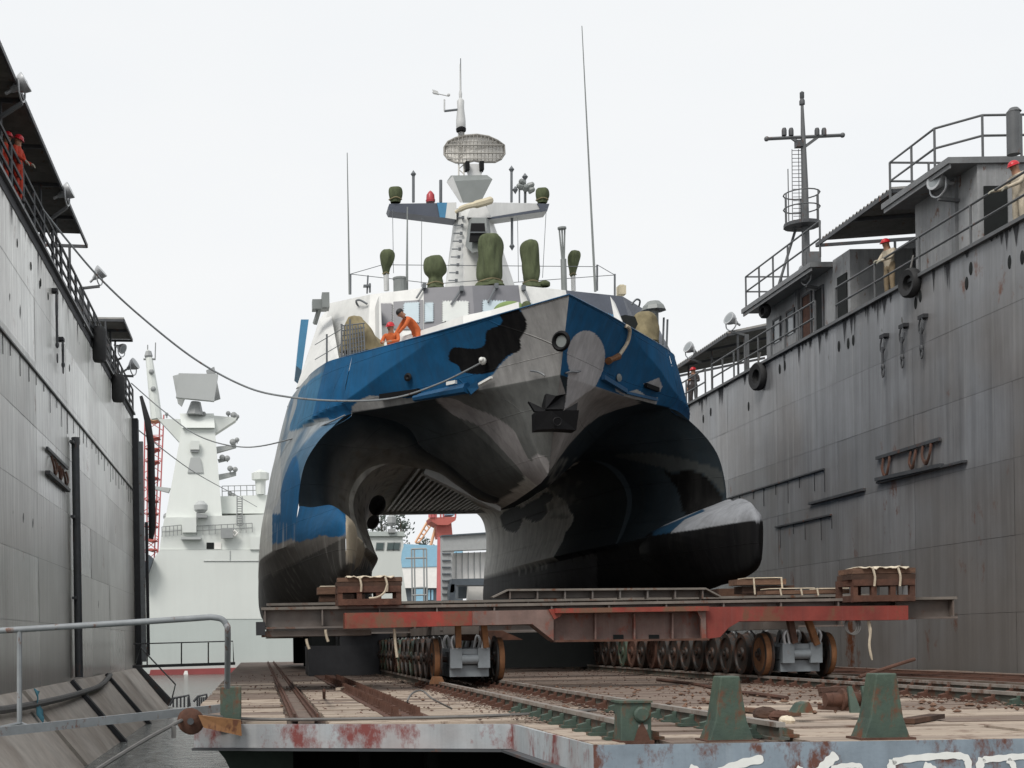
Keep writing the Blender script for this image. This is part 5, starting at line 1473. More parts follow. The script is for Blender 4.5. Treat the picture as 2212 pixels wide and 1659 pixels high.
# rails ------------------------------------------------------------
ZRL = EYE - 0.79
def rail_thing(x, label, y0, y1, clips=True, m='rail_steel', s=1.0):
    r = thing('rail', label, 'rail', (x, (y0 + y1) / 2, ZD), 'rails laid along the platform deck')
    mb = MB()
    mb.lohi((x - 0.08 * s, y0, ZD + 0.0), (x + 0.08 * s, y1, ZD + 0.022))
    mb.lohi((x - 0.014, y0, ZD + 0.022), (x + 0.014, y1, ZRL - 0.045))
    mb.build('rail_web', 'rail_web', r)
    mb = MB(); mb.lohi((x - 0.042 * s, y0, ZRL - 0.045), (x + 0.042 * s, y1, ZRL))
    mb.build('rail_head', 'rail_head', r)
    if clips:
        firsts = {}
        for i in range(27):
            y = y0 + 0.35 + i * 0.62
            for sd in (-1, 1):
                key = 'green_paint' if y < 18.5 else 'rust'
                if key not in firsts:
                    mb = MB(); mb.lohi((-0.1, -0.09, 0.0), (0.1, 0.09, 0.03)); mb.prism([(-0.1, -0.05, 0.03), (0.06, -0.05, 0.03), (0.06, -0.05, 0.07), (-0.02, -0.05, 0.09)], (0, 0.1, 0)); mb.lathe([(0.028, 0.03), (0.028, 0.1), (0, 0.105)], (-0.05, 0, 0.02), (0, 0, 1), 6)
                    o = firsts[key] = mb.build('rail_clip', key, None)
                else:
                    o = firsts[key].copy(); COL.objects.link(o)
                o.parent = r
                o.location = (sd * 0.17, y - (y0 + y1) / 2, 0)
                o.rotation_euler = (0, 0, 0 if sd > 0 else math.pi)
    return r
rail_thing(RX[0], 'steel rail running past the left green bollard to the front left wheels', 12.6, 70)
rail_thing(RX[1], 'steel rail between the left bollard and the second bollard', 12.6, 70)
rail_thing(RX[2], 'steel rail under the left wheel of the right hand bogie', 12.6, 70)
rail_thing(RX[3], 'steel rail under the outer wheel of the right hand bogie', 12.6, 70)
# guide channel on the left
G = thing('guide_channel', 'narrow rusty pair of guide angles running along the left of the deck', 'track', (0.55, 40, ZD))
for x in (0.42, 0.70):
    mb = MB(); mb.lohi((x - 0.05, 17.0, ZD - 0.01), (x + 0.05, 69, ZD + 0.03)); mb.lohi((x - 0.012, 17.0, ZD + 0.03), (x + 0.012, 69, ZD + 0.08)); mb.build('angle_iron', 'rust', G)
mb = MB(); mb.lohi((0.46, 17.0, ZD - 0.04), (0.66, 69, ZD - 0.005)); mb.build('channel_bed', 'deck_dark', G)
# studded track
S = thing('studded_track', 'rusty double row of short studs ending near the front of the deck', 'track', (1.8, 30, ZD))
mb = MB(); mb.lohi((1.55, 17.0, ZD - 0.01), (2.1, 45, ZD + 0.018)); mb.build('bed_plate', 'rust', S)
proto = None
for i in range(48):
    for x in (1.68, 1.95):
        if proto is None:
            mb = MB(); mb.lohi((-0.03, -0.025, 0), (0.03, 0.025, 0.12)); mb.lohi((-0.06, -0.045, 0), (0.06, 0.045, 0.025))
            proto = mb.build('stud', 'rust'); o = proto
        else:
            o = proto.copy(); COL.objects.link(o)
        o.parent = S; o.location = (x - 1.8, 17.2 + i * 0.38 - 30, 0.015); o.rotation_euler = (rng.uniform(-.15, .15), 0, rng.uniform(-.2, .2))
# rack track on the right
K = thing('rack_track', 'rusty ladder like track with many short ties at the right of the deck', 'track', (13.4, 20, ZD))
for x in (12.35, 13.3, 14.6):
    mb = MB(); mb.lohi((x - 0.06, 13, ZD + 0.0), (x + 0.06, 60, ZD + 0.12)); mb.build('track_rail', 'rust' if x > 12.5 else 'rail_steel', K)
proto = None
for i in range(40):
    for k, x in enumerate((12.8, 13.95)):
        if proto is None:
            mb = MB(); mb.lohi((-0.46, -0.06, 0), (0.46, 0.06, 0.1)); proto = mb.build('tie', 'rust'); o = proto
        else:
            o = proto.copy(); COL.objects.link(o)
        o.parent = K; o.location = (x - 13.4, 14 + i * 0.75 + 0.35 * k - 20, 0.005)
# ballast and chips along the rails: nobody could count them
def pebbles(name, m, n, fn, smin, smax, seed):
    rg = random.Random(seed)
    mb = MB()
    base = [Vector(v) for v in ((1, 0, 0), (-1, 0, 0), (0, 1, 0), (0, -1, 0), (0, 0, 1), (0, 0, -1))]
    fc = [(0, 2, 4), (2, 1, 4), (1, 3, 4), (3, 0, 4), (2, 0, 5), (1, 2, 5), (3, 1, 5), (0, 3, 5)]
    for _ in range(n):
        p = fn(rg)
        s = rg.uniform(smin, smax)
        sx, sy, sz = s * rg.uniform(.6, 1.7), s * rg.uniform(.6, 1.7), s * rg.uniform(.35, .9)
        a = rg.uniform(0, 6.28)
        R = Matrix.Rotation(a, 3, 'Z')
        mb.add([R @ Vector((v.x * sx, v.y * sy, v.z * sz)) + p for v in base], fc)
    o = mb.build(name, m)
    return tag(o, kind='stuff')
def near_rail(rg):
    x = rg.choice(RX) + rg.gauss(0, 0.28)
    return Vector((x, 15.5 + 29 * rg.random() ** 1.3, ZD + 0.02))
pebbles('gravel', 'gravel', 9000, near_rail, 0.008, 0.024, 11)
def all_deck(rg):
    return Vector((rg.uniform(-0.7, 17), 18 + 24 * rg.random(), ZD + 0.012))
pebbles('rust_flakes', 'rust', 1500, all_deck, 0.008, 0.024, 12)
def mid_deck(rg):
    return Vector((rg.gauss(7.5, 2.2), rg.uniform(16.5, 27), ZD + 0.015))
pebbles('wood_chips', 'timber', 500, mid_deck, 0.012, 0.045, 13)

# bollards -----------------------------------------------------------
def bollard(label, base_l, base_r, top_l, top_r, D, boss=False, depth=0.3):
    pts = [at(*p, D) for p in (base_l, base_r, top_r, top_l)]
    z0 = ZD - 0.02
    pts[0].z = pts[1].z = z0
    c = (pts[0] + pts[1]) / 2
    b = thing('bollard', label, 'bollard', Vector((c.x, D, z0)), 'green steel posts along the front edge of the deck')
    # flared foot: three levels, front and back
    lv = []
    for f, g in ((0, 0), (0.34, 0.55), (1, 1)):
        l_ = pts[0].lerp(pts[3], g); r_ = pts[1].lerp(pts[2], g)
        z = pts[0].z + (pts[3].z - pts[0].z) * f
        dp = depth * (1.0, 0.85, 0.72)[(0, 0.34, 1).index(f)]
        lv.append([Vector((l_.x, D, z)), Vector((r_.x, D, z)), Vector((r_.x, D + dp, z)), Vector((l_.x, D + dp, z))])
    mb = MB(); mb.add([p for l_ in lv for p in l_], [(3, 2, 1, 0), (8, 9, 10, 11)] + [(a * 4 + i, a * 4 + (i + 1) % 4, a * 4 + 4 + (i + 1) % 4, a * 4 + 4 + i) for a in (0, 1) for i in range(4)])
    o = mb.build('post', 'green_paint', b)
    bv = o.modifiers.new('bevel', 'BEVEL'); bv.width = 0.012; bv.segments = 2
    w = abs(pts[1].x - pts[0].x)
    mb = MB(); mb.lohi((c.x - w * 0.56, D - 0.03, z0 - 0.07), (c.x + w * 0.56, D + depth, z0 + 0.035)); mb.build('foot_plate', 'rust', b)
    if boss:
        mb = MB(); mb.lathe([(0.072, 0), (0.072, 0.03), (0.055, 0.045), (0.0, 0.045)], at(1385, 1543, D), (0, -1, 0), 16); mb.build('boss', 'green_paint', b)
        mb = MB(); mb.lohi((c.x - w * 0.53, D - 0.02, pts[2].z), (c.x + w * 0.53, D + depth, pts[2].z + 0.02)); mb.build('cap', 'green_paint', b)
        mb = MB(); mb.prism([at(1368, 1608, D - 0.012), at(1378, 1575, D - 0.012), at(1388, 1560, D - 0.012), at(1398, 1580, D - 0.012), at(1407, 1606, D - 0.012)], (0, 0.01, 0)); mb.build('rust_patch', 'rust', b)
    return b
bollard('square green bollard with a round boss, leftmost of the three on the right', (1341, 1608), (1408, 1608), (1341, 1518), (1407, 1518), 12.6, True)
bollard('tapered green bollard in the middle of the three at the deck edge', (1530, 1612), (1632, 1612), (1557, 1461), (1598, 1461), 12.5)
bollard('tapered green bollard nearest the right edge, with a rusty foot', (1864, 1612), (1970, 1612), (1893, 1455), (1937, 1455), 12.5)
bollard('square green post at the left corner of the deck, by the handrail', (476, 1546), (520, 1546), (475, 1484), (521, 1484), 16.6, False, 0.35)

# white brush lettering on the front fascia -----------------------------
FW = lambda pts: [at((2700 + x / 1.7015) * 0.553, (2800 + y / 1.7015) * 0.553, 12.385) for x, y in pts]
def fasc_pt(x, y):
    p0, n0 = Vector((*C_, 0)), Vector((-(E_[1] - C_[1]), (E_[0] - C_[0]), 0))
    return onplane((2700 + x / 1.7015) * 0.553, (2800 + y / 1.7015) * 0.553, p0, n0, 0.006)
strokes = [([(180, 372), (260, 335), (370, 300), (478, 278)], 42), ([(-10, 330), (30, 345), (60, 372)], 26),
           ([(845, 372), (880, 330), (925, 285), (965, 250)], 48), ([(930, 345), (1000, 328), (1080, 322), (1125, 335), (1110, 380)], 26), ([(700, 335), (730, 350), (760, 380)], 22),
           ([(1318, 372), (1328, 330), (1342, 288)], 40), ([(1335, 300), (1450, 278), (1600, 264), (1740, 256), (1815, 268), (1838, 300), (1842, 380)], 34), ([(1545, 320), (1580, 332), (1610, 352), (1620, 380)], 34),
           ([(1915, 372), (1918, 320), (1935, 275)], 40), ([(1935, 285), (2040, 276), (2150, 266), (2290, 258)], 32), ([(2100, 286), (2135, 315), (2150, 380)], 28), ([(2290, 258), (2330, 300), (2335, 380)], 30)]
LT = thing('lettering', 'large white hand painted characters on the blue grey front fascia', 'lettering', fasc_pt(1800, 330))
for pts, w in strokes:
    sm_ = bez([(x, y, 0) for x, y in pts], 6)
    Lh, Rh = [], []
    for i, p in enumerate(sm_):
        d = (sm_[min(i + 1, len(sm_) - 1)] - sm_[max(i - 1, 0)]).normalized()
        n = Vector((-d.y, d.x, 0))
        f = w * 0.74 * (0.9 + 0.12 * math.sin(i * 1.3))
        if i in (0, len(sm_) - 1): f *= 0.65
        Lh.append(fasc_pt(*(p + n * f).xy)); Rh.append(fasc_pt(*(p - n * f).xy))
    mb = MB(); mb.grid([Lh, Rh])
    o = mb.build('brush_stroke', 'white_paint', LT)

# fairlead roller at the left corner and the wires round it --------------
RO = thing('roller_fairlead', 'rusty roller in an orange bracket at the left front corner of the deck', 'fairlead', at(450, 1590, 16.3))
mb = MB(); mb.lathe([(0.13, -0.09), (0.155, -0.07), (0.11, 0), (0.155, 0.07), (0.13, 0.09)], at(412, 1558, 16.3), (0.15, -1, 0.0), 18); mb.build('roller', 'rust', RO, smooth=True)
mb = MB(); mb.prism([at(428, 1545, 16.15), at(520, 1556, 16.4), at(522, 1590, 16.4), at(440, 1572, 16.15)], (0, 0.14, 0)); mb.build('bracket', 'paint_orange', RO)
mb = MB(); mb.lathe([(0.04, 0), (0.04, 0.06), (0, 0.06)], at(412, 1558, 16.18), (0, -1, 0), 8); mb.build('pin', 'dark_steel', RO)
pts = bez([at(190, 1675, 13.5), at(300, 1606, 15.0), at(392, 1556, 16.2), at(412, 1546, 16.3), at(440, 1545, 16.4)], 6) + bez([at(440, 1545, 16.4), Vector((0.0, 16.85, ZD + 0.03)), Vector((1.5, 16.6, ZD + 0.03)), Vector((3.0, 16.9, ZD + 0.03)), Vector((4.3, 17.8, ZD + 0.03))], 8)[1:]
solo(MB().tube(pts, 0.022, 6), 'wire_rope', 'cable', 'dark wire rope from the water over the roller and along the front of the deck', 'wire rope', smooth=True)
c_ = at(375, 1570, 15.9)
solo(MB().box(c_ - Vector((0, 0, 0.06)), (0.05, 0.05, 0.14)), 'wire_clamp', 'cable', 'small clamp on the wire rope just left of the roller', 'clamp')

# gangway handrail at the left -------------------------------------------
GD = 15.6
GW = thing('gangway_rail', 'grey pipe handrail with a rounded corner beside the gangway at lower left', 'handrail', at(250, 1560, GD))
mb = MB(); mb.tube(bez([at(-60, 1366, GD), at(200, 1350, GD), at(400, 1337, GD), at(455, 1333, GD)], 4) + bez([at(455, 1333, GD), at(478, 1337, GD), at(489, 1350, GD), at(492, 1370, GD), at(491, 1484, GD + 0.6)], 5)[1:], 0.036, 10); mb.build('top_rail', 'handrail', GW, smooth=True)
mb = MB(); mb.tube([at(42, 1362, GD), at(42, 1570, GD)], 0.03, 8); mb.build('post', 'handrail', GW)
mb = MB(); mb.beam(at(-90, 1590, GD - 0.7), at(478, 1530, 17.2), 0.05, 0.1); mb.build('stringer', 'handrail', GW)
mb = MB(); mb.tube([at(-30, 1578, GD - 0.4), at(45, 1562, GD), at(70, 1572, GD)], 0.02, 6); mb.build('brace', 'handrail', GW)
# far gangway
FG = thing('gangway', 'dark narrow gangway between the left dock and the platform, seen far off', 'gangway', at(400, 1438, 60))
mb = MB(); mb.beam(at(288, 1440, 60), at(508, 1433, 60), 0.8, 0.12); mb.build('walkway', 'dark_steel', FG)
mb = MB(); mb.tube([at(288, 1391, 60), at(503, 1385, 60), at(505, 1434, 60)], 0.03, 6); mb.build('handrail', 'dark_steel', FG)
for x in (318, 392, 450):
    mb = MB(); mb.tube([at(x, 1438, 60), at(x, 1388, 60)], 0.03, 6); mb.build('post', 'dark_steel', FG)
# little ladder cage on the platform side
CG = thing('ladder_cage', 'small dark curved ladder cage at the left edge of the deck', 'ladder', at(405, 1530, 26))
for k, (x0, x1) in enumerate(((366, 408), (418, 446))):
    mb = MB(); mb.tube([at(x0, 1524 - k * 8, 26), at(x0 + 10, 1508 - k * 4, 26), at(x1, 1502 - k * 2, 26), at(x1 + 2, 1526 - k * 4, 26)], 0.025, 6); mb.build('hoop', 'dark_steel', CG)
    for x in np.linspace(x0 + 8, x1 - 2, 5):
        mb = MB(); mb.tube([at(x, 1506, 26), at(x, 1528, 26)], 0.018, 5); mb.build('bar', 'dark_steel', CG)

# ================================================================ ship transport carriage
CD = 27.3
CA = thing('transport_carriage', 'rusty rail carriage of grey and red beams carrying the warship', 'carriage', (7, 40, ZRL))
ztop, zbot = EYE + 0.70, EYE + 0.28
def ibeam(x0, x1, D, z0, z1, w, m='beam_grey', n=12, name='cross_beam', fl=0.05):
    mb = MB(); mb.lohi((x0, D - 0.015, z0), (x1, D + 0.015, z1)); b = mb.build(name, m, CA)
    mb = MB(); mb.lohi((x0 - 0.03, D - w / 2, z1 - fl), (x1 + 0.03, D + w / 2, z1 + 0.003)); mb.build('top_flange', 'beam_edge', b)
    mb = MB(); mb.lohi((x0 - 0.03, D - w / 2, z0 - 0.003), (x1 + 0.03, D + w / 2, z0 + fl * 0.7)); mb.build('bottom_flange', m, b)
    for i in range(n + 1):
        x = x0 + 0.04 + (x1 - x0 - 0.08) * i / n
        mb = MB(); mb.lohi((x - 0.015, D - w / 2 + 0.02, z0 + fl), (x + 0.015, D - 0.02, z1 - fl)); mb.build('stiffener', m, b)
    return b
ibeam(0.08, 13.6, CD, zbot, ztop, 0.42)
ibeam(0.2, 13.3, 30.2, EYE + 0.36, EYE + 0.86, 0.5, n=14)
for D in (34.5, 40, 46, 52, 58):
    ibeam(0.3, 14.4, D, EYE + 0.2, EYE + 0.62, 0.6, n=4)
mb = MB(); mb.lohi((-0.06, CD - 0.25, EYE + 0.16), (0.12, CD + 0.3, EYE + 0.42)); mb.build('buffer', 'black_stain', CA)
mb = MB(); mb.lohi((0.05, CD - 0.1, EYE + 0.13), (2.2, CD + 2.6, EYE + 0.24)); mb.build('under_plate', 'beam_grey', CA)
# trapezoid stiffening beam
d = 28.6
mb = MB(); mb.prism([at(1062, 1292, d), at(1095, 1276, d), at(1520, 1273, d), at(1552, 1290, d)], (0, 0.05, 0)); tb = mb.build('stiffening_beam', 'beam_grey', CA)
mb = MB(); mb.beam(at(1095, 1275, d - 0.1), at(1520, 1272, d - 0.1), 0.3, 0.04); mb.beam(at(1062, 1291, d - 0.1), at(1095, 1275, d - 0.1), 0.3, 0.03); mb.beam(at(1520, 1272, d - 0.1), at(1552, 1289, d - 0.1), 0.3, 0.03); mb.build('top_flange', 'beam_edge', tb)
for x in np.linspace(1100, 1515, 8):
    mb = MB(); p = at(x, 1274, d - 0.12); q = at(x, 1294, d - 0.12); mb.beam(p, q, 0.03, 0.2, (0, 1, 0)); mb.build('stiffener', 'beam_grey', tb)
# red front girder
RD_ = 26.5
def girder(pts, m, dep=0.5, name='girder', parent=CA, D=RD_):
    mb = MB(); mb.prism([at(x, y, D) for x, y in pts], (0, dep, 0)); return mb.build(name, m, parent)
g1 = girder([(745, 1324), (1020, 1320), (1020, 1351), (745, 1358)], 'red_paint')
g2 = girder([(1020.5, 1320), (1185, 1317), (1196, 1326), (1196, 1384), (1150, 1348), (1020.5, 1351)], 'red_faded')
g3 = girder([(1197, 1317), (1521, 1312), (1521, 1380), (1197, 1385)], 'red_faded', 0.1, D=RD_ + 0.25)
g4 = girder([(1522, 1311), (1962, 1308), (1962, 1339), (1598, 1342), (1574, 1356), (1556, 1376), (1522, 1381)], 'red_clean')
mb = MB(); mb.beam(at(1194, 1320, RD_ + 0.1), at(1523, 1315, RD_ + 0.1), 0.5, 0.09); mb.build('top_flange', 'red_paint', g3)
mb = MB(); mb.beam(at(1194, 1385, RD_ + 0.1), at(1523, 1381, RD_ + 0.1), 0.5, 0.04); mb.build('bottom_flange', 'rust', g3)
for x in (1284, 1368, 1450):
    mb = MB(); mb.beam(at(x, 1325, RD_ + 0.2), at(x, 1381, RD_ + 0.2), 0.03, 0.2, (0, 1, 0)); mb.build('stiffener', 'red_faded', g3)
for x in (1336, 1413):
    mb = MB(); mb.prism([at(x - 11, 1371, RD_ + 0.23), at(x + 11, 1371, RD_ + 0.23), at(x + 11, 1382, RD_ + 0.23), at(x - 11, 1382, RD_ + 0.23)], (0, 0.03, 0)); mb.build('drain_hole', 'void', g3)
mb = MB(); mb.prism([at(1185, 1316, RD_ - 0.05), at(1222, 1317, RD_ - 0.05), at(1210, 1332, RD_ - 0.05), at(1197, 1338, RD_ - 0.05)], (0, 0.08, 0)); mb.build('gusset', 'red_paint', g2)
mb = MB(); mb.prism([at(1503, 1313, RD_ - 0.05), at(1524, 1311, RD_ - 0.05), at(1526, 1382, RD_ - 0.05), at(1516, 1382, RD_ - 0.05), at(1514, 1338, RD_ - 0.05)], (0, 0.08, 0)); mb.build('gusset', 'red_faded', g4)
# lower second girder seen beneath on the left
girder([(955, 1362), (1085, 1362), (1130, 1382), (1000, 1384)], 'rust', 0.4, D=28.2)
# longitudinal girders over the two bogie rows
for xc in (4.08, 10.52):
    mb = MB(); mb.lohi((xc - 0.35, 28.0, EYE + 0.12), (xc + 0.35, 60, EYE + 0.3)); mb.build('long_girder', 'beam_grey', CA)

# added dark plates that close and darken the view under the carriage
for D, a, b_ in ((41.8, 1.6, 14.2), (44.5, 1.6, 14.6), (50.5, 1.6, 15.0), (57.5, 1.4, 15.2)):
    mb = MB(); mb.lohi((a, D, ZRL - 0.06), (b_, D + 0.1, EYE + 0.25)); mb.build('dark_backing', 'void', CA)
# bogies
def bogie(xc, D, front, variant):
    zw = ZRL + 0.42
    b = MB()
    for s in (-1, 1):
        b.lohi((xc + s * 0.27 - 0.115, D, zw - 0.17), (xc + s * 0.27 + 0.115, D + 0.12, zw + 0.22))
        b.lohi((xc + s * 0.27 - 0.11, D + 0.12, zw - 0.1), (xc + s * 0.27 + 0.11, D + 0.85, zw + 0.15))
    b.lohi((xc - 0.38, D + 0.14, zw - 0.34), (xc + 0.38, D + 0.82, zw - 0.12))
    b.lohi((xc - 0.16, D + 0.05, zw + 0.10), (xc + 0.16, D + 0.9, zw + 0.2))
    bo = b.build('bogie', 'bogie_grey', CA)
    mb = MB(); mb.tube([(xc - 0.16, D + 0.08, zw + 0.0), (xc + 0.16, D + 0.08, zw + 0.0)], 0.1, 12); mb.build('cross_tube', 'bogie_grey', bo, smooth=True)
    mb = MB(); mb.tube([(xc - 0.75, D + 0.45, zw), (xc + 0.75, D + 0.45, zw)], 0.06, 10); mb.build('axle', 'wheel_dark', bo, smooth=True)
    for s in (-1, 1):
        mb = MB()
        mb.tube(bez([(xc + s * 0.33, D + 0.02, zw + 0.2), (xc + s * 0.36, D, zw + 0.36), (xc + s * 0.3, D, zw + 0.46), (xc + s * 0.26, D + 0.02, zw + 0.3), (xc + s * 0.24, D + 0.02, zw + 0.2)], 3), 0.03, 6)
        mb.build('lifting_lug', 'lamp_grey', bo, smooth=True)
    for s in (-1, 1):
        x = xc + s * 0.61
        mb = MB()
        prof = [(0.05, -0.10), (0.12, -0.09), (0.14, -0.05), (0.33, -0.045), (0.34, -0.08), (0.41, -0.075), (0.415, 0.03), (0.45, 0.05), (0.45, 0.075), (0.34, 0.08), (0.33, 0.045), (0.14, 0.05), (0.12, 0.09), (0.05, 0.10)]
        mb.lathe(prof, (x, D + 0.45, zw), (-s, 0, 0), 26)
        w = mb.build('wheel', ['wheel_dark', 'wheel_dark', 'rust', 'green_paint'][variant], bo, smooth=True, angle=35)
        if not front: continue
        mb = MB(); mb.lathe([(0.416, -0.07), (0.42, -0.06), (0.42, 0.03), (0.416, 0.035)], (x, D + 0.45, zw), (-s, 0, 0), 26)
        mb.build('tread_band', 'rust_orange', bo, smooth=True)
    return bo
rb = random.Random(3)
for xc in (4.08, 10.52):
    for i in range(15):
        bogie(xc, 26.9 + i * 0.93 + (0.1 if i else 0), i == 0, 0 if i == 0 else rb.choice([0, 0, 1, 0, 2, 0, 0, 3]))
for xs, m in (((989, 1340, 990, 1398), 'rust_orange'), ((1044, 1340, 1050, 1398), 'rust_orange'), ((1705, 1334, 1716, 1388), 'rust'), ((1742, 1330, 1764, 1392), 'rust_orange')):
    mb = MB(); mb.beam(at(xs[0], xs[1], 26.8), at(xs[2], xs[3], 26.9), 0.11, 0.12, (0, 1, 0)); mb.build('strut', m, CA)
# a stray chock, brackets and loose rope under the girder
mb = MB(); mb.prism([at(938, 1462, 26.6), at(955, 1462, 26.6), at(962, 1478, 26.6), at(932, 1478, 26.6)], (0, 0.35, 0))
solo(mb, 'chock', 'rust_orange', 'orange wheel chock in front of the left wheel of the left bogie', 'chock')
for x, y0, y1, D in ((703, 1360, 1386, 27.0), (852, 1358, 1420, 26.7), (662, 1380, 1402, 27.2)):
    mb = MB(); mb.tube(bez([at(x, y0, D), at(x + 2, (y0 + y1) / 2, D), at(x + 6, y1, D)], 4), 0.028, 6); mb.build('hanging_strap', 'rope', CA, smooth=True)
mb = MB()
for k in range(3):
    mb.tube([at(1838 + k * 3 + (13 + k) * math.cos(t), 1352 + (14 + k) * math.sin(t) * 1.2, 26.6) for t in np.linspace(0, 2 * math.pi, 17)], 0.016, 5)
solo(mb, 'wire_coil', 'cable', 'coil of dark wire hanging under the right end of the red girder', 'wire coil', smooth=True)
mb = MB(); mb.tube(bez([at(1876, 1340, 26.6), at(1880, 1365, 26.6), at(1878, 1395, 26.6), at(1884, 1426, 26.6)], 5), [0.02, 0.03, 0.035, 0.03, 0.035, 0.03] + [0.025] * 8 + [0.02, 0.012], 6)
solo(mb, 'rag_rope', 'rope', 'pale frayed rope hanging under the right end of the red girder', 'rope', smooth=True)

# dark plant under the ship at the left
EQ = thing('winch_plant', 'black boxy winch plant in the shade under the left hull', 'machinery', (2.6, 40, ZD))
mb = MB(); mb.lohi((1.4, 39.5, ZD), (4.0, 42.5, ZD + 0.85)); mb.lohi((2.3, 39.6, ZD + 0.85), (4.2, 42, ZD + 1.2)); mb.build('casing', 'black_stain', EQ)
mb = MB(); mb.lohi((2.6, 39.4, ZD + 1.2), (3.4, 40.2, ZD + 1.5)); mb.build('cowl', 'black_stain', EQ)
for (x0, y0, x1, y1) in ((768, 1395, 775, 1440), (1005, 1395, 1012, 1440), (1330, 1400, 1345, 1445)):
    pass
# keel blocks under both hulls (dark, out of the light)
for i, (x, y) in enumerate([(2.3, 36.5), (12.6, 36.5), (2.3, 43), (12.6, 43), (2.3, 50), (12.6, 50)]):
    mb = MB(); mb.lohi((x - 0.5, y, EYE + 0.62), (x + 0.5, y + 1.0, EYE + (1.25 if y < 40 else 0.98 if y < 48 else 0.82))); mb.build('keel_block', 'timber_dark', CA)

# ---------------------------------------------------------------- timber stacks on steel trestles
def trestle(label, pts, D, tim, rope_x, m='rust'):
    (x0, x1, y0, y1) = pts
    c = at((x0 + x1) / 2, y1, D)
    t = thing('timber_stack', label, 'timber stack', c, 'timber stacks along the carriage')
    k = FPX / D
    w, h = (x1 - x0) / k, (y1 - y0) / k
    zt_ = c.z + h
    dep = 0.8
    ht = tim / k
    for i, f in enumerate((0.0, 0.33, 0.66, 1.0)):
        x = c.x - w / 2 + w * f
        mb = MB(); mb.lohi((x - 0.05, D, c.z), (x + 0.05, D + 0.1, zt_ - ht)); mb.build('leg', m, t)
        mb = MB(); mb.lohi((x - 0.05, D + dep - 0.1, c.z), (x + 0.05, D + dep, zt_ - ht)); mb.build('leg', m, t)
    for z in (c.z + 0.07, zt_ - ht - 0.06):
        mb = MB(); mb.lohi((c.x - w / 2 - 0.04, D - 0.02, z - 0.06), (c.x + w / 2 + 0.04, D + dep + 0.02, z + 0.06)); mb.build('frame', m, t)
    for i in range(3):
        for j in range(2):
            mb = MB(); y = D + 0.0 + i * 0.27
            mb.lohi((c.x - w / 2 - 0.08 + 0.03 * (i + j) % 0.1, y, zt_ - ht + j * ht / 2), (c.x + w / 2 + 0.06 + 0.04 * ((i * j) % 2), y + 0.25, zt_ - ht + (j + 1) * ht / 2 - 0.01))
            mb.build('baulk', 'timber_dark' if j == 0 else 'timber', t)
    rows = []
    for a in range(15):
        f = a / 14
        rows.append([(c.x - w * 0.38 + w * 0.8 * f, D + b * 0.2 - 0.06, zt_ + 0.022 + 0.012 * math.sin(a * 1.3 + b) - (0.018 if b == 0 else 0) * (1 + math.sin(a * 2.1))) for b in range(5)])
    mb = MB(); mb.grid(rows); o = mb.build('sacking', 'sacking', t, smooth=True)
    so = o.modifiers.new('thickness', 'SOLIDIFY'); so.thickness = 0.02
    for x in rope_x:
        a = at(x, y0, D - 0.05); b = at(x + 4, y0 + tim * 1.6, D - 0.06)
        mb = MB(); mb.tube(bez([a, a.lerp(b, 0.5) + Vector((0.02, -0.02, 0)), b], 4), 0.022, 6); mb.build('lashing', 'rope', t, smooth=True)
    return t
trestle('timber stack lashed on a rusty trestle at the left, in front of the tunnel', (735, 862, 1246, 1308), 26.9, 20, (776, 832))
trestle('timber stack on a rusty steel box at the right end of the carriage', (1848, 1972, 1226, 1300), 26.6, 25, (1885, 1940))
# white steel plates inside the right box
mb = MB()
for x in (1884, 1922, 1950):
    mb.prism([at(x, 1262, 27.0), at(x + 16, 1262, 27.0), at(x + 16, 1294, 27.0), at(x, 1294, 27.0)], (0, 0.02, 0))
P_ = [o for o in COL.objects if o.name.startswith('timber_stack') and o.parent is None][-1]
mb.build('gusset_plate', 'ship_pale', P_)
mb = MB(); mb.tube(bez([at(797, 1292, 26.7), at(815, 1290, 26.7), at(830, 1280, 26.7), at(836, 1264, 26.7)], 4), 0.022, 6)
solo(mb, 'loose_rope', 'rope', 'slack pale rope looped across the front of the left timber stack', 'rope', smooth=True)
def blocks(label, items, D, name='timber_blocks'):
    c = at(items[0][0], items[0][3], D)
    t = thing(name, label, 'timber', c, 'timber laid on the grey carriage beam')
    for x0, x1, y0, y1, m, dd in items:
        a, b = at(x0, y1, D + dd), at(x1, y0, D + dd)
        mb = MB(); mb.lohi((a.x, D + dd, a.z), (b.x, D + dd + 0.5, b.z)); mb.build('baulk' if 'timber' in m else 'sacking', m, t)
    return t
b1 = blocks('small timber pile under the left hull, beside the trestle', [(686, 735, 1268, 1284, 'timber', 0), (690, 732, 1284.5, 1300, 'timber_dark', 0.05), (692, 730, 1265, 1267.5, 'sacking', 0)], 28.0)
b2 = blocks('timber pile under the nose of the right hull, with a lashed sack on top', [(1592, 1698, 1250, 1264, 'timber', 0.0), (1604, 1716, 1264.5, 1282, 'timber_dark', 0.1), (1612, 1690, 1246.5, 1249.5, 'sacking', -0.02)], 28.2)
b3 = blocks('low timber pile covered with pale sacking, right of the hull nose', [(1655, 1835, 1273, 1284, 'timber', 0.0), (1662, 1760, 1269, 1272.5, 'sacking', 0), (1770, 1834, 1269, 1272.5, 'sacking', 0.1)], 27.6)
for t, xs, D, y0, y1 in ((b2, (1628, 1688), 28.1, 1248, 1284), (b3, (1685, 1730, 1765), 27.5, 1270, 1286)):
    for x in xs:
        mb = MB(); mb.tube([at(x, y0, D), at(x + 3, y1, D)], 0.02, 5); mb.build('lashing', 'rope', t)

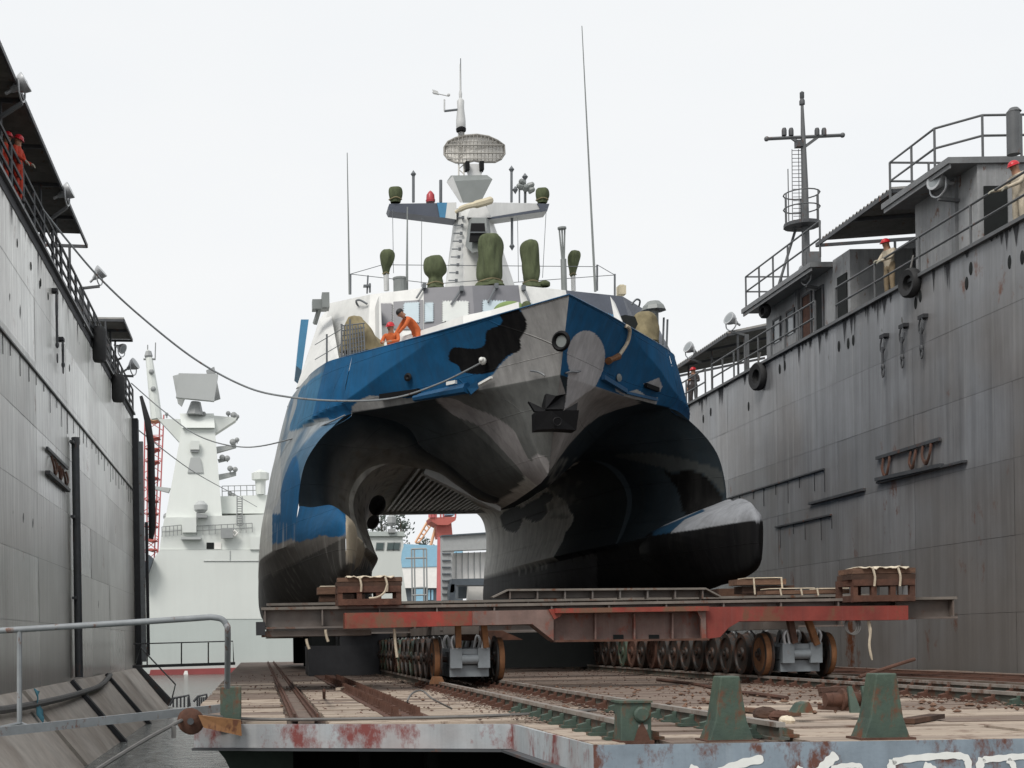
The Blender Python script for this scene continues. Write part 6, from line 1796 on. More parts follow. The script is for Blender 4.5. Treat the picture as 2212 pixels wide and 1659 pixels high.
# ---------------------------------------------------------------- clutter on the deck
W = thing('deck_winch', 'small rusty winch with green side plates among the rails at the right', 'winch', at(1840, 1540, 15.3))
wD = 15.5
mb = MB(); mb.tube([at(1782, 1512, wD), at(1886, 1512, wD)], 0.075, 14); mb.build('drum', 'rust', W, smooth=True)
for x in (1832, 1862):
    mb = MB(); mb.prism([at(x, 1482, wD - 0.1), at(x + 8, 1482, wD - 0.1), at(x + 30, 1540, wD - 0.2), at(x + 6, 1540, wD - 0.2)], (0, 0.04, 0)); mb.build('side_plate', 'green_paint', W)
mb = MB(); mb.lathe([(0.08, 0), (0.08, 0.1), (0.125, 0.11), (0.125, 0.14), (0.085, 0.15), (0.085, 0.3)], at(1795, 1512, wD), (1, 0, 0), 14); mb.build('flange', 'rust', W, smooth=True)
for k, (x0, y0, x1, y1) in enumerate(((1770, 1490, 1830, 1486), (1772, 1500, 1835, 1497), (1770, 1528, 1838, 1531))):
    mb = MB(); mb.beam(at(x0, y0, wD + 0.3), at(x1, y1, wD + 0.3), 0.1, 0.05); mb.build('bed_bar', 'rust', W)
mb = MB(); mb.prism([at(1722, 1540, 15), at(1760, 1540, 15), at(1748, 1516, 15), at(1735, 1520, 15)], (0, 0.25, 0)); solo(mb, 'wedge', 'green_paint', 'small green steel wedge lying left of the winch', 'wedge')
def rock(label, x, y, D, r, m, seed):
    rg = random.Random(seed); mb = MB(); mb.ball(at(x, y, D), (r * 1.3, r, r * 0.7), 9, 6)
    mb.v = [tuple(Vector(v) + Vector((rg.uniform(-.15, .15), rg.uniform(-.15, .15), rg.uniform(-.1, .1))) * r) for v in mb.v]
    o = solo(mb, 'rubble', m, label, 'rubble', 'rubble beside the winch'); o.location.z = ZD - 0.02; return o
rock('pale lump of rubble just left of the green wedge', 1700, 1532, 14.9, 0.07, 'sacking', 1)
rock('rusty lump of rubble left of the winch, behind the pale lump', 1682, 1526, 15.4, 0.09, 'rust', 2)
rock('broad rusty lump near the rail, left of the rubble', 1650, 1522, 15.8, 0.11, 'timber_dark', 3)
for lab, a, b, w, m, D0, D1 in (('splintered timber lying across the deck between the right rails', (1610, 1505), (1720, 1520), 0.12, 'timber', 17.2, 16.0),
                        ('long dark board lying behind the last bollard', (1958, 1542), (2024, 1530), 0.16, 'timber_dark', 14.4, 15.2),
                        ('pale lath lying on the deck behind the left bollard', (1530, 1484), (1600, 1490), 0.07, 'plank', 20.0, 19.0),
                        ('short rusty bar lying beside the second rail', (1290, 1478), (1350, 1494), 0.06, 'rust', 21, 18.5),
                        ('pale strip of wood in the shade left of the front bogie', (730, 1466), (800, 1458), 0.1, 'plank', 27, 29)):
    p, q = at(*a, D0), at(*b, D1)
    p.z = q.z = ZD + 0.04
    solo(MB().beam(p, q, w, 0.05), 'board', m, lab, 'board')
mb = MB(); mb.tube([at(1857, 1462, 13.2), at(1900, 1448, 13.3), at(1975, 1424, 13.5)], 0.018, 8)
solo(mb, 'lever_bar', 'rust', 'rusty red lever bar sticking up behind the rightmost bollard', 'bar')
pts = bez([(4.0, 19.3, ZD + 0.03), (3.0, 18.4, ZD + 0.03), (2.75, 19.2, ZD + 0.25), (3.05, 20.2, ZD + 0.32), (3.4, 19.6, ZD + 0.12), (3.85, 18.6, ZD + 0.04), (3.6, 18.3, ZD + 0.03)], 7)
pts = bez([onz(898, 1540, ZD + .02), onz(886, 1528, ZD + .02), at(880, 1515, 18.3), at(892, 1497, 18.8), at(912, 1492, 19), at(935, 1510, 18.6), onz(976, 1531, ZD + .02)], 7)
solo(MB().tube(pts, 0.014, 5), 'loose_wire', 'cable', 'thin loose loop of wire standing up from the deck left of the main rail', 'wire', smooth=True)
mb = MB(); mb.tube([onz(700, 1508, ZD), at(700, 1491, 19.5)], 0.025, 6); solo(mb, 'pin', 'rust', 'single rusty pin standing in the planks at the left', 'pin')
pts = bez([onz(1420, 1468, ZD + .03), onz(1500, 1478, ZD + .03), onz(1570, 1492, ZD + .03), onz(1640, 1500, ZD + .03), onz(1700, 1508, ZD + .03)], 5)
solo(MB().tube(pts, 0.035, 6), 'deck_rope', 'rust', 'frayed rusty rope lying along the deck in the middle', 'rope', smooth=True)

# ---------------------------------------------------------------- mooring lines
def line(label, pts, r, m='cable', n=10, name='mooring_line'):
    solo(MB().tube(bez([at(*p) for p in pts], n), r, 6), name, m, label, 'mooring line', smooth=True)
line('thick mooring line sagging from the left dock canopy to the white knob on the bow', [(92, 452, 38), (150, 525, 38.5), (215, 600, 39), (300, 680, 39.5), (420, 775, 40), (530, 835, 40), (620, 857, 39.6), (735, 866, 38.8), (850, 860, 38.0), (950, 828, 37.0), (1041, 783, bow(1041, 783, .2).y)], 0.028, 'handrail')
line('thinner mooring line sagging across the distant frigate to the left side of the warship', [(284, 828, 60), (350, 885, 57), (430, 942, 53), (530, 966, 49), (640, 945, 44), (700, 918, 41.4), (745, 897, 40.4)], 0.024, 'handrail')
line('thin line from the left dock across the mast of the frigate', [(300, 930, 66), (420, 1020, 90), (520, 1075, 120), (555, 1095, 135)], 0.03, 'handrail')
# ================================================================ behind: frigate, quay, workboat, crane, sheds, trees
mat('frigate', (0.67, 0.695, 0.665, 1), 0.5, var=0.05, scale=0.15, streak=0.06, sscale=0.4)  # far colours are pale and low in contrast to paint in distance haze
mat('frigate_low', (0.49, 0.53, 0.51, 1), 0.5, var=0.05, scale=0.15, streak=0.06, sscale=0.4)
mat('frigate_dark', (0.42, 0.435, 0.43, 1), 0.5, var=0.08, scale=0.3)
mat('frigate_gear', (0.29, 0.30, 0.30, 1), 0.5, var=0.1)
mat('boot_red', (0.26, 0.06, 0.06, 1), 0.6, var=0.2, scale=0.3)
mat('far_red', (0.42, 0.11, 0.09, 1), 0.6, var=0.12, scale=0.4)
mat('far_pink', (0.52, 0.15, 0.15, 1), 0.6, var=0.1)
mat('far_orange', (0.72, 0.42, 0.25, 1), 0.6, var=0.1)
mat('far_blue', (0.26, 0.46, 0.60, 1), 0.6, var=0.08)
mat('far_white', (0.82, 0.80, 0.77, 1), 0.6, var=0.06)
mat('far_grey', (0.33, 0.34, 0.34, 1), 0.6, var=0.1)
mat('far_dark', (0.07, 0.085, 0.10, 1), 0.6, var=0.2)
mat('glass_far', (0.10, 0.13, 0.13, 1), 0.15, var=0.1)
mat('leaf', (0.075, 0.095, 0.08, 1), 0.8, var=0.4, scale=1.0)
mat('bark', (0.10, 0.08, 0.06, 1), 0.9, var=0.3)
mat('quay', (0.30, 0.29, 0.27, 1), 0.9, var=0.2, scale=0.4)

FD = 140.0
FR = thing('frigate', 'large pale grey frigate with a tall plated mast moored beyond the dock on the left', 'ship', at(430, 1455, FD))
def fp(pts, D, dep, m, name, parent=FR):
    mb = MB(); mb.prism([at(x, y, D) for x, y in pts], (0, dep, 0)); return mb.build(name, m, parent)
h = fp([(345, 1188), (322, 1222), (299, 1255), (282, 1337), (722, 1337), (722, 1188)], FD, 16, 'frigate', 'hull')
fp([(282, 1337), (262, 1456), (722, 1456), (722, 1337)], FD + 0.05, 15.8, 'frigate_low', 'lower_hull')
fp([(325, 1447), (722, 1437), (722, 1459), (322, 1462)], FD - 0.4, 1.0, 'boot_red', 'boot_top')
fp([(399, 1449), (405, 1449), (407, 1461), (395, 1461)], FD - 0.45, 0.1, 'far_white', 'draught_mark')
mb = MB(); mb.tube([at(440, 1212, FD - 0.05), at(600, 1212, FD - 0.05)], 0.05, 4); mb.tube([at(497, 1190, FD - 0.05), at(497, 1212, FD - 0.05)], 0.05, 4); mb.build('hull_seam', 'frigate_dark', FR)
fp([(348, 1160), (355, 1118), (600, 1110), (600, 1187.5), (345, 1187.5)], FD + 0.3, 12, 'frigate', 'superstructure')
fp([(475, 1072), (600, 1068), (600, 1109), (478, 1109)], FD + 3, 9, 'frigate', 'upper_house')
fp([(540, 1160), (600, 1158), (600, 1187), (540, 1187)], FD - 0.2, 0.4, 'frigate', 'bulwark')
w = fp([(446, 1172), (462, 1172), (462, 1186), (446, 1186)], FD + 0.22, 0.06, 'void', 'window')
w = fp([(463, 1172), (478, 1172), (478, 1186), (463, 1186)], FD + 0.22, 0.06, 'far_white', 'window_shutter')
fp([(391, 1160), (434, 1160), (434, 1165), (391, 1165)], FD - 0.6, 1.0, 'frigate_dark', 'step')
def ff(bot, top, m, name, D0, D1, parent=FR):
    return frustum([at(bot[0], bot[2], D0), at(bot[1], bot[2], D0), at(bot[1] - 6, bot[2], D1), at(bot[0] + 6, bot[2], D1)],
                   [at(top[0], top[2], D0 + 1.5), at(top[1], top[2], D0 + 1.5), at(top[1] - 4, top[2], D1 - 1), at(top[0] + 4, top[2], D1 - 1)], m, name, parent)
T1 = ff((357, 480, 1120), (393, 464, 924), 'frigate', 'mast_tower', FD + 1, FD + 7)
T2 = ff((393, 464, 924), (388, 462, 893), 'frigate', 'mast_collar', FD + 2, FD + 6)
fp([(340, 903), (352, 905), (396, 905), (398, 962), (388, 955)], FD + 3, 1.6, 'frigate', 'mast_wing')
fp([(455, 897), (512, 902), (508, 908), (462, 938), (458, 938)], FD + 3, 1.6, 'frigate', 'mast_wing')
fp([(466, 965), (510, 960), (510, 966), (468, 978)], FD + 3.5, 0.8, 'frigate_dark', 'bracket_arm')
fp([(470, 1025), (510, 1018), (510, 1026), (472, 1036)], FD + 3.5, 0.8, 'frigate_dark', 'bracket_arm')
fp([(470, 992), (494, 988), (494, 993), (472, 998)], FD + 3.5, 0.8, 'frigate_gear', 'bracket_arm')
fp([(332, 1050), (368, 1054), (364, 1064), (334, 1056)], FD + 3.5, 0.8, 'frigate_dark', 'bracket_arm')
for x, y, r in ((505, 897, 0.35), (512, 900, 0.25), (493, 893, 0.25), (430, 948, 0.42), (503, 955, 0.35), (512, 950, 0.25), (480, 988, 0.3), (491, 990, 0.3), (497, 1012, 0.3), (508, 1014, 0.28), (361, 1116, 0.42), (497, 1066, 0.25), (504, 1070, 0.25), (360, 895, .2), (440, 894, .25)):
    mb = MB(); mb.ball(at(x, y, FD + 3.2), r, 8, 6); mb.tube([at(x, y, FD + 3.2), at(x, y + 8, FD + 3.2)], 0.08, 5); mb.build('sensor', 'frigate_gear', FR)
fp([(412, 988), (432, 988), (439, 1021), (405, 1021)], FD + 1.6, 0.4, 'frigate_dark', 'louvre')
fp([(411, 972), (430, 972), (430, 976), (411, 976)], FD + 1.6, 0.4, 'frigate_gear', 'ledge')
fp([(411, 952), (430, 952), (430, 971), (411, 971)], FD + 1.5, 0.5, 'frigate', 'box')
fp([(394, 1118), (424, 1118), (424, 1150), (394, 1150)], FD - 0.5, 1.2, 'frigate', 'gun_director')
fp([(424, 1108), (448, 1112), (448, 1118), (424, 1118)], FD - 0.6, 0.8, 'frigate_gear', 'platform')
mb = MB(); mb.lathe([(0.4, 0), (0.7, 0.3), (0.7, 0.8), (0.3, 1.2), (0, 1.2)], at(434, 1108, FD), (0, 0, 1), 10); mb.build('director', 'frigate_dark', FR, smooth=True)
# plate radar on a stalk
mb = MB(); mb.tube([at(421, 896, FD + 3), at(423, 868, FD + 3)], [0.9, 0.5], 8); mb.build('radar_stalk', 'frigate_gear', FR)
fp([(386, 806), (471, 808), (462, 866), (380, 858)], FD + 1.5, 0.8, 'frigate_dark', 'radar_plate')
fp([(373, 812), (388, 808), (400, 858), (392, 877), (384, 870)], FD + 3.2, 0.6, 'frigate_dark', 'radar_plate')
fp([(445, 800), (463, 792), (476, 860), (458, 866)], FD + 3.4, 0.6, 'frigate_gear', 'radar_plate')
# leaning pole mast
PD = FD + 8
mb = MB(); mb.tube([at(338, 905, PD), at(332, 850, PD), at(322, 775, PD), at(319, 756, PD)], [0.62, 0.55, 0.38, 0.15], 8); mb.build('pole_mast', 'frigate', FR, smooth=True)
mb = MB(); mb.tube([at(310, 776, PD), at(334, 776, PD)], 0.12, 5); mb.tube([at(335, 778, PD), at(336, 740, PD)], 0.06, 4); mb.lathe([(0.3, 0), (0.45, 0.3), (0.3, 0.8), (0, 0.9)], at(321, 775, PD), (0, 0, 1), 8); mb.tube([at(319, 756, PD), at(319, 745, PD)], 0.06, 4); mb.build('pole_yard', 'frigate_gear', FR)
for y, x in ((803, 327), (840, 331)):
    mb = MB(); mb.ball(at(x, y, PD - 0.5), 0.3, 6, 5); mb.build('mast_lamp', 'frigate_gear', FR)
# rails and ladder
def frail(x0, y0, x1, y1, n, hh, D):
    mb = MB()
    for f in (1.0, 0.5):
        mb.tube([at(x0, y0 - hh * f, D), at(x1, y1 - hh * f, D)], 0.04, 4)
    mb.build('guard_rail', 'frigate_gear', FR)
    for i in range(n + 1):
        a = at(x0 + (x1 - x0) * i / n, y0 + (y1 - y0) * i / n, D)
        mb = MB(); mb.tube([a, a + Vector((0, 0, hh * D / FPX))], 0.04, 4); mb.build('guard_post', 'frigate_gear', FR)
frail(350, 1160, 392, 1156, 5, 22, FD)
frail(425, 1156, 545, 1150, 9, 20, FD)
frail(480, 1072, 560, 1070, 6, 22, FD + 3)
mb = MB()
for x in (512, 523): mb.tube([at(x, 1135, FD), at(x, 1072, FD)], 0.06, 4)
for i in range(12): mb.tube([at(512, 1135 - i * 5.2, FD), at(523, 1135 - i * 5.2, FD)], 0.05, 4)
mb.build('ladder', 'frigate_gear', FR)
mb = MB(); mb.tube([at(x, y, FD - .3) for x, y in ((500, 1152), (507, 1146), (513, 1152), (507, 1158), (500, 1152))], 0.12, 6); mb.build('life_ring', 'far_white', FR)
mb = MB(); mb.box(at(490, 1152, FD - 0.4), (1.2, 0.6, 1.0)); mb.build('locker', 'frigate_gear', FR)
mb = MB(); mb.lathe([(0.5, 0), (0.55, 1.4), (0.9, 1.5), (0.9, 2.2), (0, 2.6)], at(563, 1068, FD + 3), (0, 0, 1), 8); mb.build('gun_mount', 'frigate', FR)
mb = MB(); mb.prism([at(322, 1198, FD - 1.4), at(331, 1206, FD - 1.4), at(320, 1238, FD - 1.4), at(304, 1256, FD - 1.4), at(298, 1240, FD - 1.4)], (0, 1.2, 0))
solo(mb, 'rubber_boat', 'far_dark', 'dark upturned rubber boat hanging at the frigate side by the dock end', 'boat')

# lattice crane tower at the left
TD = 175
TWR = thing('lattice_tower', 'thin red and grey lattice crane tower behind the frigate', 'tower', at(333, 1260, TD))
for x0, x1, dy in ((313, 309, 0), (354, 338, 0), (320, 316, 2.4), (346, 331, 2.4)):
    mb = MB(); mb.tube([at(x0, 896, TD + dy), at(x1, 1260, TD + dy)], 0.09, 4); mb.build('leg', 'far_pink', TWR)
for i, y in enumerate((905, 940, 968, 995, 1035, 1052, 1078, 1108, 1136, 1164, 1190)):
    f = (y - 896) / 364
    a, b = 313 - 4 * f, 354 - 16 * f
    mb = MB(); mb.beam(at(a, y, TD), at(b, y, TD), 0.08, 0.08); mb.tube([at(a, y, TD), at(b, y + 26, TD)], 0.05, 4); mb.tube([at(b, y, TD), at(a, y + 26, TD)], 0.05, 4); mb.build('brace', 'far_pink', TWR)
for y in (905, 943, 968, 995, 1030, 1080, 1108, 1136, 1166, 1186):
    f = (y - 896) / 364
    mb = MB(); mb.prism([at(316 - 3 * f, y, TD - 0.3), at(331 - 6 * f, y - 2, TD - 0.3), at(346 - 10 * f, y + 1, TD - 0.3), at(331 - 6 * f, y + 4, TD - 0.3)], (0, 2.6, 0)); mb.build('platform', 'far_red' if y > 940 else 'far_orange', TWR)

# quay
mb = MB(); mb.lohi((10.0, 104, -3), (420, 900, EYE - 1.4)); struct(mb.build('quay', 'quay'))
mb = MB(); mb.lohi((-420, 420, -3), (9.9, 900, EYE - 1.4)); struct(mb.build('far_shore', 'quay'))

# work boat seen through the tunnel
WB = thing('workboat', 'pale grey workboat with a windowed wheelhouse, seen through the tunnel', 'boat', at(840, 1460, 95))
wD2 = 95
def wp(pts, D, dep, m, name, parent=WB):
    mb = MB(); mb.prism([at(x, y, D) for x, y in pts], (0, dep, 0)); return mb.build(name, m, parent)
wh = wp([(770, 1158), (869, 1158), (872, 1180), (868, 1192), (866, 1210), (880, 1300), (888, 1400), (770, 1400)], wD2, 5, 'frigate', 'wheelhouse')
wp([(765, 1148), (872, 1148), (876, 1158), (765, 1158)], wD2 - 0.2, 5.3, 'frigate_low', 'wheelhouse_roof')
for x0, x1 in ((814, 828), (838, 850), (852, 863)):
    f = wp([(x0 - 1.2, 1171.5), (x1 + 2.8, 1171.5), (x1 + 0.8, 1188.5), (x0 - 3.2, 1188.5)], wD2 - 0.05, 0.04, 'frigate_gear', 'window')
    wp([(x0, 1173), (x1 + 1, 1173), (x1 - 1, 1187), (x0 - 2, 1187)], wD2 - 0.08, 0.03, 'glass_far', 'pane', f)
wp([(800, 1390), (905, 1390), (900, 1462), (800, 1462)], wD2 - 1, 12, 'frigate', 'hull')
mb = MB()
for x in (815, 829, 834): mb.tube([at(x, 1148, wD2), at(x, 1136, wD2)], 0.04, 4)
mb.build('roof_aerial', 'far_grey', WB)
mb = MB(); mb.tube([at(846, 1148, wD2), at(846, 1120, wD2)], 0.08, 5)
mb.lathe([(0.2, 0), (0.32, 0.2), (0.3, 0.6), (0.1, 0.8)], at(846, 1136, wD2), (0, 0, 1), 8)
mb.build('radio_mast', 'far_grey', WB)
mb = MB(); mb.box(at(846, 1147, wD2 - 0.2), (0.5, 0.4, 0.25)); mb.build('searchlight', 'far_grey', WB)

# trees
def tree(label, x, ybase, ytop, D, wpx, seed, n=420):
    k = D / FPX
    b = at(x, ybase, D)
    H = (ybase - ytop) * k
    t = thing('tree', label, 'tree', b, 'trees beyond the shipyard')
    mb = MB(); mb.tube([b, b + Vector((0.1, 0, H * 0.5)), b + Vector((0.0, 0, H * 0.95))], [0.35, 0.25, 0.06], 6)
    rg = random.Random(seed)
    for i in range(7):
        a = rg.uniform(0, 6.28); z = H * rg.uniform(0.4, 0.85)
        mb.tube([b + Vector((0, 0, z)), b + Vector((math.cos(a) * wpx * k * 0.35, math.sin(a) * wpx * k * 0.35, z + H * 0.07))], [0.1, 0.03], 4)
    mb.build('trunk', 'bark', t)
    mb = MB()
    blobs = [(Vector((rg.gauss(0, 0.22) * wpx * k, rg.gauss(0, 0.22) * wpx * k, H * rg.uniform(0.38, 0.97))), rg.uniform(0.5, 1.2) * wpx * k * 0.16) for _ in range(13)]
    for _ in range(n):
        c, r = rg.choice(blobs)
        p = b + c + Vector((rg.gauss(0, r), rg.gauss(0, r), rg.gauss(0, r * 0.8)))
        s = rg.uniform(0.14, 0.34)
        d1 = Vector((rg.gauss(0, 1), rg.gauss(0, 1), rg.gauss(0, 1))).normalized()
        d2 = d1.orthogonal().normalized()
        mb.add([p - d1 * s, p + d2 * s * 0.6, p + d1 * s, p - d2 * s * 0.6], [(0, 1, 2, 3)])
    mb.build('crown', 'leaf', t)
tree('dark ragged conifer just right of the workboat roof', 868, 1290, 1112, 200, 52, 1, 700)
tree('darker low tree behind the workboat roof at the left', 826, 1290, 1104, 205, 62, 2, 700)
tree('small tree poking over the blue shed beside the red crane', 921, 1300, 1158, 210, 30, 3, 300)

# blue and white workshop
BW = thing('workshop', 'workshop with a sky blue upper wall seen through the tunnel', 'building', at(910, 1420, 170))
def bp(pts, D, dep, m, name, parent=BW):
    mb = MB(); mb.prism([at(x, y, D) for x, y in pts], (0, dep, 0)); return mb.build(name, m, parent)
bp([(866, 1175), (1000, 1180), (1000, 1222), (868, 1226)], 170, 10, 'far_blue', 'upper_wall')
bp([(868, 1226.5), (1000, 1222.5), (1000, 1270), (868, 1270)], 170.1, 10, 'far_white', 'wall')
bp([(868, 1270.5), (1000, 1270.5), (1000, 1300), (868, 1300)], 170.6, 9, 'far_dark', 'lower_wall')
bp([(868, 1300.5), (1000, 1300.5), (1000, 1440), (868, 1440)], 170.1, 10, 'far_white', 'base_wall')
bp([(899, 1272), (914, 1272), (914, 1302), (899, 1302)], 170.2, 0.3, 'far_blue', 'door')
bp([(895, 1303), (921, 1303), (921, 1325), (895, 1325)], 169.8, 0.3, 'far_white', 'window')
for x0 in (925, 932):
    bp([(x0, 1274), (x0 + 4, 1274), (x0 + 4, 1296), (x0, 1296)], 170.5, 0.1, 'far_blue', 'window')
mb = MB()
for x in (889, 895, 915, 921):
    mb.tube([at(x, 1186, 160), at(x + 2, 1320, 160)], 0.09, 4)
for y in (1186, 1206, 1270, 1286, 1310):
    mb.tube([at(876 if y == 1206 else 889, y, 160), at(921, y - 1, 160)], 0.1, 4)
solo(mb, 'steel_scaffold', 'frigate_gear', 'thin steel scaffold frame standing before the blue workshop', 'scaffold')

# red crane
CRN = thing('harbour_crane', 'red harbour crane column with a railed cab and an orange jib', 'crane', at(950, 1440, 185))
def cp(pts, D, dep, m, name, parent=CRN):
    mb = MB(); mb.prism([at(x, y, D) for x, y in pts], (0, dep, 0)); return mb.build(name, m, parent)
cp([(942, 1440), (954, 1440), (951, 1160), (946, 1160)], 136, 0.5, 'far_pink', 'column')
cp([(946, 1162), (978, 1160), (975, 1128), (942, 1130)], 190, 3, 'far_red', 'turntable')
cp([(930, 1118), (986, 1116), (984, 1124), (968, 1134), (946, 1134), (932, 1126)], 189, 5, 'far_red', 'platform')
cp([(961, 1095), (982, 1095), (982, 1112), (962, 1113)], 190, 3, 'far_blue', 'cab')
for x in (930, 936, 942, 952, 958, 984):
    mb = MB(); mb.tube([at(x, 1118, 189), at(x, 1092, 189)], 0.12 if x > 936 else 0.3, 4); mb.build('guard_post', 'far_pink', CRN)
for y in (1096, 1106):
    mb = MB(); mb.tube([at(930, y, 189), at(986, y, 189)], 0.09, 4); mb.build('guard_rail', 'far_pink', CRN)
mb = MB()
mb.tube([at(897, 1172, 195), at(932, 1112, 195)], 0.16, 5); mb.tube([at(905, 1172, 195), at(936, 1128, 195)], 0.11, 5)
for i in range(6):
    a = at(897 + i * 6, 1172 - i * 10, 195); b = at(905 + i * 5.4, 1172 - i * 8, 195); mb.tube([a, b], 0.1, 4)
mb.build('jib', 'far_orange', CRN)
mb = MB(); mb.tube([at(942, 1136, 192), at(930, 1180, 192)], 0.22, 6); mb.build('back_stay', 'far_orange', CRN)

# grey shed and gantry
SH = thing('gantry_shed', 'grey open gantry shed beside the red crane column, seen through the tunnel', 'shed', at(1010, 1430, 140))
def sp(pts, D, dep, m, name, parent=SH):
    mb = MB(); mb.prism([at(x, y, D) for x, y in pts], (0, dep, 0)); return mb.build(name, m, parent)
sp([(955, 1158), (1120, 1148), (1120, 1184), (955, 1190)], 140, 1.5, 'far_grey', 'roof_beam')
sp([(954, 1156), (1122, 1145), (1122, 1148), (954, 1159)], 139.7, 2.2, 'far_dark', 'roof_edge')
sp([(955, 1190), (983, 1189), (977, 1200), (974, 1440), (955, 1440)], 140.1, 1.2, 'far_grey', 'pillar')
for i in range(12):
    y = 1195 + i * 14.5
    sp([(955, y), (974, y), (974, y + 2), (955, y + 2)], 139.9, 0.15, 'far_dark', 'rung')
sp([(975, 1195), (1125, 1190), (1125, 1250), (975, 1250)], 141.8, 1, 'far_white', 'back_wall')
for i in range(10):
    x = 985 + i * 13
    sp([(x, 1192), (x + 1.2, 1192), (x + 1.2, 1250), (x, 1250)], 141.7, 0.08, 'far_grey', 'wall_rib')
sp([(976, 1250.5), (1125, 1248), (1125, 1264), (986, 1264), (980, 1280), (972, 1280)], 138, 3, 'far_dark', 'gantry_beam')
sp([(971, 1262), (982, 1262), (979, 1440), (969, 1440)], 138, 1.4, 'far_dark', 'gantry_leg')
sp([(990, 1265), (1012, 1265), (1010, 1292), (990, 1292)], 143, 2, 'far_dark', 'trolley')
sp([(1012, 1266), (1125, 1266), (1125, 1300), (1010, 1300)], 142, 1, 'far_white', 'container')
sp([(1004, 1298), (1125, 1296), (1125, 1304), (1010, 1304), (1002, 1318), (998, 1350), (990, 1350), (994, 1310)], 136, 1, 'far_dark', 'arm')
sp([(1012, 1304.5), (1125, 1304), (1125, 1350), (1012, 1350)], 141, 2, 'far_grey', 'machine_house')
# ================================================================ people
mat('skin', (0.36, 0.19, 0.12, 1), 0.6, var=0.05)
mat('cloth_orange', (0.52, 0.12, 0.035, 1), 0.85, var=0.22, scale=9, bump=0.4, bscale=9)
mat('cloth_red', (0.45, 0.045, 0.02, 1), 0.85, var=0.22, scale=9, bump=0.4, bscale=9)
mat('cloth_beige', (0.46, 0.40, 0.31, 1), 0.85, var=0.22, scale=9, bump=0.4, bscale=9)
mat('cloth_camel', (0.27, 0.205, 0.13, 1), 0.85, var=0.22, scale=9, bump=0.4, bscale=9)
mat('cloth_dark', (0.06, 0.05, 0.05, 1), 0.85, var=0.2, scale=9)
mat('helmet_red', (0.50, 0.02, 0.03, 1), 0.35, var=0.05)
mat('hair', (0.012, 0.011, 0.011, 1), 0.6)
mat('shoe', (0.02, 0.02, 0.02, 1), 0.6)
mat('glove', (0.30, 0.29, 0.24, 1), 0.9, var=0.1)

BASE = dict(pel=(0, 0, .93), wai=(0, 0, 1.06), che=(0, 0.01, 1.27), nec=(0, 0, 1.46), hea=(0, -0.02, 1.60), top=(0, -0.01, 1.70),
            shl=(-.19, 0, 1.40), shr=(.19, 0, 1.40), ell=(-.25, .02, 1.13), elr=(.25, .02, 1.13), wrl=(-.24, -.10, .90), wrr=(.24, -.10, .90),
            hil=(-.10, 0, .90), hir=(.10, 0, .90), knl=(-.11, -.02, .50), knr=(.11, -.02, .50), anl=(-.12, .02, .09), anr=(.12, .02, .09),
            tol=(-.14, -.15, .05), tor=(.14, -.15, .05))
RAD = dict(pel=.15, wai=.135, che=.155, nec=.066, hea=.112, top=.09, shl=.075, shr=.075, ell=.055, elr=.055, wrl=.042, wrr=.042,
           hil=.10, hir=.10, knl=.075, knr=.075, anl=.062, anr=.062, tol=.04, tor=.04)
BONES = [('pel', 'wai'), ('wai', 'che'), ('che', 'nec'), ('nec', 'hea'), ('hea', 'top'), ('che', 'shl'), ('che', 'shr'), ('shl', 'ell'), ('ell', 'wrl'), ('shr', 'elr'), ('elr', 'wrr'),
         ('pel', 'hil'), ('pel', 'hir'), ('hil', 'knl'), ('knl', 'anl'), ('hir', 'knr'), ('knr', 'anr'), ('anl', 'tol'), ('anr', 'tor')]

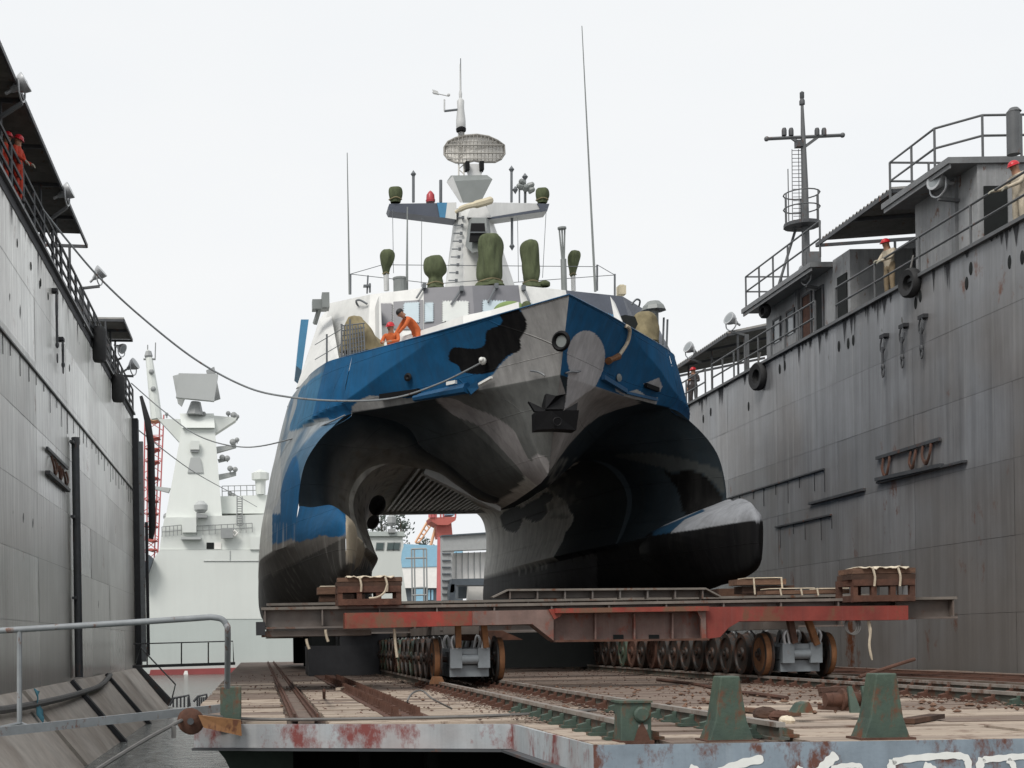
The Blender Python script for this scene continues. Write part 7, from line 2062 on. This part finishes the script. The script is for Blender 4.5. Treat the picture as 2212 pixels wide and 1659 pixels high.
def person(label, loc, rotz, pose, cloth, helmet=True, trousers=None, gloves=False, group='dock workers in overalls'):
    J = {k: Vector(pose.get(k, v)) for k, v in BASE.items()}
    # fingers and thumb
    bones = list(BONES)
    rad = dict(RAD)
    for s in 'lr':
        w, e = J['wr' + s], J['el' + s]
        d = (w - e).normalized()
        sd = d.cross(Vector((0, -1, 0.3))).normalized()
        palm = d.cross(sd).normalized()
        J['pa' + s] = w + d * 0.07
        rad['pa' + s] = 0.036
        bones.append(('wr' + s, 'pa' + s))
        for i in range(4):
            a, b = f'f{i}a' + s, f'f{i}b' + s
            off = sd * (i - 1.5) * 0.021
            ln = (0.055, 0.065, 0.06, 0.045)[i]
            J[a] = w + d * (0.09 + ln * 0.6) + off + palm * 0.012
            J[b] = J[a] + (d * 0.6 + palm * 0.75) * ln * 0.7
            rad[a], rad[b] = 0.010, 0.008
            bones += [('pa' + s, a), (a, b)]
        J['tha' + s] = w + d * 0.06 + sd * 0.05 + palm * 0.02
        rad['tha' + s] = 0.010
        bones.append(('pa' + s, 'tha' + s))
    names = list(J)
    idx = {k: i for i, k in enumerate(names)}
    me = bpy.data.meshes.new('body_rig')
    me.from_pydata([tuple(J[k]) for k in names], [(idx[a], idx[b]) for a, b in bones], [])
    ob = bpy.data.objects.new('body_rig', me)
    COL.objects.link(ob)
    sk = ob.modifiers.new('skin', 'SKIN')
    sk.use_smooth_shade = True
    for k, sv in zip(names, me.skin_vertices[0].data):
        r = rad[k]
        sv.radius = (r * (1.18 if k in ('che', 'pel', 'wai') else 1.0), r * (0.82 if k in ('che', 'wai') else 1.0))
        sv.use_root = (k == 'pel')
    ss = ob.modifiers.new('sub', 'SUBSURF')
    ss.levels = 1; ss.render_levels = 1
    dg = bpy.context.evaluated_depsgraph_get()
    ev = ob.evaluated_get(dg)
    m2 = bpy.data.meshes.new_from_object(ev)
    bpy.data.objects.remove(ob)
    # facial features joined to the same mesh
    fwd = Vector(pose.get('look', (0, -1, -0.1))).normalized()
    up = (J['top'] - J['nec']).normalized()
    sd = fwd.cross(up).normalized(); up = sd.cross(fwd).normalized()
    hd = J['hea']
    ex = MB()
    ex.ball(hd + fwd * 0.095 - up * 0.012, (0.016, 0.022, 0.028), 6, 5)
    for s in (-1, 1):
        ex.ball(hd + sd * s * 0.095 - up * 0.005, (0.014, 0.022, 0.032), 6, 5)
    b = bmesh.new(); b.from_mesh(m2)
    for f in b.faces: f.smooth = True
    n0 = len(b.faces)
    vs = [b.verts.new(v) for v in ex.v]
    for f in ex.f:
        try: b.faces.new([vs[i] for i in f])
        except ValueError: pass
    dark = MB()
    for s in (-1, 1): dark.ball(hd + fwd * 0.088 + sd * s * 0.034 + up * 0.018, (0.013, 0.01, 0.009), 6, 4)
    dark.ball(hd + fwd * 0.088 - up * 0.055, (0.026, 0.01, 0.007), 6, 4)
    vs = [b.verts.new(v) for v in dark.v]
    nd = []
    for f in dark.f:
        try: nd.append(b.faces.new([vs[i] for i in f]))
        except ValueError: pass
    for f in nd: f.material_index = 3
    keys = [k for k in names if k in RAD or k.startswith('pa')]
    segs = [(a, c2) for a, c2 in BONES]
    def near(p):
        best, bk = 1e9, None
        for a, c2 in bones:
            A, Bv = J[a], J[c2]
            t = max(0, min(1, (p - A).dot(Bv - A) / max((Bv - A).length_squared, 1e-9)))
            d = (p - A - (Bv - A) * t).length
            if d < best: best, bk = d, (a, c2, t)
        return bk
    b.faces.ensure_lookup_table()
    for f in b.faces:
        if f.material_index == 3: continue
        a, c2, t = near(f.calc_center_median())
        if a in ('nec', 'hea') or (a == 'che' and c2 == 'nec' and t > 0.85): f.material_index = 1
        elif a[:2] in ('wr', 'pa') or a[0] == 'f': f.material_index = 4 if gloves else 1
        elif a in ('anl', 'anr'): f.material_index = 3
        elif trousers and (a in ('hil', 'hir', 'knl', 'knr') or c2 in ('hil', 'hir')): f.material_index = 2
        else: f.material_index = 0
    b.to_mesh(m2); b.free()
    m2.name = 'body'
    for m in (cloth, 'skin', trousers or cloth, 'hair', 'glove'):
        m2.materials.append(MATS[m])
    R = thing('person', label, 'person', loc, group)
    R.rotation_euler = (0, 0, rotz)
    o = link_mesh('body', m2, R, (0, 0, 0))
    # helmet or hair
    mb = MB()
    c = hd + up * 0.045
    rot = Matrix((sd, -fwd, up)).transposed()
    if helmet:
        mb.ball(c, (0.118, 0.135, 0.115), 16, 10, rot)
        # keep the upper half and add a brim
        zmin = [i for i, v in enumerate(mb.v) if (Vector(v) - c).dot(up) < -0.012]
        bad = set(zmin)
        fs = [f for f in mb.f if not any(i in bad for i in f)]
        mb.f, mb.mi = fs, [0] * len(fs)
        mb.lathe([(0.118, -0.01), (0.150, -0.016), (0.150, -0.006), (0.118, 0.01)], c + fwd * 0.012, up, 16)
        h = mb.build('helmet', 'helmet_red'); h.parent = R
    else:
        mb.ball(c - fwd * 0.012, (0.104, 0.118, 0.10), 14, 9, rot)
        bad = {i for i, v in enumerate(mb.v) if (Vector(v) - c).dot(up) < -0.03 and (Vector(v) - c).dot(fwd) > -0.02}
        fs = [f for f in mb.f if not any(i in bad for i in f)]
        mb.f, mb.mi = fs, [0] * len(fs)
        h = mb.build('hair', 'hair', smooth=True); h.parent = R
    return R

def foot(x, y, D, z):
    p = at(x, y, D); return Vector((p.x, D, z))
LEAN = dict(wrl=(-.12, -.42, 1.04), wrr=(.14, -.42, 1.04), ell=(-.24, -.16, 1.14), elr=(.25, -.16, 1.14), che=(0, -.04, 1.27), nec=(0, -.07, 1.45), hea=(0, -.13, 1.58), top=(0, -.14, 1.69))
# left dock: facing the basin (+X): rotate so that -Y becomes +X
person('person in orange overalls and red helmet leaning on the left dock railing', Vector((-5.98, 35.5, ZL + 0.05)), math.radians(75), dict(wrl=(-.2, -.30, .98), wrr=(.16, -.32, 1.0), ell=(-.26, -.08, 1.14), elr=(.26, -.08, 1.14), look=(0.1, -1, -0.5)), 'cloth_red', gloves=True)
person('person in orange half hidden behind the other one on the left dock', Vector((-6.2, 35.2, ZL + 0.02)), math.radians(70), dict(look=(0, -1, -.2)), 'cloth_red')
person('person in beige and red helmet at the railing between the right deckhouses', Vector((18.30, 39.95, ZR)), math.radians(-72), dict(LEAN, wrl=(-.16, -.34, 1.1), look=(0.0, -1, -0.15)), 'cloth_beige', trousers='cloth_camel', gloves=True)
person('person in pale overalls and red helmet leaning on the railing at the right edge', Vector((18.5, 33.5, ZR)), math.radians(-80), dict(LEAN, wrl=(-.3, -.46, 1.08), ell=(-.3, -.2, 1.15), look=(-.2, -1, -.35)), 'cloth_beige', gloves=True)
person('person in a dark jacket and red helmet beside the warship bow, far right dock', Vector((18.5, 58.6, ZR)), math.radians(-50), dict(look=(-.2, -1, -.1), wrr=(.1, -.4, 1.15)), 'cloth_dark')
# on the bow
ZK = EYE + 8.01
BENT = dict(pel=(0, .26, .95), wai=(0, .19, 1.08), che=(0, 0.0, 1.27), nec=(0, -.18, 1.41), hea=(0, -.30, 1.49), top=(0, -.37, 1.56), shl=(-.19, -.09, 1.34), shr=(.19, -.09, 1.34),
            ell=(-.26, -.24, 1.10), elr=(.24, -.26, 1.08), wrl=(-.14, -.42, .90), wrr=(.12, -.44, .86), hil=(-.10, .25, .91), hir=(.10, .25, .91), knl=(-.12, .10, .47), knr=(.13, .14, .46),
            anl=(-.13, .22, .09), anr=(.14, .30, .09), tol=(-.15, .05, .05), tor=(.16, .13, .05), look=(0, -.75, -.65))
p = at(880, 735, 40.2)
person('bareheaded person in orange overalls bending over on the bow of the warship', Vector((p.x + 0.12, 40.6, ZK + 0.06)), math.radians(-72), BENT, 'cloth_orange', helmet=False)
SIT = dict(pel=(0, .1, .42), wai=(0, .08, .55), che=(0, .0, .76), nec=(0, -.03, .95), hea=(0, -.07, 1.09), top=(0, -.08, 1.2), shl=(-.19, 0, .90), shr=(.19, 0, .90), ell=(-.26, -.12, .66), elr=(.26, -.12, .66),
           wrl=(-.14, -.36, .62), wrr=(.12, -.36, .62), hil=(-.11, .06, .40), hir=(.11, .06, .40), knl=(-.2, -.34, .45), knr=(.2, -.34, .45), anl=(-.16, -.2, .09), anr=(.16, -.2, .09), tol=(-.18, -.36, .05), tor=(.18, -.36, .05), look=(-.2, -1, -.25))
p = at(848, 750, 40.0)
person('person in orange and red helmet crouching on the bow before the bending one', Vector((p.x, 40.3, ZK)), math.radians(-25), SIT, 'cloth_orange')
# dark tool pouch at the waist of the bending person
